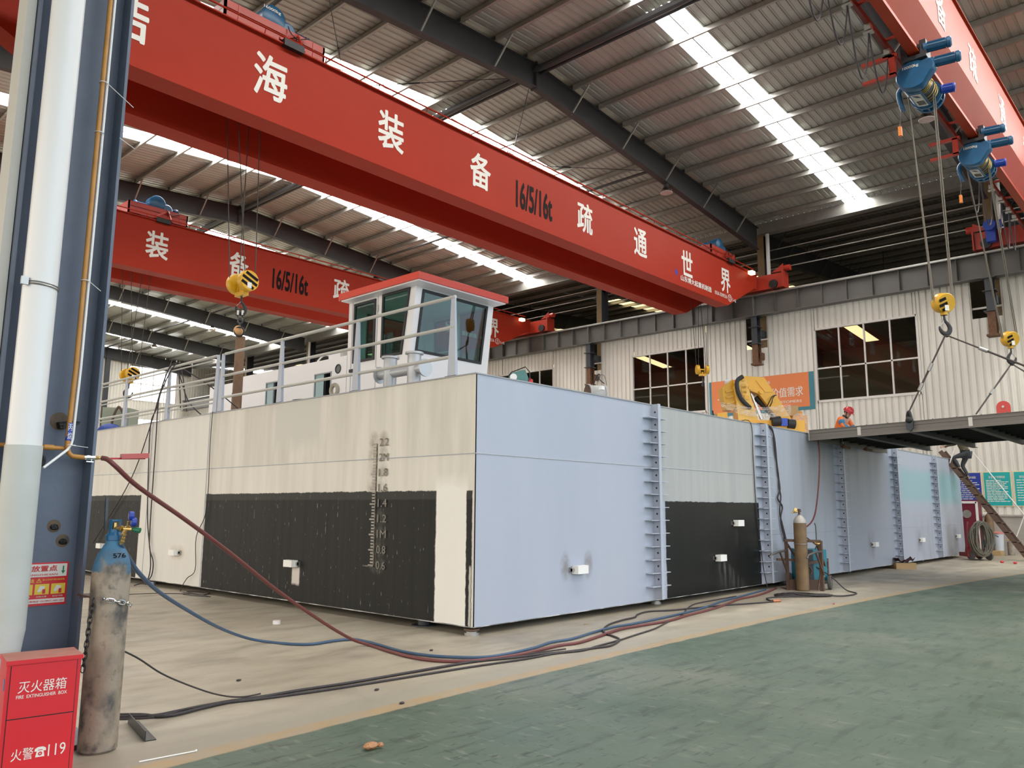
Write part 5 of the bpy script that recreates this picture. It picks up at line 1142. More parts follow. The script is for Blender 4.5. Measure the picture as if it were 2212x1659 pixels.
wire_sling('near wire sling running from the nearer hook toward the picture edge', (17.15, 3.98, 4.92), (PX0-0.02, 1.4, 3.35), (0.24, 0.52))
wire_sling('far wire sling from the farther hook down behind the red lug', (23.48, 4.02, 5.22), (21.9, 5.0, 3.25), (0.38, 0.72))
wire_sling('far wire sling from the farther hook toward the picture edge', (23.5, 4.0, 5.22), (21.9, 1.8, 3.3), (0.3, 0.6))
sh = thing('shackle_clamp', 'dark lifting shackle clamped on the facing edge of the hanging section', 'shackle', (PX0-0.03, 4.72, 3.05))
mb = MB(); mb.tube(spline([(PX0-0.05, 4.68, 3.24), (PX0-0.06, 4.69, 3.34), (PX0-0.05, 4.72, 3.44), (PX0-0.03, 4.76, 3.36), (PX0-0.05, 4.75, 3.25)]), 0.03, 8); part(mb, 'bow', BLACK, sh)
mb = MB(); mb.ball((PX0-0.06, 4.72, 3.27), 0.075, 12); part(mb, 'pin', BLACK, sh)
mb = MB(); mb.prism([(-0.07, 0.12), (0.07, 0.12), (0.06, -0.04), (0.0, -0.10), (-0.06, -0.05)], (PX0-0.03, 4.72, 3.14), Vector((0,-1,0)), Z_, 0.06); part(mb, 'jaw', STEELDK, sh, smooth=0)

# ------------------------------------------------------------------ people
def skin_mesh(pts, edges, rad, root=0, lvl=2):
    me = bpy.data.meshes.new('body'); me.from_pydata([tuple(p) for p in pts], edges, []); ob = bpy.data.objects.new('body', me); COL.objects.link(ob)
    md = ob.modifiers.new('s', 'SKIN'); md.use_smooth_shade = True
    for i, v in enumerate(me.skin_vertices[0].data):
        r = rad[i]; v.radius = r if isinstance(r, tuple) else (r, r); v.use_root = (i == root)
    sb = ob.modifiers.new('d', 'SUBSURF'); sb.levels = lvl; sb.render_levels = lvl
    dg = bpy.context.evaluated_depsgraph_get(); m2 = bpy.data.meshes.new_from_object(ob.evaluated_get(dg))
    mb = MB(); mb.add([v.co.copy() for v in m2.vertices], [tuple(p.vertices) for p in m2.polygons])
    bpy.data.objects.remove(ob); bpy.data.meshes.remove(me); bpy.data.meshes.remove(m2)
    return mb
JORANGE = mat('jacket_orange', (0.80, 0.17, 0.03), 0.7); JBLUE = mat('jacket_blue', (0.03, 0.16, 0.30), 0.7); TROUS = mat('trousers_slate', (0.045, 0.05, 0.058), 0.8, var=0.3, scale=8)
JOLIVE = mat('jacket_olive', (0.085, 0.075, 0.04), 0.8); HELM = mat('helmet_red', (0.42, 0.018, 0.025), 0.3); BOOT = mat('boots', (0.02, 0.018, 0.016), 0.6); HAIR = mat('hair_black', (0.01, 0.009, 0.008), 0.6)
def fingers(mb_list, wrist, d, up, lat, curl):
    pass
def hand_mb(wr, d, nrm, lat):
    """hand: palm, four fingers and a thumb; d along the fingers, nrm out of the palm, lat toward the thumb"""
    wr = Vector(wr); pts = [wr, wr+d*0.045, wr+d*0.085]; edges = [(0, 1), (1, 2)]; rad = [(0.026, 0.02), (0.036, 0.018), (0.038, 0.016)]
    mb = skin_mesh(pts, edges, rad, 0, 1)
    for k, (o, ln) in enumerate(((0.030, 0.070), (0.010, 0.080), (-0.011, 0.075), (-0.031, 0.058))):
        a = wr+d*0.085+lat*o; b = a+d*ln*0.45+nrm*ln*0.12; c_ = b+d*ln*0.28+nrm*ln*0.28; e = c_+d*ln*0.10+nrm*ln*0.28
        f = skin_mesh([a-d*0.01, b, c_, e], [(0, 1), (1, 2), (2, 3)], [0.0095, 0.009, 0.0085, 0.0075], 0, 1); mb.add(f.v, f.f)
    a = wr+d*0.03+lat*0.03; b = a+d*0.03+lat*0.03+nrm*0.01; c_ = b+d*0.035+lat*0.006+nrm*0.015
    f = skin_mesh([a, b, c_], [(0, 1), (1, 2)], [0.013, 0.011, 0.009], 0, 1); mb.add(f.v, f.f)
    return mb
def head_parts(t, hc, face, up, helmet=True):
    """head centre, face direction, up"""
    face = Vector(face).normalized(); up = (Vector(up)-face*Vector(up).dot(face)).normalized(); lat = face.cross(up)
    P_ = lambda f, l, u: hc+face*f+lat*l+up*u
    mb = MB(); n = 16; rows = [(-0.125, 0.030, 0.040, 0.055), (-0.105, 0.045, 0.055, 0.045), (-0.075, 0.058, 0.072, 0.02), (-0.04, 0.068, 0.086, 0.008), (0.0, 0.075, 0.095, 0.0), (0.05, 0.075, 0.098, -0.004), (0.09, 0.062, 0.085, -0.006), (0.118, 0.03, 0.045, -0.006)]
    vs = []
    for u, rl, rf, off in rows:
        for k in range(n):
            a = 2*PI*k/n; vs.append(P_(rf*math.cos(a)+off, rl*math.sin(a), u))
    mb.add(vs, [(i*n+k, i*n+(k+1) % n, (i+1)*n+(k+1) % n, (i+1)*n+k) for i in range(len(rows)-1) for k in range(n)]+[tuple(range(n))[::-1], tuple((len(rows)-1)*n+k for k in range(n))])
    mb.add([P_(0.09, 0.0, 0.02), P_(0.118, 0.0, -0.028), P_(0.085, 0.018, -0.03), P_(0.085, -0.018, -0.03), P_(0.088, 0.0, -0.038)], [(0, 1, 2), (0, 3, 1), (1, 4, 2), (1, 3, 4)])
    for s_ in (-1, 1): mb.ball(P_(-0.01, 0.078*s_, -0.01), 0.026, 8, (0.6, 0.6, 1.2))
    for s_ in (-1, 1):
        e = MB(); e.ball(P_(0.085, 0.032*s_, 0.012), 0.011, 8); part(e, 'eye', BLACK, t)
    e = MB(); e.beam(P_(0.086, -0.024, -0.066), P_(0.086, 0.024, -0.066), 0.012, 0.010, up); part(e, 'mouth', mat('lips', (0.30, 0.10, 0.08), 0.5), t)
    h = MB(); h.ball(P_(-0.022, 0, 0.03), 0.092, 14, (1, 1, 1)); part(h, 'hair', HAIR, t)
    if helmet:
        h = MB(); n = 20; vs = []
        for i in range(7):
            a = PI/2*i/6
            for k in range(n):
                b = 2*PI*k/n; vs.append(P_(0.135*math.cos(a)*math.cos(b)-0.005, 0.118*math.cos(a)*math.sin(b), 0.045+0.115*math.sin(a)))
        h.add(vs, [(i*n+k, i*n+(k+1) % n, (i+1)*n+(k+1) % n, (i+1)*n+k) for i in range(6) for k in range(n)])
        rim = []
        for k in range(n):
            b = 2*PI*k/n; ex = 1.0+0.38*max(0, math.cos(b))**2+0.05
            rim += [P_(0.135*math.cos(b)-0.005, 0.118*math.sin(b), 0.047), P_((0.135*math.cos(b))*ex-0.005, 0.118*math.sin(b)*1.06, 0.034)]
        h.add(rim, [(2*k, 2*k+1, 2*((k+1) % n)+1, 2*((k+1) % n)) for k in range(n)])
        for l in (-0.03, 0.0, 0.03): h.tube(spline([P_(0.118, l, 0.085), P_(0.07, l, 0.148), P_(-0.02, l, 0.163), P_(-0.10, l, 0.12)], 4), 0.008, 5)
        part(h, 'helmet', HELM, t)
        h = MB()
        for s_ in (-1, 1): h.tube(spline([P_(0.0, 0.082*s_, 0.04), P_(0.03, 0.078*s_, -0.05), P_(0.05, 0.03*s_, -0.125)], 4), 0.008, 5)
        part(h, 'chin_strap', BLACK, t)
    return mb
# kneeling worker on the deck
o = Vector((21.05, 7.62, DK)); fc = (rgt*0.62-FLAT*0.78).normalized(); lt = fc.cross(Z_).normalized()   # lt: to his right
Q = lambda f, l, u: o+fc*f+lt*l+Z_*u
w1 = thing('person', 'worker with red helmet and orange and blue jacket bending over the hanging section', 'person', tuple(o))
J = {'pel': (0.0, 0, 0.36), 'wai': (0.06, 0, 0.50), 'che': (0.16, 0, 0.66), 'nck': (0.24, 0, 0.80), 'hd': (0.30, 0, 0.88), 'sR': (0.20, 0.19, 0.73), 'eR': (0.30, 0.27, 0.52), 'wR': (0.50, 0.17, 0.44), 'sL': (0.20, -0.19, 0.73), 'eL': (0.28, -0.28, 0.51), 'wL': (0.48, -0.16, 0.43),
     'hR': (0.0, 0.10, 0.34), 'kR': (0.38, 0.14, 0.08), 'aR': (-0.02, 0.13, 0.07), 'fR': (-0.12, 0.13, 0.04), 'hL': (0.0, -0.10, 0.34), 'kL': (0.38, -0.14, 0.08), 'aL': (-0.02, -0.13, 0.07), 'fL': (-0.12, -0.13, 0.04)}
RAD = {'pel': 0.13, 'wai': 0.12, 'che': (0.145, 0.115), 'nck': 0.055, 'hd': 0.05, 'sR': 0.062, 'eR': 0.045, 'wR': 0.029, 'sL': 0.062, 'eL': 0.045, 'wL': 0.029, 'hR': 0.09, 'kR': 0.062, 'aR': 0.042, 'fR': 0.04, 'hL': 0.09, 'kL': 0.062, 'aL': 0.042, 'fL': 0.04}
EDG = [('pel','wai'),('wai','che'),('che','nck'),('nck','hd'),('che','sR'),('sR','eR'),('eR','wR'),('che','sL'),('sL','eL'),('eL','wL'),('pel','hR'),('hR','kR'),('kR','aR'),('aR','fR'),('pel','hL'),('hL','kL'),('kL','aL'),('aL','fL')]
def figure(t, Jw, RAD, top_m, leg_m, face, headup, helmet, hands):
    def sub(keys, k, names=None):
        ks = list(keys); idx = {a: i for i, a in enumerate(ks)}
        return skin_mesh([Jw[a] for a in ks], [(idx[a], idx[b]) for a, b in EDG if a in idx and b in idx], [tuple(x*k for x in RAD[a]) if isinstance(RAD[a], tuple) else RAD[a]*k for a in ks], 0)
    body = sub(Jw.keys(), 0.9)
    for s_ in ('R', 'L'):
        hm = hand_mb(Jw['w'+s_], *hands[s_]); body.add(hm.v, hm.f)
    hp_ = head_parts(t, Jw['hd'], face, headup, helmet); body.add(hp_.v, hp_.f)
    part(body, 'body', SKIN, t)
    jk = sub(['wai', 'pel', 'che', 'sR', 'eR', 'wR', 'sL', 'eL', 'wL'], 1.12)
    jo = part(jk, 'jacket', top_m, t)
    tr = sub(['pel', 'hR', 'kR', 'aR', 'hL', 'kL', 'aL'], 1.1); part(tr, 'trousers', leg_m, t)
    for s_ in ('R', 'L'):
        a = Jw['a'+s_]; f = Jw['f'+s_]; d = (f-a).normalized()
        b = skin_mesh([a, a+d*0.08-Z_*0.01, f+d*0.05-Z_*0.015], [(0, 1), (1, 2)], [0.05, 0.046, 0.042], 0); part(b, 'boot', BOOT, t)
    return jo
Jw = {k: Q(*v) for k, v in J.items()}
dn_ = (fc*0.8-Z_*0.6).normalized()
figure(w1, Jw, RAD, JORANGE, TROUS, fc*0.75-Z_*0.55, Z_*0.8+fc*0.5, True, {'R': (dn_, -Z_, -lt), 'L': (dn_, -Z_, lt)})
for s_ in ('R', 'L'):
    mb = skin_mesh([Jw['s'+s_]*0.35+Jw['e'+s_]*0.65, Jw['e'+s_], Jw['w'+s_]], [(0, 1), (1, 2)], [0.06, 0.056, 0.042], 1); part(mb, 'sleeve', JBLUE, w1, 'blue lower sleeve')
mb = skin_mesh([Jw['pel'], Jw['wai']], [(0, 1)], [0.155, 0.14], 0); part(mb, 'jacket_hem', JBLUE, w1, 'blue lower jacket')
mb = skin_mesh([Jw['sR']*0.8+Jw['eR']*0.2, Jw['sR']*0.5+Jw['eR']*0.5, Jw['sR']*0.2+Jw['eR']*0.8], [(0, 1), (1, 2)], [0.086, 0.080, 0.068], 0); part(mb, 'sleeve', JBLUE, w1, 'blue upper sleeve')
mb = MB(); mb.torus(Jw['nck']-Z_*0.015, fc*0.5+Z_*0.85, 0.06, 0.028, 16, 8); part(mb, 'collar', HAIR, w1, 'dark collar')

# ladder against the far end of the hull with the climbing worker
ldr = thing('ladder', 'brown steel ladder leaning on the far end of the hull', 'ladder', (28.75, 4.9, 0))
for x in (28.5, 29.0):
    mb = MB(); mb.beam((x, 4.87, 0.0), (x, 7.08, 3.40), 0.04, 0.13, (0, 1, 0)); part(mb, 'side_rail', STEELBR, ldr, smooth=0)
LR = lambda z: 4.87+0.65*z
for k in range(11):
    z = 0.27+0.285*k; mb = MB(); mb.box((28.48, LR(z)-0.09, z-0.012), (29.02, LR(z)+0.05, z+0.012)); part(mb, 'rung', STEELBR, ldr, smooth=0)
hrl = part(MB().cyl((29.03, 4.99, 1.37), (29.03, 6.27, 3.38), 0.016, 8).cyl((29.03, 4.99, 1.37), (29.03, 5.28, 0.64), 0.016, 8).cyl((28.47, 6.65, 3.47), (28.47, 6.82, 3.0), 0.016, 8), 'hand_rail', PVC, ldr, 'thin white hand rail')
o = Vector((28.75, 6.35, 0)); Q2 = lambda f, l, u: Vector((28.75+l, f, u))
w2 = thing('person', 'worker in slate trousers climbing the brown ladder, upper body behind the hanging section', 'person', (28.75, 6.5, 2.4))
J2 = {'pel': (6.40, 0, 3.34), 'wai': (6.46, 0, 3.50), 'che': (6.56, 0, 3.74), 'nck': (6.63, 0, 3.94), 'hd': (6.67, 0, 4.06), 'sR': (6.58, 0.19, 3.86), 'eR': (6.74, 0.26, 3.64), 'wR': (6.98, 0.24, 3.60), 'sL': (6.58, -0.19, 3.86), 'eL': (6.74, -0.26, 3.62), 'wL': (6.95, -0.24, 3.52),
      'hR': (6.39, 0.10, 3.28), 'kR': (6.56, 0.13, 2.93), 'aR': (6.40, 0.11, 2.58), 'fR': (6.53, 0.11, 2.58), 'hL': (6.39, -0.10, 3.30), 'kL': (6.74, -0.12, 3.18), 'aL': (6.58, -0.11, 2.85), 'fL': (6.70, -0.11, 2.86)}
Jw2 = {k: Q2(*v) for k, v in J2.items()}
figure(w2, Jw2, RAD, JOLIVE, TROUS, Vector((0.1, 1, 0.1)), Z_, True, {'R': (Vector((0, 0.9, 0.1)).normalized(), Vector((-1, 0, 0)), Z_), 'L': (Vector((0, 0.9, 0.1)).normalized(), Vector((1, 0, 0)), Z_)})

# ------------------------------------------------------------------ notices on the side wall
WPX = 32.955
bn = thing('wall_banner', 'orange banner with teal border and white Chinese writing between the side windows', 'banner', (WPX, 15.2, 5.7))
NY = Vector((0, -1, 0))
mb = MB(); mb.box((WPX, 12.80, 5.66), (WPX+0.02, 17.66, 7.27)); part(mb, 'border', mat('banner_teal', (0.05, 0.20, 0.25), 0.6), bn, smooth=0)
mb = MB(); mb.box((WPX-0.006, 13.02, 5.80), (WPX, 17.54, 7.27)); bf = part(mb, 'face', mat('banner_orange', (0.72, 0.21, 0.07), 0.55), bn, smooth=0)
part(text_mb('一站式', (WPX-0.01, 17.25, 6.42), NY, Z_, height=0.40, bold=0.012, align='L'), 'slogan', LETTER, bf, smooth=0)
part(text_mb('高价值需求', (WPX-0.01, 13.28, 6.48), NY, Z_, height=0.42, width=1.75, bold=0.012, align='R'), 'slogan', LETTER, bf, smooth=0)
part(text_mb('NEEDS OF CUSTOMERS', (WPX-0.01, 13.36, 6.06), NY, Z_, height=0.11, width=2.3, bold=0.015, align='R'), 'english_line', LETTER, bf, smooth=0)
part(text_mb('装备', (WPX-0.01, 14.85, 6.98), NY, Z_, height=0.13, bold=0.015), 'small_heading', LETTER, bf, smooth=0)
def notice(label, y0, y1, col, title, lines, z0=1.68, z1=2.86):
    t = thing('notice_board', label, 'notice board', (WPX, (y0+y1)/2, z0), 'notice boards on the side wall')
    mb = MB(); mb.box((WPX-0.01, y0-0.03, z0-0.03), (WPX+0.02, y1+0.03, z1+0.03)); part(mb, 'board_frame', mat('notice_cream', (0.72, 0.62, 0.38), 0.6), t, smooth=0)
    mb = MB(); mb.box((WPX-0.016, y0, z0), (WPX-0.01, y1, z1)); bd = part(mb, 'board_face', col, t, smooth=0)
    part(text_mb(title, (WPX-0.02, (y0+y1)/2, z1-0.17), NY, Z_, height=0.09, width=(y1-y0)*0.62, bold=0.01), 'title', LETTER, bd, smooth=0)
    rr = random.Random(int(y0*100)); mb = MB(); z = z1-0.30
    for k in range(lines):
        y = y1-0.06; e = y0+0.06+rr.random()*0.25*(k % 3 == 0)
        while y > e+0.08:
            w = min(0.05+rr.random()*0.16, y-e); mb.add([(WPX-0.018, y, z), (WPX-0.018, y-w, z), (WPX-0.018, y-w, z+0.026), (WPX-0.018, y, z+0.026)], [(0, 1, 2, 3)]); y -= w+0.02
        z -= (z1-z0-0.38)/lines
    o_ = part(mb, 'print_rows', LETTER, bd, smooth=0); o_['kind'] = 'stuff'
    return t
TEALN = mat('notice_teal', (0.01, 0.36, 0.36), 0.5)
notice('blue notice board, partly behind the far end of the hull', 6.92, 7.74, mat('notice_blue', (0.015, 0.04, 0.30), 0.5), '设备安全操作规程', 11)
notice('teal notice board full of white print rows, beside the blue one', 5.99, 6.82, TEALN, '安全生产管理制度', 14)
notice('teal notice board with a white grid at the picture edge', 5.02, 5.87, TEALN, '岗位职责考核表', 9)
# ------------------------------------------------------------------ high-bay lamps
LAMPGLASS = glassmat('lamp_bowl', (0.80, 0.76, 0.74), 1.9)
def lamp(label, x, y, z, zt):
    t = thing('high_bay_lamp', label, 'lamp', (x, y, z), 'high-bay lamps under the rafters')
    mb = MB(); mb.lathe([(0.0, 0.30), (0.09, 0.30), (0.11, 0.20), (0.13, 0.14), (0.0, 0.14)], (x, y, z), n=18); mb.cyl((x, y, z+0.30), (x, y, zt), 0.012, 8); part(mb, 'lamp_housing', RAFTER, t)
    mb = MB(); mb.lathe([(0.10, 0.18), (0.16, 0.12), (0.225, 0.02), (0.23, -0.05), (0.225, -0.05), (0.15, 0.12)], (x, y, z), n=24); part(mb, 'reflector_bowl', LAMPGLASS, t)
    mb = MB(); mb.lathe([(0.0, -0.06), (0.23, -0.055), (0.235, -0.04), (0.23, -0.035)], (x, y, z), n=24); part(mb, 'lamp_cover', mat('lamp_cover', (0.62, 0.56, 0.54), 0.25), t)
    mb = MB(); mb.tube(spline([(x+0.1, y, z+0.25), (x+0.25, y, z+0.45), (x+0.22, y, z+0.75), (x+0.05, y, zt)]), 0.01, 6); part(mb, 'lamp_cord', CABLE, t)
lamp('high-bay lamp under the rafter behind the near crane girder', 25.1, 14.97, 13.38, 14.0)
lamp('high-bay lamp hanging over the wheelhouse roof', 25.4, 32.97, 13.45, 14.0)
lamp('high-bay lamp right of the big yellow hook, deep in the shed', 25.5, 50.97, 13.45, 14.0)
lamp('high-bay lamp deepest in the shed, above the bright end window', 25.5, 59.97, 13.45, 14.0)
lamp('high-bay lamp beside the nearer blue electric hoist', 25.4, 5.97, 13.38, 14.0)
t_ = thing('high_bay_lamp', 'pale dish lamp in the shaded neighbouring bay above the runway beam', 'lamp', (42.0, 12.4, 12.9))
mb = MB(); mb.lathe([(0.05, 0.16), (0.12, 0.12), (0.30, 0.0), (0.31, -0.02), (0.0, -0.02)], (42.0, 12.4, 12.9), n=24); part(mb, 'lamp_dish', PVC, t_)
mb = MB(); mb.cyl((42.0, 12.4, 13.05), (42.0, 12.4, 14.7), 0.02, 8); mb.cyl((42.0, 12.4, 13.05), (42.0, 12.4, 13.2), 0.07, 10); part(mb, 'lamp_stem', RAFTER, t_)

# ------------------------------------------------------------------ slate column with its pipes
cl = thing('slate_column', 'big slate-grey steel column beside the red extinguisher box', 'column', (1.75, 5.75, 0))
mb = MB(); mb.box((1.455, 5.6, 0.0), (1.475, 5.9, 9.84)); part(mb, 'flange', COLUMN, cl, smooth=0)
mb = MB(); mb.box((2.03, 5.6, 0.0), (2.05, 5.9, 9.84)); part(mb, 'flange', COLUMN, cl, smooth=0)
mb = MB(); mb.box((1.475, 5.744, 0.0), (2.03, 5.756, 9.84)); part(mb, 'web', COLUMN, cl, smooth=0)
mb = MB(); mb.box((1.25, 5.5, -0.0), (2.2, 6.0, 0.03)); part(mb, 'base_plate', COLUMN, cl, smooth=0)
mb = MB(); mb.box((1.4, 5.5, 9.80), (2.75, 6.0, 9.84)); part(mb, 'corbel_plate', COLUMN, cl, smooth=0)
SOOT = mat('weld_scar', (0.008, 0.008, 0.008), 0.4, bump=0.8, bscale=60)
HALO = mat('rust_halo', (0.16, 0.10, 0.05), 0.7, var=0.8, scale=20, col2=(0.05, 0.05, 0.055))
for x, z in ((1.885, 1.36), (1.945, 1.265)):
    mb = MB(); mb.lathe([(0.042, 0.0), (0.03, 0.0015), (0.0, 0.002)], (x, 5.744, z+0.005), (0, -1, 0), 16); part(mb, 'burn_mark', HALO, cl)
    mb = MB(); mb.ball((x, 5.738, z), 0.023, 10, (1.1, 0.5, 0.85)); mb.ball((x+0.014, 5.735, z-0.006), 0.013, 8); part(mb, 'weld_scar', SOOT, cl)
mb = MB(); mb.prism([(-0.06, 0.02), (0.03, 0.035), (0.07, 0.03), (0.06, 0.012), (-0.02, -0.02), (-0.05, -0.02)], (1.90, 5.744, 2.02), X_, Z_, 0.06); part(mb, 'cut_bracket', SOOT, cl, smooth=0)
mb = MB(); mb.lathe([(0.06, 0.0), (0.03, 0.0015), (0.0, 0.002)], (1.86, 5.744, 2.05), (0, -1, 0), 16); part(mb, 'burn_mark', HALO, cl)
mb = MB(); mb.box((2.02, 5.40, 0.925), (2.115, 5.62, 0.935)); mb.box((2.03, 5.43, 0.88), (2.10, 5.44, 0.925)); part(mb, 'bottle_bracket', STEELBR, cl, smooth=0)
ba = thing('red_flat_bar', 'short red flat bar and folded tube sticking out past the slate column', 'bar', (2.05, 5.8, 1.8))
mb = MB(); mb.beam((2.05, 5.82, 1.815), (2.46, 5.80, 1.835), 0.03, 0.012); part(mb, 'bar', FIRE, ba, smooth=0)
mb = MB(); mb.beam((2.29, 5.79, 1.84), (2.475, 5.78, 1.855), 0.04, 0.035); part(mb, 'folded_tube', mat('faded_red', (0.50, 0.10, 0.09), 0.5), ba, smooth=0)

dp = thing('drain_pipe', 'thick drain pipe on the slate column, white above and grey below', 'pipe', (1.595, 5.5, 0))
mb = MB(); mb.cyl((1.595, 5.5, 1.84), (1.60, 5.5, 9.7), 0.098, 28); part(mb, 'upper_pipe', PVC, dp, 'white upper pipe')
mb = MB(); mb.lathe([(0.085, 0.0), (0.085, 0.60), (0.100, 0.74), (0.103, 0.76), (0.103, 1.86), (0.098, 1.86)], (1.595, 5.5, 0.0), n=28); part(mb, 'lower_pipe', PVCGREY, dp, 'grey lower pipe')
mb = MB(); mb.torus((1.597, 5.5, 2.86), Vector((0.05, 0.0, 1)), 0.101, 0.006, 28, 6); mb.torus((1.597, 5.5, 2.875), Vector((0.05, 0.0, 1)), 0.101, 0.004, 28, 6); mb.box((1.47, 5.43, 2.85), (1.51, 5.45, 2.90)); part(mb, 'pipe_clamp', STEEL, dp)
mb = MB(); mb.box((1.395, 5.64, 0.0), (1.45, 5.84, 9.6)); single(mb, 'cable_duct', mat('duct_beige', (0.50, 0.48, 0.43), 0.5), 'flat beige duct running up the outer side of the slate column', 'duct', smooth=0, loc=(1.42, 5.74, 0))
gp = thing('gas_pipe', 'thin ochre gas pipe with elbow and valve on the slate column', 'gas pipe', (1.9, 5.6, 1.8))
mb = MB(); mb.tube([(1.905, 5.6, 9.6), (1.885, 5.6, 4.0), (1.882, 5.6, 2.4), (1.872, 5.6, 1.95), (1.873, 5.6, 1.88), (1.885, 5.6, 1.835), (1.91, 5.6, 1.815), (1.985, 5.6, 1.81)], 0.0155, 12); part(mb, 'riser', GASPIPE, gp)
mb = MB(); mb.tube([(0.9, 5.62, 1.87), (1.865, 5.62, 1.865)], 0.0135, 10); mb.cyl((1.74, 5.62, 1.866), (1.80, 5.62, 1.866), 0.018, 10); part(mb, 'branch', GASPIPE, gp)
mb = MB(); mb.cyl((1.98, 5.6, 1.81), (2.045, 5.6, 1.812), 0.017, 12); mb.cyl((1.995, 5.6, 1.81), (2.015, 5.6, 1.811), 0.021, 8); mb.cyl((2.02, 5.6, 1.815), (2.02, 5.59, 1.785), 0.009, 8); mb.beam((1.99, 5.585, 1.785), (2.035, 5.585, 1.783), 0.012, 0.006); part(mb, 'ball_valve', CHROME, gp, 'chrome ball valve')
mb = MB(); mb.cyl((2.045, 5.6, 1.812), (2.095, 5.6, 1.813), 0.010, 10); mb.cyl((2.055, 5.6, 1.812), (2.07, 5.6, 1.812), 0.014, 6); part(mb, 'hose_nipple', BRASS, gp, 'brass hose nipple')
mb = MB(); mb.cyl((1.8735, 5.6, 1.915), (1.877, 5.6, 2.03), 0.0172, 14); lbp = part(mb, 'gas_label', mat('label_blue', (0.02, 0.05, 0.38), 0.4), gp, 'blue gas label')
for i_, s_ in enumerate('丙烷'): part(text_mb(s_, (1.876, 5.5822, 2.0-0.055*i_), X_, Z_, height=0.045, width=0.026, bold=0.01, depth=0.0005), 'label_character', LETTER, lbp, smooth=0)
cd = thing('cable_conduit', 'thin white conduit beside the ochre gas pipe', 'conduit', (1.92, 5.6, 1.7))
mb = MB(); mb.tube([(1.935, 5.6, 9.6), (1.918, 5.6, 4.6), (1.912, 5.6, 2.4), (1.902, 5.6, 1.93), (1.895, 5.6, 1.89), (1.87, 5.58, 1.855), (1.72, 5.52, 1.73)], 0.0085, 10); part(mb, 'tube', CONDUIT, cd)
for z, x, e in ((4.42, 1.90, (0.19, -0.12)), (4.05, 2.02, (0.10, -0.05)), (2.99, 1.90, (0.08, -0.06)), (1.885, 1.885, (0.10, -0.01))):
    mb = MB(); mb.torus((1.893, 5.6, z), Z_, 0.028, 0.003, 14, 5); mb.beam((x, 5.575, z), (x+e[0], 5.56, z+e[1]), 0.006, 0.003); single(mb, 'cable_tie', CONDUIT, 'white cable tie round the ochre pipe, %s from the top' % ORDN[[4.42, 4.05, 2.99, 1.885].index(z)], 'cable tie', 'white cable ties', loc=(1.893, 5.6, z))
mb = MB(); mb.torus((1.70, 5.6, 1.78), Y_, 0.045, 0.013, 20, 8, -1.2, 1.6); single(mb, 'hose_stub', BLACK, 'short black hose stub behind the drain pipe joint', 'hose', loc=(1.70, 5.6, 1.78))

sg = thing('safety_sign', 'white and red extinguisher sign with pictures, stuck on the slate column', 'sign', (1.78, 5.735, 0.86))
SY = 5.738
mb = MB(); mb.box((1.56, SY, 0.865), (1.995, SY+0.004, 1.135)); part(mb, 'sign_border', FIRE, sg, smooth=0)
mb = MB(); mb.box((1.572, SY-0.002, 1.045), (1.985, SY, 1.125)); wf_ = part(mb, 'white_field', LETTER, sg, smooth=0)
part(text_mb('灭火器放置点', (1.775, SY-0.004, 1.098), X_, Z_, height=0.036, width=0.30, bold=0.02, depth=0.001), 'sign_heading', LETTERRED, wf_, smooth=0)
part(text_mb('MIEHUOQIFANGZHIDIAN', (1.775, SY-0.004, 1.058), X_, Z_, height=0.014, width=0.31, bold=0.01, depth=0.001), 'sign_pinyin', LETTERRED, wf_, smooth=0)
mb = MB(); mb.prism([(-0.004, 0.025), (0.004, 0.025), (0.004, -0.005), (0.012, -0.005), (0, -0.026), (-0.012, -0.005), (-0.004, -0.005)], (1.963, SY-0.002, 1.085), X_, Z_, 0.001); part(mb, 'arrow', mat('sign_green', (0.01, 0.20, 0.05), 0.5), wf_, smooth=0)
YLW = mat('sign_yellow', (0.75, 0.55, 0.05), 0.5)
part(text_mb('使用方法', (1.74, SY-0.003, 1.022), X_, Z_, height=0.024, width=0.115, bold=0.02, depth=0.001), 'method_heading', YLW, sg, smooth=0)
mb = MB()
for p_, q_ in (((-0.014, -0.011), (0.014, -0.011)), ((0.014, -0.011), (0, 0.013)), ((0, 0.013), (-0.014, -0.011)), ((0, -0.006), (0, 0.005))): mb.beam((1.825+p_[0], SY-0.002, 1.022+p_[1]), (1.825+q_[0], SY-0.002, 1.022+q_[1]), 0.003, 0.003, (0, 1, 0))
part(mb, 'warning_triangle', YLW, sg, smooth=0)
part(text_mb('着火灭时严禁远离现场', (1.91, SY-0.003, 1.026), X_, Z_, height=0.011, width=0.13, bold=0.01, depth=0.001), 'warning_line', YLW, sg, smooth=0)
for k in range(4):
    x = 1.615+0.095*k; mb = MB(); mb.box((x, SY-0.002, 0.935), (x+0.083, SY, 1.0)); pn_ = part(mb, 'picture_panel', YLW, sg, smooth=0)
    mb = MB(); mb.box((x+0.045, SY-0.004, 0.94), (x+0.062, SY-0.002, 0.968)); part(mb, 'pictured_bottle', FIRE, pn_, smooth=0)
    mb = MB(); mb.prism([(0.015, 0.955), (0.03, 0.95), (0.055, 0.972), (0.06, 0.985), (0.03, 0.99)], (x, SY-0.002, 0), X_, Z_, 0.001); part(mb, 'pictured_hand', LETTER, pn_, smooth=0)
    part(text_mb(('提起灭火器', '拔下保险销', '对准火源', '用力压下手柄')[k], (x+0.041, SY-0.003, 0.922), X_, Z_, height=0.010, width=0.06, bold=0.01, depth=0.001), 'picture_caption', LETTER, sg, smooth=0)
mb = MB(); mb.box((1.572, SY-0.002, 0.880), (1.985, SY, 0.908)); wf2 = part(mb, 'white_field', LETTER, sg, smooth=0)
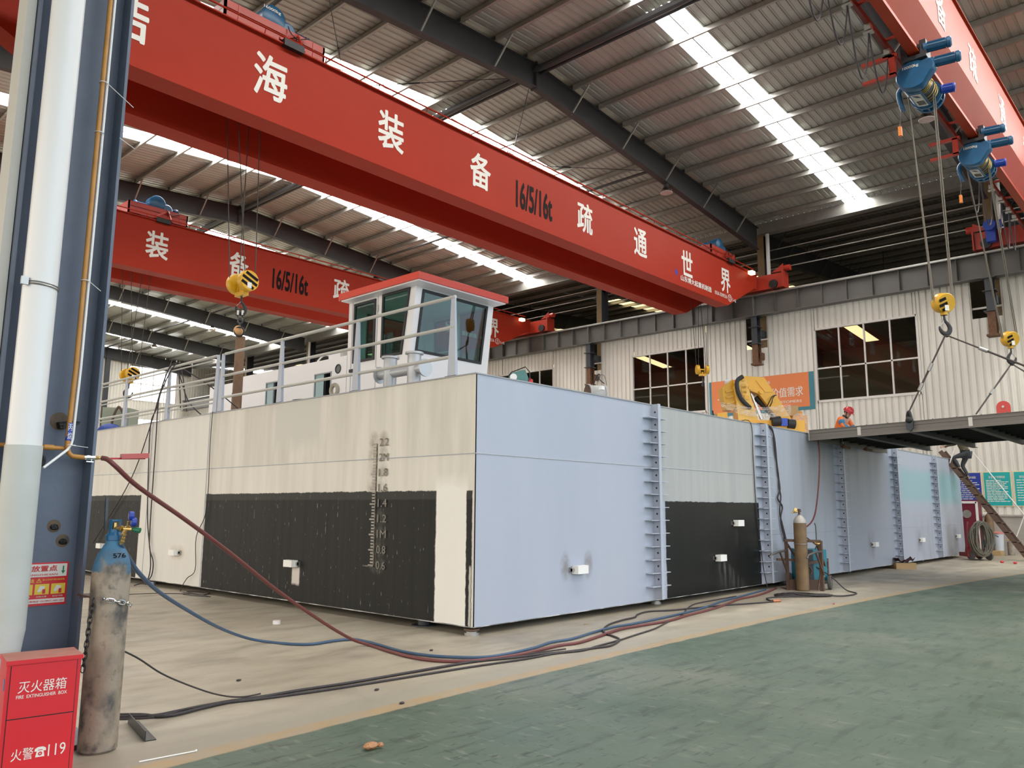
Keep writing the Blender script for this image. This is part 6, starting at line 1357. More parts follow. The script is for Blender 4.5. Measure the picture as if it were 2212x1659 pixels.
part(text_mb('火警 FIRE ALARM 119   急救电话 120 FIRST AID 120', (1.78, SY-0.004, 0.894), X_, Z_, height=0.013, width=0.39, bold=0.01, depth=0.001), 'phone_line', LETTERRED, wf2, smooth=0)

# ------------------------------------------------------------------ extinguisher box
fb = thing('extinguisher_box', 'red fire extinguisher box with white lettering at the foot of the slate column', 'extinguisher box', (1.49, 5.05, 0), rz=math.radians(-9.5))
mb = MB(); mb.box((0.0, 0.0, 0.0), (0.362, 0.27, 0.638)); part(mb, 'case', FIRE, fb, smooth=0)
mb = MB(); mb.prism([(-0.006, -0.012), (0.37, -0.012), (0.37, 0.28), (-0.006, 0.28)], (0, 0, 0.638), X_, Y_, 0.022); part(mb, 'lid', FIRE, fb, smooth=0)
mb = MB(); mb.box((-0.004, -0.010, 0.660), (0.368, 0.278, 0.6612)); part(mb, 'lid_dust', FIREDUST, fb, 'dusty lid top', smooth=0)
mb = MB(); mb.box((0.022, -0.006, 0.355), (0.340, 0.0, 0.632)); dr_ = part(mb, 'upper_door', FIRE, fb, smooth=0)
mb = MB(); mb.box((0.022, -0.006, 0.02), (0.340, 0.0, 0.349)); dl_ = part(mb, 'lower_door', FIRE, fb, smooth=0)
mb = MB(); mb.box((0.017, -0.001, 0.349), (0.345, 0.0005, 0.355)); mb.box((0.018, -0.001, 0.02), (0.0215, 0.0005, 0.632)); mb.box((0.3405, -0.001, 0.02), (0.344, 0.0005, 0.632)); part(mb, 'door_gap', BLACK, fb, smooth=0)
part(text_mb('灭火器箱', (0.178, -0.0065, 0.515), X_, Z_, height=0.062, width=0.235, bold=0.0, depth=0.0008, shear=0.05), 'chinese_lettering', LETTER, dr_, smooth=0)
part(text_mb('FIRE  EXTINGUISHER  BOX', (0.178, -0.0065, 0.465), X_, Z_, height=0.018, width=0.245, bold=0.012, depth=0.0008), 'english_lettering', LETTER, dr_, smooth=0)
part(text_mb('火警', (0.110, -0.0065, 0.165), X_, Z_, height=0.062, width=0.105, bold=0.0, depth=0.0008), 'alarm_lettering', LETTER, dl_, smooth=0)
part(text_mb('119', (0.275, -0.0065, 0.165), X_, Z_, height=0.062, width=0.085, bold=0.0, depth=0.0008), 'alarm_number', LETTER, dl_, smooth=0)
mb = MB(); mb.prism([(-0.022, -0.02), (0.022, -0.02), (0.017, 0.008), (0.008, 0.014), (-0.008, 0.014), (-0.017, 0.008)], (0.195, -0.0065, 0.158), X_, Z_, 0.0008)
mb.prism([(-0.028, 0.010), (-0.012, 0.010), (-0.010, 0.018), (0.010, 0.018), (0.012, 0.010), (0.028, 0.010), (0.026, 0.024), (0.012, 0.032), (-0.012, 0.032), (-0.026, 0.024)], (0.195, -0.0065, 0.158), X_, Z_, 0.0008); part(mb, 'phone_symbol', LETTER, dl_, smooth=0)
mb = MB(); mb.lathe([(0.004, 0), (0.010, 0.0), (0.010, 0.0012), (0.004, 0.0012)], (0.195, -0.0073, 0.155), (0, -1, 0), 16); part(mb, 'phone_dial', FIRE, dl_)
mb = MB(); mb.box((-0.003, 0.03, 0.5), (0.0, 0.06, 0.56)); part(mb, 'blue_label', mat('label_pale_blue', (0.08, 0.18, 0.35), 0.5), fb, smooth=0)
gb_ = thing('gas_cylinder', 'short grey cylinder hidden between the red box and the dirty blue-topped cylinder', 'gas cylinder', (1.99, 5.47, 0))
mb = MB(); mb.lathe([(0, 0), (0.055, 0), (0.06, 0.01), (0.06, 0.20), (0.045, 0.27), (0.02, 0.30), (0.0, 0.30)], (1.965, 5.50, 0.03), n=20); part(mb, 'body', mat('cyl_grey', (0.35, 0.37, 0.38), 0.4), gb_)
mb = MB(); mb.box((1.93, 5.52, 0.33), (2.0, 5.53, 0.62)); single(mb, 'red_card', mat('card_red', (0.45, 0.06, 0.08), 0.5), 'dull red card peeping out behind the dirty gas cylinder', 'card', smooth=0, loc=(1.965, 5.52, 0.33))

# ------------------------------------------------------------------ dirty gas cylinder with regulator
CX, CY = 2.135, 5.40
gc = thing('gas_cylinder', 'dirty gas cylinder with blue shoulder chained beside the slate column', 'gas cylinder', (CX, CY, 0))
q = SH('dirty_cylinder', 0.62, off=(CX, CY, 0))
dirt = q.ramp(q.noise(7, 8, (1, 1, 0.8)), 0.42, 0.58)
c = q.mix(dirt, (0.075, 0.068, 0.060), (0.30, 0.245, 0.185))
c = q.mix(q.mul(q.ramp(q.noise(3.2, 6, (1, 1, 0.45)), 0.48, 0.62), 0.8), c, (0.30, 0.235, 0.165))
c = q.mix(q.mul(q.ramp(q.noise(16, 5), 0.6, 0.72), 0.6), c, (0.035, 0.032, 0.03))
edge = q.math('ADD', q.z, q.math('MULTIPLY_ADD', q.noise(6, 5), 0.25, -0.125))
patch = q.math('MULTIPLY', q.band(q.math('ADD', q.x, q.math('MULTIPLY', q.noise(5, 4), 0.06)), 2.08, 2.22, 0.015), q.math('SUBTRACT', 1.0, q.step(edge, 1.16, 0.015)))
blue = q.mul(q.step(edge, 1.11, 0.01), q.math('SUBTRACT', 1.0, patch))
c = q.mix(blue, c, q.mix(q.ramp(q.noise(9, 6), 0.4, 0.7), (0.045, 0.155, 0.27), (0.06, 0.10, 0.14)))
cyl_m = q.done(c, None, q.noise(30, 5), 0.15)
q.t.nodes['Vector Math'].inputs[1].default_value = (CX, CY, 0)
mb = MB(); mb.lathe([(0, 0), (0.10, 0), (0.113, 0.015), (0.114, 1.08), (0.108, 1.13), (0.09, 1.19), (0.065, 1.235), (0.05, 1.26), (0.046, 1.29), (0.0, 1.29)], (CX, CY, 0), n=36); bod = part(mb, 'body', cyl_m, gc)
part(text_mb('576', (CX+0.005, CY-0.088, 1.185), X_, (0, 0.45, 0.9), height=0.03, width=0.075, bold=0.02, depth=0.004), 'stamped_number', LETTERBLK, bod, smooth=0)
mb = MB(); mb.lathe([(0.046, 1.275), (0.052, 1.28), (0.052, 1.31), (0.036, 1.33), (0.036, 1.35)], (CX, CY, 0), n=20)
for a in (100, 200, 320): mb.beam((CX+0.033*math.cos(math.radians(a)), CY+0.033*math.sin(math.radians(a)), 1.35), (CX+0.033*math.cos(math.radians(a)), CY+0.033*math.sin(math.radians(a)), 1.405), 0.022, 0.006, (math.cos(math.radians(a)), math.sin(math.radians(a)), 0))
mb.lathe([(0.030, 1.40), (0.036, 1.40), (0.036, 1.412), (0.03, 1.412)], (CX, CY, 0), n=20); part(mb, 'valve_guard', BLUE, gc)
mb = MB(); mb.cyl((CX, CY, 1.29), (CX, CY, 1.39), 0.018, 12); mb.cyl((CX, CY-0.01, 1.355), (CX+0.02, CY-0.055, 1.355), 0.013, 10); mb.cyl((CX+0.015, CY-0.045, 1.355), (CX+0.022, CY-0.062, 1.355), 0.019, 6); part(mb, 'valve', BRASS, gc)
rg = thing('gas_regulator', 'brass regulator with two blue gauges screwed on the blue-topped cylinder', 'regulator', (CX+0.05, CY-0.06, 1.35))
RXp = lambda u, z, d=0.0: Vector((CX+0.035, CY-0.075, 0))+rgt*u+FLAT*d+Z_*z
mb = MB(); mb.ball(RXp(0.0, 1.352), 0.018, 12); mb.cyl(RXp(-0.01, 1.352), RXp(0.05, 1.350, -0.01), 0.011, 10); mb.cyl(RXp(0.0, 1.352), RXp(-0.012, 1.31, -0.01), 0.011, 10); mb.cyl(RXp(0.008, 1.352), RXp(0.018, 1.40, -0.01), 0.006, 8); mb.cyl(RXp(0.02, 1.352), RXp(0.034, 1.375, -0.01), 0.006, 8); part(mb, 'regulator_body', BRASS, rg)
for u, z in ((0.024, 1.435), (0.042, 1.395)):
    mb = MB(); mb.lathe([(0.0, 0), (0.024, 0.0), (0.029, 0.004), (0.029, 0.028), (0.024, 0.032), (0.0, 0.032)], RXp(u, z, -0.02), FLAT*0.55+rgt*0.8, 22); g_ = part(mb, 'gauge', mat('gauge_blue', (0.02, 0.045, 0.30), 0.35), rg, 'blue gauge')
mb = MB(); mb.lathe([(0.0, 0), (0.010, 0), (0.016, 0.015), (0.018, 0.05), (0.0, 0.055)], RXp(0.05, 1.350, -0.01), rgt*0.95-Z_*0.15, 16); part(mb, 'green_knob', mat('knob_green', (0.01, 0.13, 0.06), 0.4), rg, 'green adjusting knob')
mb = MB(); p0 = RXp(0.008, 1.335, -0.02); p1 = Vector((2.155, 5.335, 1.255)); mb.cyl(p0, p1, 0.010, 10)
for f in (0.2, 0.45, 0.7): mb.cyl(p0.lerp(p1, f), p0.lerp(p1, f+0.14), 0.015, 6)
part(mb, 'hose_barb', BRASS, rg)
mb = MB(); mb.beam((CX-0.02, CY+0.10, 1.34), (CX-0.02, CY+0.12, 1.55), 0.016, 0.016); single(mb, 'steel_rod', STEELDK, 'dark square rod standing up behind the blue-topped cylinder', 'rod', smooth=0, loc=(CX-0.02, CY+0.11, 1.34))
def chain(name, label, pts, grp, m):
    P_ = spline(pts, 8); out = [P_[0]]; acc = 0
    t = thing(name, label, 'chain', tuple(P_[0]), grp)
    L_ = [0]; 
    for a, b in zip(P_, P_[1:]): L_.append(L_[-1]+(b-a).length)
    n = max(2, int(L_[-1]/0.034)); 
    def at(s):
        for i in range(len(L_)-1):
            if L_[i+1] >= s: return P_[i].lerp(P_[i+1], (s-L_[i])/max(1e-6, L_[i+1]-L_[i]))
        return P_[-1]
    for k in range(n):
        a = at(L_[-1]*k/n); b = at(L_[-1]*(k+1)/n); c_ = (a+b)/2; d = (b-a).normalized(); s_ = d.cross(Z_); s_ = s_.normalized() if s_.length > 0.1 else X_.copy(); s2 = d.cross(s_); w = s_ if k % 2 else s2
        ring = []
        for i in range(16):
            u = 2*PI*i/16; ring.append(c_+d*(0.022*math.cos(u)+0.004*math.copysign(1, math.cos(u)))+w*0.0125*math.sin(u))
        mb = MB(); mb.tube(ring, 0.0038, 6, closed=True); part(mb, 'chain_link', m, t)
cpts = [(CX-0.035, CY-0.02-0.02, 0.945)]+[(CX+0.127*math.cos(math.radians(a)), CY+0.127*math.sin(math.radians(a)), 0.935-0.075*(a-215)/140) for a in (215, 240, 265, 290, 315, 340, 355)]
chain('steel_chain', 'bright link chain holding the dirty gas cylinder', [(2.06, 5.42, 0.94)]+cpts[2:], 'chains on the column', CHROME)
chain('steel_chain', 'dark link chain hanging down between the column and the dirty cylinder', [(2.025, 5.36, 0.92), (2.005, 5.34, 0.80), (1.995, 5.33, 0.66), (1.985, 5.33, 0.50)], 'chains on the column', BLACK)
# angle bar, litter
mb = MB(); M_ = Matrix.Translation((2.42, 5.37, 0)) @ Matrix.Rotation(math.radians(78), 4, 'Z'); mb.box((0, 0, 0), (0.55, 0.006, 0.065)); mb.box((0, -0.065, 0), (0.55, 0, 0.006)); mb.xf(M_)
single(mb, 'angle_bar', mat('angle_black', (0.02, 0.021, 0.024), 0.35), 'short black steel angle bar on the floor behind the dirty cylinder', 'angle bar', smooth=0)
mb = MB(); mb.cyl((2.21, 4.97, 0.006), (2.54, 4.93, 0.006), 0.004, 6); mb.ball((2.54, 4.93, 0.008), 0.008, 8); single(mb, 'plastic_tie', CONDUIT, 'long white plastic tie lying on the floor in front of the dirty cylinder', 'cable tie')
mb = MB(); mb.lathe([(0.035, 0), (0.05, 0), (0.05, 0.045), (0.035, 0.045), (0.035, 0)], (5.82, 9.38, 0), n=24); tp = single(mb, 'tape_roll', mat('tape_white', (0.75, 0.72, 0.70), 0.4), 'small white tape roll on the concrete before the black patch', 'tape', loc=(5.82, 9.38, 0))
mb = MB(); mb.cyl((5.82, 9.38, 0.002), (5.82, 9.38, 0.04), 0.035, 16); mb2 = part(mb, 'pink_core', mat('core_pink', (0.6, 0.15, 0.15), 0.5), tp)
mb = MB(); mb.ball((3.31, 4.19, 0.022), 0.045, 12, (1.2, 0.8, 0.5)); mb.ball((3.37, 4.17, 0.02), 0.022, 8, (1, 1, 0.7)); single(mb, 'crumpled_wrapper', mat('wrapper_brown', (0.42, 0.20, 0.09), 0.5, bump=1.0, bscale=40), 'crumpled brown wrapper on the green floor near the orange line', 'litter')
for i, (x, y, m_, lb) in enumerate(((4.35, 5.45, CABLE, 'small dark crumb on the concrete near the thick black cables'), (5.9, 6.5, CABLE, 'small dark crumb on the concrete inside the hose loop'), (3.75, 6.6, CABLE, 'small dark crumb on the concrete between cylinder and hull'), (12.9, 5.85, CARTON, 'pale cork bit at the cable end before the cart'), (8.6, 6.5, CARTON, 'pale cork bit in the hull shade'), (13.2, 5.0, FIRE, 'tiny red scrap near the orange line'), (27.04, 5.31, FIRE, 'red scrap on the floor near the ladder foot'), (26.86, 4.95, FIRE, 'red scrap nearest the ladder foot'), (4.2, 4.95, CABLE, 'tiny dark crumb on the orange floor line'))):
    mb = MB(); s_ = 0.02 if x < 20 else 0.07; mb.ball((x, y, s_*0.4), s_, 8, (1.3, 0.8, 0.45)); single(mb, 'floor_scrap', m_, lb, 'litter', 'scraps on the floor')

# ------------------------------------------------------------------ hoses and cables
def hose(name, label, pts, r, m, grp=None, k=5):
    mb = MB(); mb.tube(spline(pts, k), r, 8); return single(mb, name, m, label, 'hose' if 'hose' in name else 'cable', grp, loc=tuple(pts[0]))
zz_ = lambda L_, z: [(x, y, z) for x, y in L_]
hose('gas_hose', 'dark red gas hose sagging from the chrome valve and snaking over the floor', [(2.09,5.6,1.813),(2.12,5.58,1.805),(2.17,5.56,1.76),(2.37,5.66,1.63),(2.83,5.89,1.40),(3.38,6.17,1.11),(4.03,6.51,0.75),(4.83,6.92,0.35),(5.39,7.21,0.10)]+zz_([(5.61,7.22),(5.52,6.75),(5.46,6.30),(5.52,5.96),(5.70,5.75),(5.95,5.66),(6.33,5.62),(7.00,5.67),(7.32,5.63),(7.84,5.73),(8.48,5.87),(8.92,5.86),(9.55,5.83),(10.19,5.93),(11.03,6.02),(11.90,6.18),(12.66,6.36),(13.39,6.40),(14.22,6.55),(14.9,6.72)], 0.018), 0.0165, HOSERED, 'gas hoses')
hose('oxygen_hose', 'blue gas hose curving from the brass regulator across the floor', [(2.155,5.335,1.26),(2.19,5.38,1.22),(2.31,5.54,1.13),(2.43,5.68,1.04),(2.70,5.97,0.88),(3.18,6.48,0.66),(3.88,7.24,0.37),(4.65,8.09,0.10)]+zz_([(4.95,8.16),(5.05,7.85),(5.21,7.67),(5.52,7.68),(5.71,7.60),(5.72,7.35),(5.68,7.08),(5.60,6.62),(5.64,6.24),(5.77,5.98),(5.92,5.81),(6.15,5.74),(6.70,5.77),(7.12,5.87),(7.48,5.85),(7.99,5.95),(8.56,6.04),(9.01,6.02),(9.75,6.05),(10.48,6.11),(11.33,6.23),(12.12,6.41),(12.98,6.53),(13.93,6.66),(14.55,6.76)], 0.017), 0.015, HOSEBLUE, 'gas hoses')
hose('power_cable', 'thick black cable running from behind the dirty cylinder to the welding cart', zz_([(2.45,6.22),(2.66,6.02),(2.73,5.88),(2.84,5.84),(3.03,5.88),(3.23,5.91),(3.38,5.91),(3.52,5.88),(3.86,5.87),(4.36,5.80),(5.05,5.76),(5.72,5.71),(6.15,5.57),(6.49,5.49),(6.84,5.38),(7.21,5.31),(7.44,5.28),(7.84,5.44),(8.01,5.67),(8.07,5.79),(8.30,6.00),(8.73,6.22),(9.18,6.33),(9.55,6.37),(9.84,6.51),(10.23,6.58),(10.59,6.41),(11.09,6.30),(11.76,6.13),(12.31,5.94),(12.79,5.80)], 0.013), 0.012, CABLE, 'black cables on the floor')
hose('power_cable', 'second black cable lying beside the thick one and branching toward the hull', zz_([(2.44,6.16),(2.71,5.95),(2.88,5.94),(3.16,5.95),(3.51,5.84),(4.04,5.73),(4.75,5.64),(5.55,5.55),(6.21,5.44),(6.63,5.42),(6.98,5.32),(7.30,5.37),(7.78,5.42),(8.29,5.51),(8.85,5.61),(9.50,5.81),(10.15,5.99),(10.92,6.34),(11.57,6.57),(12.22,6.61),(13.08,6.63)], 0.011), 0.010, CABLE, 'black cables on the floor')
hose('power_cable', 'third black cable, thinner, beside the two thick ones by the dirty cylinder', zz_([(2.44,6.10),(2.7,5.90),(3.0,5.96),(3.3,5.97),(3.6,5.92),(4.2,5.83),(5.0,5.80),(5.9,5.72),(6.4,5.62),(6.95,5.52)], 0.009), 0.007, CABLE, 'black cables on the floor')
hose('thin_cord', 'thin dark cord drooping from the dirty cylinder to the floor cables', [(2.22,5.52,0.60),(2.30,5.55,0.56),(2.44,5.60,0.48),(2.63,5.66,0.35),(2.88,5.75,0.22),(3.15,5.85,0.10),(3.39,5.93,0.03),(3.6,5.99,0.012)], 0.006, CABLE)
hose('thin_cord', 'thin dark cord hanging from the deck edge down the white strip of the short side', [(6.835,13.44,3.17),(6.83,13.44,3.05),(6.83,13.45,2.58),(6.83,13.43,1.45),(6.83,13.74,0.96),(6.83,13.70,0.40),(6.80,13.93,0.23),(6.78,14.1,0.01)]+zz_([(6.7,13.7),(6.75,13.2),(7.0,13.5),(6.8,13.9),(6.7,12.85),(6.55,13.5)], 0.01), 0.007, CABLE)
hose('thin_cord', 'thin cord trailing on the concrete behind the dirty cylinder', zz_([(4.6,14.2),(5.4,14.2),(6.16,14.1),(6.5,13.8),(6.68,13.5)], 0.008), 0.006, CABLE)
RX_ = 6.84
hose('lead_cable', 'first dark lead looped over the guard rail and down the short side', [(7.02,15.1,3.35),(6.98,15.15,3.9),(6.94,15.22,4.25),(6.86,15.33,4.20),(6.84,15.55,3.88),(6.835,15.73,3.43),(6.83,15.95,3.12),(6.83,15.91,2.34),(6.83,15.77,1.25),(6.82,15.50,0.56),(6.82,15.47,0.26),(6.80,15.55,0.02)], 0.011, CABLE, 'leads over the guard rail')
hose('lead_cable', 'second dark lead looped over the guard rail and down the short side', [(7.05,14.9,3.3),(6.99,15.0,3.9),(6.94,15.12,4.26),(6.87,15.23,4.18),(6.84,15.49,3.87),(6.835,15.68,3.52),(6.83,15.66,2.69),(6.83,15.64,1.34),(6.82,15.57,0.73),(6.82,15.36,0.44),(6.80,15.41,0.14),(6.6,15.6,0.012)], 0.011, CABLE, 'leads over the guard rail')
hose('lead_cable', 'third dark lead slanting from the guard rail toward the dirty cylinder', [(6.97,15.35,4.1),(6.94,15.4,4.25),(6.87,15.43,4.16),(6.84,15.67,3.70),(6.83,15.86,3.25),(6.82,16.39,2.35),(6.82,16.91,1.80),(6.82,17.62,1.25),(6.8,18.3,0.7)], 0.010, CABLE, 'leads over the guard rail')
hose('lead_cable', 'dark lead slanting from the guard rail inward to the deck by the aft cabin', [(6.93,15.2,4.22),(7.4,14.9,3.9),(8.2,15.2,3.55),(9.0,15.6,3.2)], 0.012, CABLE, 'leads over the guard rail')
hose('lead_cable', 'fifth dark lead dropping inside the guard rail in two curves', [(6.95,15.3,4.25),(7.0,15.1,3.9),(7.1,14.95,3.5),(7.3,14.7,3.2)], 0.012, CABLE, 'leads over the guard rail')
hose('lead_cable', 'twisted black lead from the deck crane down the long side to the cart', [(15.0,7.3,3.18),(15.05,6.95,3.19),(15.2,6.83,3.12),(15.35,6.82,2.9),(15.42,6.82,2.3),(15.5,6.82,1.9),(15.35,6.81,1.72),(15.55,6.81,1.55),(15.45,6.81,1.3),(15.6,6.80,0.9),(15.85,6.75,0.62),(15.5,6.5,0.45)], 0.016, CABLE, 'leads down the long side')
hose('lead_cable', 'second strand twisted round the black lead on the long side', [(15.0,7.3,3.16),(15.08,6.95,3.19),(15.26,6.82,3.10),(15.33,6.82,2.7),(15.46,6.82,2.2),(15.46,6.82,1.95),(15.48,6.80,1.75),(15.42,6.81,1.45),(15.52,6.81,1.2),(15.66,6.80,0.85)], 0.014, CABLE, 'leads down the long side')
hose('lead_cable', 'thin dark lead hanging down the long side over the black patch', [(14.3,7.1,3.17),(14.35,6.84,3.15),(14.38,6.83,2.5),(14.42,6.83,1.6),(14.55,6.83,0.8),(14.62,6.82,0.35),(14.65,6.78,0.05)], 0.008, CABLE, 'leads down the long side')
hose('gas_hose', 'dark red hose hanging from the deck section edge to the brown cylinder', [(17.3,6.7,3.05),(17.2,6.65,2.6),(16.9,6.6,1.9),(16.3,6.5,1.3),(15.3,6.4,1.1),(14.9,6.3,1.25)], 0.016, HOSERED, 'gas hoses')

# ------------------------------------------------------------------ welding cart
O2 = Vector((14.97, 6.23, 0)); Lc = loc_frame(O2)
cy = thing('gas_cylinder', 'tall brown gas cylinder with pale shoulder on the rusty welding cart', 'gas cylinder', tuple(O2))
mb = MB(); mb.lathe([(0, 0.0), (0.105, 0.0), (0.117, 0.015), (0.117, 1.25)], O2, n=28); part(mb, 'body', CYLBROWN, cy)
mb = MB(); mb.lathe([(0.117, 1.25), (0.115, 1.28), (0.10, 1.32), (0.07, 1.36), (0.04, 1.385), (0.04, 1.40), (0, 1.40)], O2, n=28); part(mb, 'shoulder', mat('shoulder_pale', (0.48, 0.44, 0.40), 0.5, var=0.5, scale=8), cy, 'pale shoulder')
mb = MB(); mb.cyl(Lc(0,1.40), Lc(0,1.49), 0.02, 10); mb.cyl(Lc(-0.03,1.47), Lc(0.035,1.47), 0.014, 8); mb.lathe([(0.03, 0), (0.035, 0.0), (0.035, 0.02), (0.03, 0.02)], Lc(0,1.49), n=14); part(mb, 'valve', STEELBR, cy)
mb = MB(); mb.cyl(Lc(-0.03,1.455), Lc(-0.10,1.45), 0.018, 10); mb.lathe([(0, 0), (0.032, 0), (0.032, 0.025), (0, 0.025)], Lc(-0.08,1.50,-0.02), -FLAT, 16); mb.cyl(Lc(-0.08,1.45), Lc(-0.08,1.50), 0.01, 8); mb.cyl(Lc(-0.10,1.47), Lc(-0.13,1.43), 0.016, 8); part(mb, 'regulator', BRASS, cy, 'brass regulator')
cr = thing('welding_cart', 'rusty angle-iron trolley frame with bent handles around the brown gas cylinder', 'cart', (15.3, 6.4, 0))
cm = lambda mb, nm, lab=None: part(mb, nm, STEELBR, cr, lab, smooth=0)
B_ = lambda a, b, w=0.05: MB().beam(a, b, w, w)
cm(B_(Lc(-0.24,0.0,0.1), Lc(-0.24,0.93,0.1)), 'upright'); cm(B_(Lc(0.35,0.0,-0.05), Lc(0.35,0.92,-0.05), 0.065), 'upright'); cm(B_(Lc(0.69,0.2,0.55), Lc(0.69,0.56,0.55)), 'upright')
cm(B_(Lc(-0.26,0.92,0.1), Lc(0.36,0.91,-0.05)), 'top_bar'); cm(B_(Lc(-0.42,0.56,0.14), Lc(0.0,0.55,0.14), 0.045), 'cross_bar'); cm(B_(Lc(0.10,0.50,-0.02), Lc(0.70,0.53,0.55), 0.045), 'cross_bar')
mb = MB(); plate(mb, Lc, [(-0.25,0.0),(0.37,0.0),(0.37,0.19),(-0.25,0.19)], 0.135, 0.145); plate(mb, Lc, [(-0.25,0.0),(0.37,0.0),(0.37,0.01),(-0.25,0.01)], 0.145, 0.5); cm(mb, 'foot_plate')
for u, h, d in ((-0.275,1.24,0.12), (0.30,1.25,0.0), (0.145,1.25,0.3)):
    mb = MB(); mb.tube([Lc(u, 0.90, d), Lc(u, h-0.06, d), Lc(u-0.02, h, d)], 0.009, 6); part(mb, 'rod', STEELDK, cr)
for a, b, c_, g in ((Lc(-0.26,0.73,0.1), Lc(-0.45,0.72,-0.15), Lc(-0.66,0.68,-0.3), Lc(-0.70,0.62,-0.32)), (Lc(0.35,0.72,-0.1), Lc(0.18,0.72,-0.25), Lc(0.0,0.67,-0.36), Lc(-0.03,0.61,-0.38))):
    mb = MB(); mb.tube([a, b, c_, g], 0.02, 8); part(mb, 'bent_handle', mat('tube_grey', (0.12, 0.11, 0.10), 0.4, metal=0.5), cr)
    mb = MB(); mb.beam(b, (a+Vector((0,0,0)))*1.0+Z_*(-0.42)+rgt*0.02, 0.03, 0.02); part(mb, 'handle_stay', STEELBR, cr, smooth=0)
cm(B_(Lc(0.28,0.90,-0.02), Lc(0.62,0.35,0.4), 0.035), 'diagonal_stay'); cm(B_(Lc(0.10,1.02,0.12), Lc(0.33,0.80,-0.05), 0.02), 'diagonal_stay'); cm(B_(Lc(-0.22,0.86,0.12), Lc(0.0,0.55,0.2), 0.03), 'diagonal_stay'); cm(B_(Lc(0.24,0.02,-0.1), Lc(0.33,0.36,-0.06), 0.02), 'diagonal_stay')
mb = MB(); mb.torus(Lc(0.29,0.89,-0.06), Z_*0.8-FLAT*0.4, 0.05, 0.012, 18, 6); mb.torus(Lc(0.29,0.875,-0.06), Z_*0.9-FLAT*0.3, 0.045, 0.012, 18, 6); part(mb, 'cable_turns', BRASS, cr)
mb = MB(); mb.torus(Lc(0.0,0.86,0.0), Z_, 0.123, 0.006, 24, 6); part(mb, 'bottle_chain', STEEL, cr)
wl = thing('welding_machine', 'teal welding machine on wheels behind the brown gas cylinder', 'welding machine', tuple(Lc(0.4, 0.0, 0.45)))
mb = MB(); plate(mb, Lc, [(0.10,0.16),(0.60,0.16),(0.60,0.74),(0.10,0.74)], 0.32, 0.85); part(mb, 'case', TEAL, wl, smooth=0)
mb = MB(); plate(mb, Lc, [(0.10,0.16),(0.34,0.16),(0.34,0.74),(0.10,0.74)], 0.315, 0.319); fp_ = part(mb, 'front_panel', STEELDK, wl, smooth=0)
mb = MB(); mb.torus(Lc(0.2,0.34,0.31), FLAT, 0.09, 0.012, 20, 6); mb.torus(Lc(0.2,0.34,0.31), FLAT, 0.05, 0.01, 20, 6); part(mb, 'fan_grille', STEELBR, fp_)
mb = MB(); mb.box((0, 0, 0), (0.1, 0.08, 0.12)); mb.xf(Matrix.Translation(Lc(0.09, 0.74, 0.40))); part(mb, 'gas_heater', WHITE, wl, smooth=0)
mb = MB(); mb.tube([Lc(0.42,0.74,0.4), Lc(0.44,0.79,0.4), Lc(0.56,0.79,0.5), Lc(0.58,0.74,0.5)], 0.012, 6); mb.cyl(Lc(0.48,0.79,0.43), Lc(0.54,0.79,0.48), 0.022, 8); part(mb, 'carry_handle', STEELDK, wl)
mb = MB(); plate(mb, Lc, [(0.10,0.10),(0.62,0.10),(0.62,0.16),(0.10,0.16)], 0.30, 0.9); part(mb, 'chassis', GALV, wl, smooth=0)
for u, d in ((0.60, 0.22), (0.60, 0.92), (0.05, 0.86)):
    ax_ = (rgt*0.85-FLAT*0.5).normalized() if u > 0.3 else rgt
    mb = MB(); mb.lathe([(0.05, -0.03), (0.125, -0.032), (0.135, -0.02), (0.135, 0.02), (0.125, 0.032), (0.05, 0.03)], Lc(u,0.136,d), ax_, 26); wh_ = part(mb, 'wheel', TYREGREY, wl)
    mb = MB(); mb.cyl(Lc(u,0.136,d)-ax_*0.026, Lc(u,0.136,d)+ax_*0.026, 0.06, 16); mb.cyl(Lc(u,0.136,d)-ax_*0.035, Lc(u,0.136,d)+ax_*0.035, 0.02, 10); part(mb, 'hub', GALV, wh_)
mb = MB(); mb.ball(Lc(0.50,0.235,0.29), 0.055, 10, (1.2, 0.6, 0.7)); single(mb, 'rag', mat('rag_beige', (0.50, 0.45, 0.36), 0.9, bump=1, bscale=30), 'crumpled beige rag on the teal welding machine chassis', 'rag', loc=Lc(0.50,0.2,0.29))
pts = []
for k in range(75):
    a = 2*PI*k/15; r_ = 0.42+0.20*math.sin(k*0.9)*0.5-0.04*(k//15); pts.append(Vector((14.05, 5.85, 0.014+0.006*(k//15)))+rgt*math.cos(a)*r_*1.05+FLAT*math.sin(a)*r_*0.55)
mb = MB(); mb.tube(spline([Vector((12.79,5.80,.013)), Vector((12.9,5.95,.013)), Vector((13.34,6.1,.013))]+pts+[Vector((14.3,5.35,.02)), Vector((14.7,5.25,.015)), Vector((15.1,5.3,.013)), Vector((15.28,5.45,.013)), Vector((15.35,5.6,.05)), Vector((15.5,5.9,.25)), Vector((15.45,6.3,.5))], 3), 0.012, 6); single(mb, 'coiled_cable', CABLE, 'loose coil of dark cable on the floor before the welding cart', 'cable')
mb = MB(); mb.cyl((12.75,5.82,.02), (12.9,5.76,.02), 0.025, 8); single(mb, 'earth_clamp', mat('clamp_copper', (0.45, 0.18, 0.09), 0.4, metal=0.5), 'copper earth clamp at the cable end before the welding cart', 'clamp')
Lb = loc_frame((22.35, 6.55))
bx = thing('carton', 'small open carton on the floor with a dark red cloth on top', 'box', (22.35, 6.55, 0))
mb = MB(); plate(mb, Lb, [(-0.26,0),(0.26,0),(0.26,0.15),(-0.26,0.15)], 0, 0.32); part(mb, 'box', CARTON, bx, smooth=0)
mb = MB(); vs = []
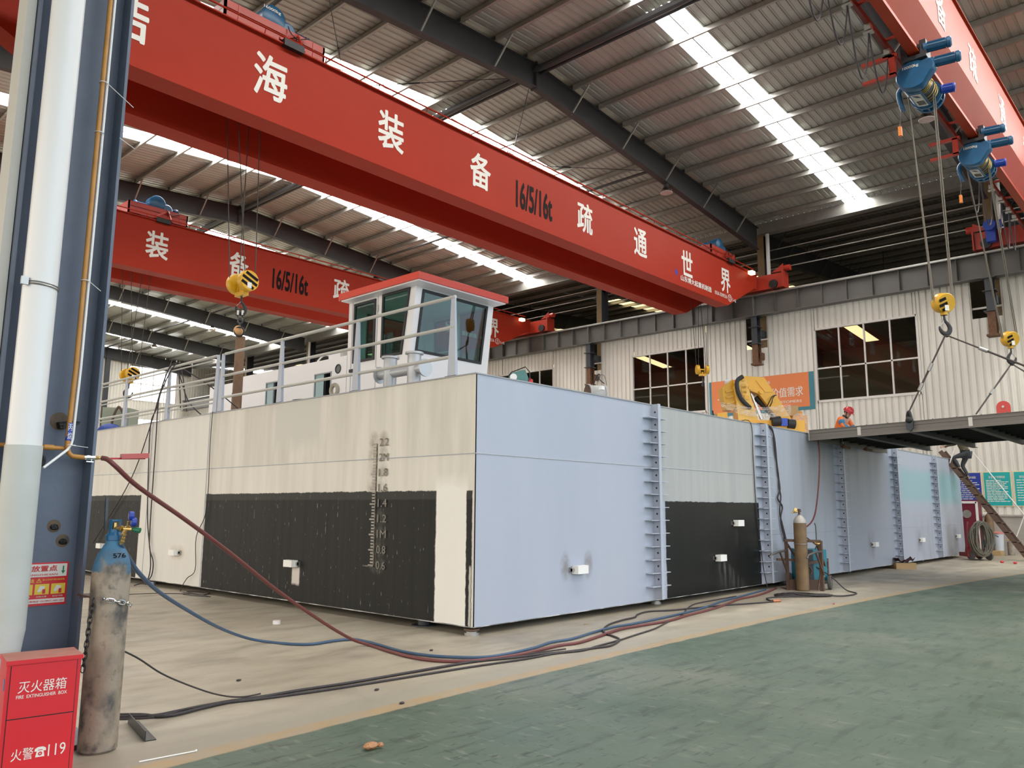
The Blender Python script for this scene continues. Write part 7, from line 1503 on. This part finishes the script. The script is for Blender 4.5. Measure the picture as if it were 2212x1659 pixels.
for i in range(13):
    for j in range(7):
        u = -0.27+0.54*i/12; d = -0.02+0.34*j/6; vs.append(Lb(u*0.9, 0.175+0.10*abs(u/0.27)**1.6+0.035*math.sin(i*1.7)*math.cos(j*1.3), d))
mb.add(vs, [(i*7+j, i*7+j+1, (i+1)*7+j+1, (i+1)*7+j) for i in range(12) for j in range(6)]); single(mb, 'cloth', mat('cloth_maroon', (0.06, 0.008, 0.012), 0.6), 'dark maroon cloth slumped on the small carton', 'cloth', loc=Lb(0, 0.16, 0.1))

# ------------------------------------------------------------------ hose trolley and things by the far wall
Ld = loc_frame((28.0, 6.1))
ht = thing('hose_trolley', 'red wheeled trolley under the big hose bundle at the far end of the hull', 'cart', (28.0, 6.1, 0))
mb = MB(); plate(mb, Ld, [(-0.30,0.10),(0.34,0.10),(0.34,0.22),(-0.30,0.22)], 0, 0.55); plate(mb, Ld, [(-0.34,0.1),(-0.28,0.1),(-0.28,0.42),(-0.34,0.42)], 0, 0.1); plate(mb, Ld, [(-0.26,0.2),(-0.22,0.2),(-0.10,1.15),(-0.14,1.15)], 0.25, 0.30); plate(mb, Ld, [(0.16,0.2),(0.20,0.2),(0.20,1.0),(0.16,1.0)], 0.25, 0.30); part(mb, 'frame', mat('trolley_red', (0.22, 0.03, 0.025), 0.5), ht, smooth=0)
for u, d in ((-0.24, 0.0), (0.30, -0.02), (0.30, 0.5)):
    mb = MB(); mb.lathe([(0.0, -0.03), (0.12, -0.03), (0.13, 0.0), (0.12, 0.03), (0.0, 0.03)], Ld(u, 0.13, d), rgt*0.9+FLAT*0.4, 20); part(mb, 'wheel', TYREGREY, ht)
mb = MB(); rr = random.Random(3)
pts = []
for k in range(26*14):
    a = 2*PI*k/14; w = 0.24+0.10*math.sin(k*0.05)+rr.uniform(-0.015, 0.015); h = 0.50+0.05*math.cos(k*0.07)
    pts.append(Ld(0.0+w*math.sin(a)+0.05*math.sin(k*0.31), 0.66+h*math.cos(a)*(0.95 if math.cos(a) > 0 else 1.0)+0.0, -0.18+0.10*math.sin(k*0.021+a*0.5)))
mb.tube(pts, 0.017, 6); single(mb, 'hose_bundle', mat('hose_olive', (0.13, 0.12, 0.09), 0.6, var=0.4, scale=20), 'big hanging bundle of olive grey hose on the red trolley', 'hose bundle', loc=Ld(0, 0.1, -0.18))
mb = MB(); mb.cyl(Ld(0.22,0.5,0.0), Ld(0.42,0.5,0.1), 0.12, 16); mb.cyl(Ld(0.42,0.5,0.1), Ld(0.48,0.5,0.13), 0.14, 16); mb.tube([Ld(0.3,0.62,0.0), Ld(0.45,0.72,0.05), Ld(0.62,0.74,0.1), Ld(0.70,0.70,0.1)], 0.016, 6); single(mb, 'pump_unit', mat('pump_blue', (0.02, 0.07, 0.14), 0.5), 'dark blue pump unit beside the hose bundle', 'pump', loc=Ld(0.35, 0.38, 0.05))
fr_ = thing('fan_cabinet', 'maroon cabinet with pale frame and round fan behind the end of the hull', 'cabinet', (31.6, 6.95, 0.0))
mb = MB(); mb.box((31.45, 6.75, 0.0), (31.9, 7.5, 1.86)); part(mb, 'case', mat('maroon', (0.16, 0.012, 0.03), 0.5), fr_, smooth=0)
mb = MB(); 
for a, b in (((6.80, 0.1), (6.80, 1.80)), ((7.45, 0.1), (7.45, 1.80)), ((6.80, 1.78), (7.45, 1.78))): mb.beam((31.44, a[0], a[1]), (31.44, b[0], b[1]), 0.02, 0.08, (0, 1, 0) if a[0] == b[0] else (0, 0, 1))
part(mb, 'pale_frame', WHITE, fr_, smooth=0)
mb = MB(); mb.cyl((31.445, 7.12, 1.38), (31.43, 7.12, 1.38), 0.14, 20); part(mb, 'fan_disc', GALV, fr_)
def far_cyl(label, x, y, r, h, m):
    t = thing('gas_cylinder', label, 'gas cylinder', (x, y, 0)); mb = MB(); mb.lathe([(0, 0), (r, 0), (r, h*0.80), (r*0.85, h*0.87), (r*0.35, h*0.93), (r*0.3, h*0.95), (0, h*0.95)], (x, y, 0), n=20); part(mb, 'body', m, t)
    mb = MB(); mb.cyl((x, y, h*0.95), (x, y, h), 0.03, 8); mb.cyl((x, y, h*0.98), (x-0.02, y+0.14, h*0.985), 0.018, 8); part(mb, 'valve', BRASS, t)
far_cyl('brown gas cylinder behind the ladder by the side wall', 31.9, 6.55, 0.14, 1.5, CYLBROWN)
far_cyl('short rusty cylinder behind the ladder foot by the side wall', 32.0, 5.98, 0.11, 0.52, mat('cyl_pale', (0.34, 0.29, 0.23), 0.6, var=0.7, scale=5, col2=(0.10, 0.07, 0.05)))
bk_ = thing('bucket', 'grey bucket with pink lid by the side wall behind the hose bundle', 'bucket', (31.6, 6.25, 0))
mb = MB(); mb.lathe([(0, 0), (0.13, 0), (0.16, 0.72), (0, 0.72)], (31.6, 6.25, 0), n=20); part(mb, 'pail', LIGHTGREY, bk_)
mb = MB(); mb.lathe([(0.18, 0.72), (0.18, 0.76), (0.05, 0.80), (0, 0.80)], (31.6, 6.25, 0), n=20); part(mb, 'lid', mat('lid_pink', (0.55, 0.20, 0.18), 0.5), bk_, 'pink lid')
mb = MB(); mb.box((31.0, 6.1, 0), (31.5, 6.4, 0.16)); single(mb, 'timber_block', CARTON, 'small timber block behind the hose trolley', 'block', smooth=0)
mb = MB(); mb.box((32.9, 4.88, 4.62), (32.965, 5.0, 4.70)); mb.box((32.9, 4.88, 4.7), (32.92, 4.94, 4.86)); single(mb, 'wall_bracket', RUST, 'small rusty bracket on the side wall above the red lug', 'bracket', smooth=0)
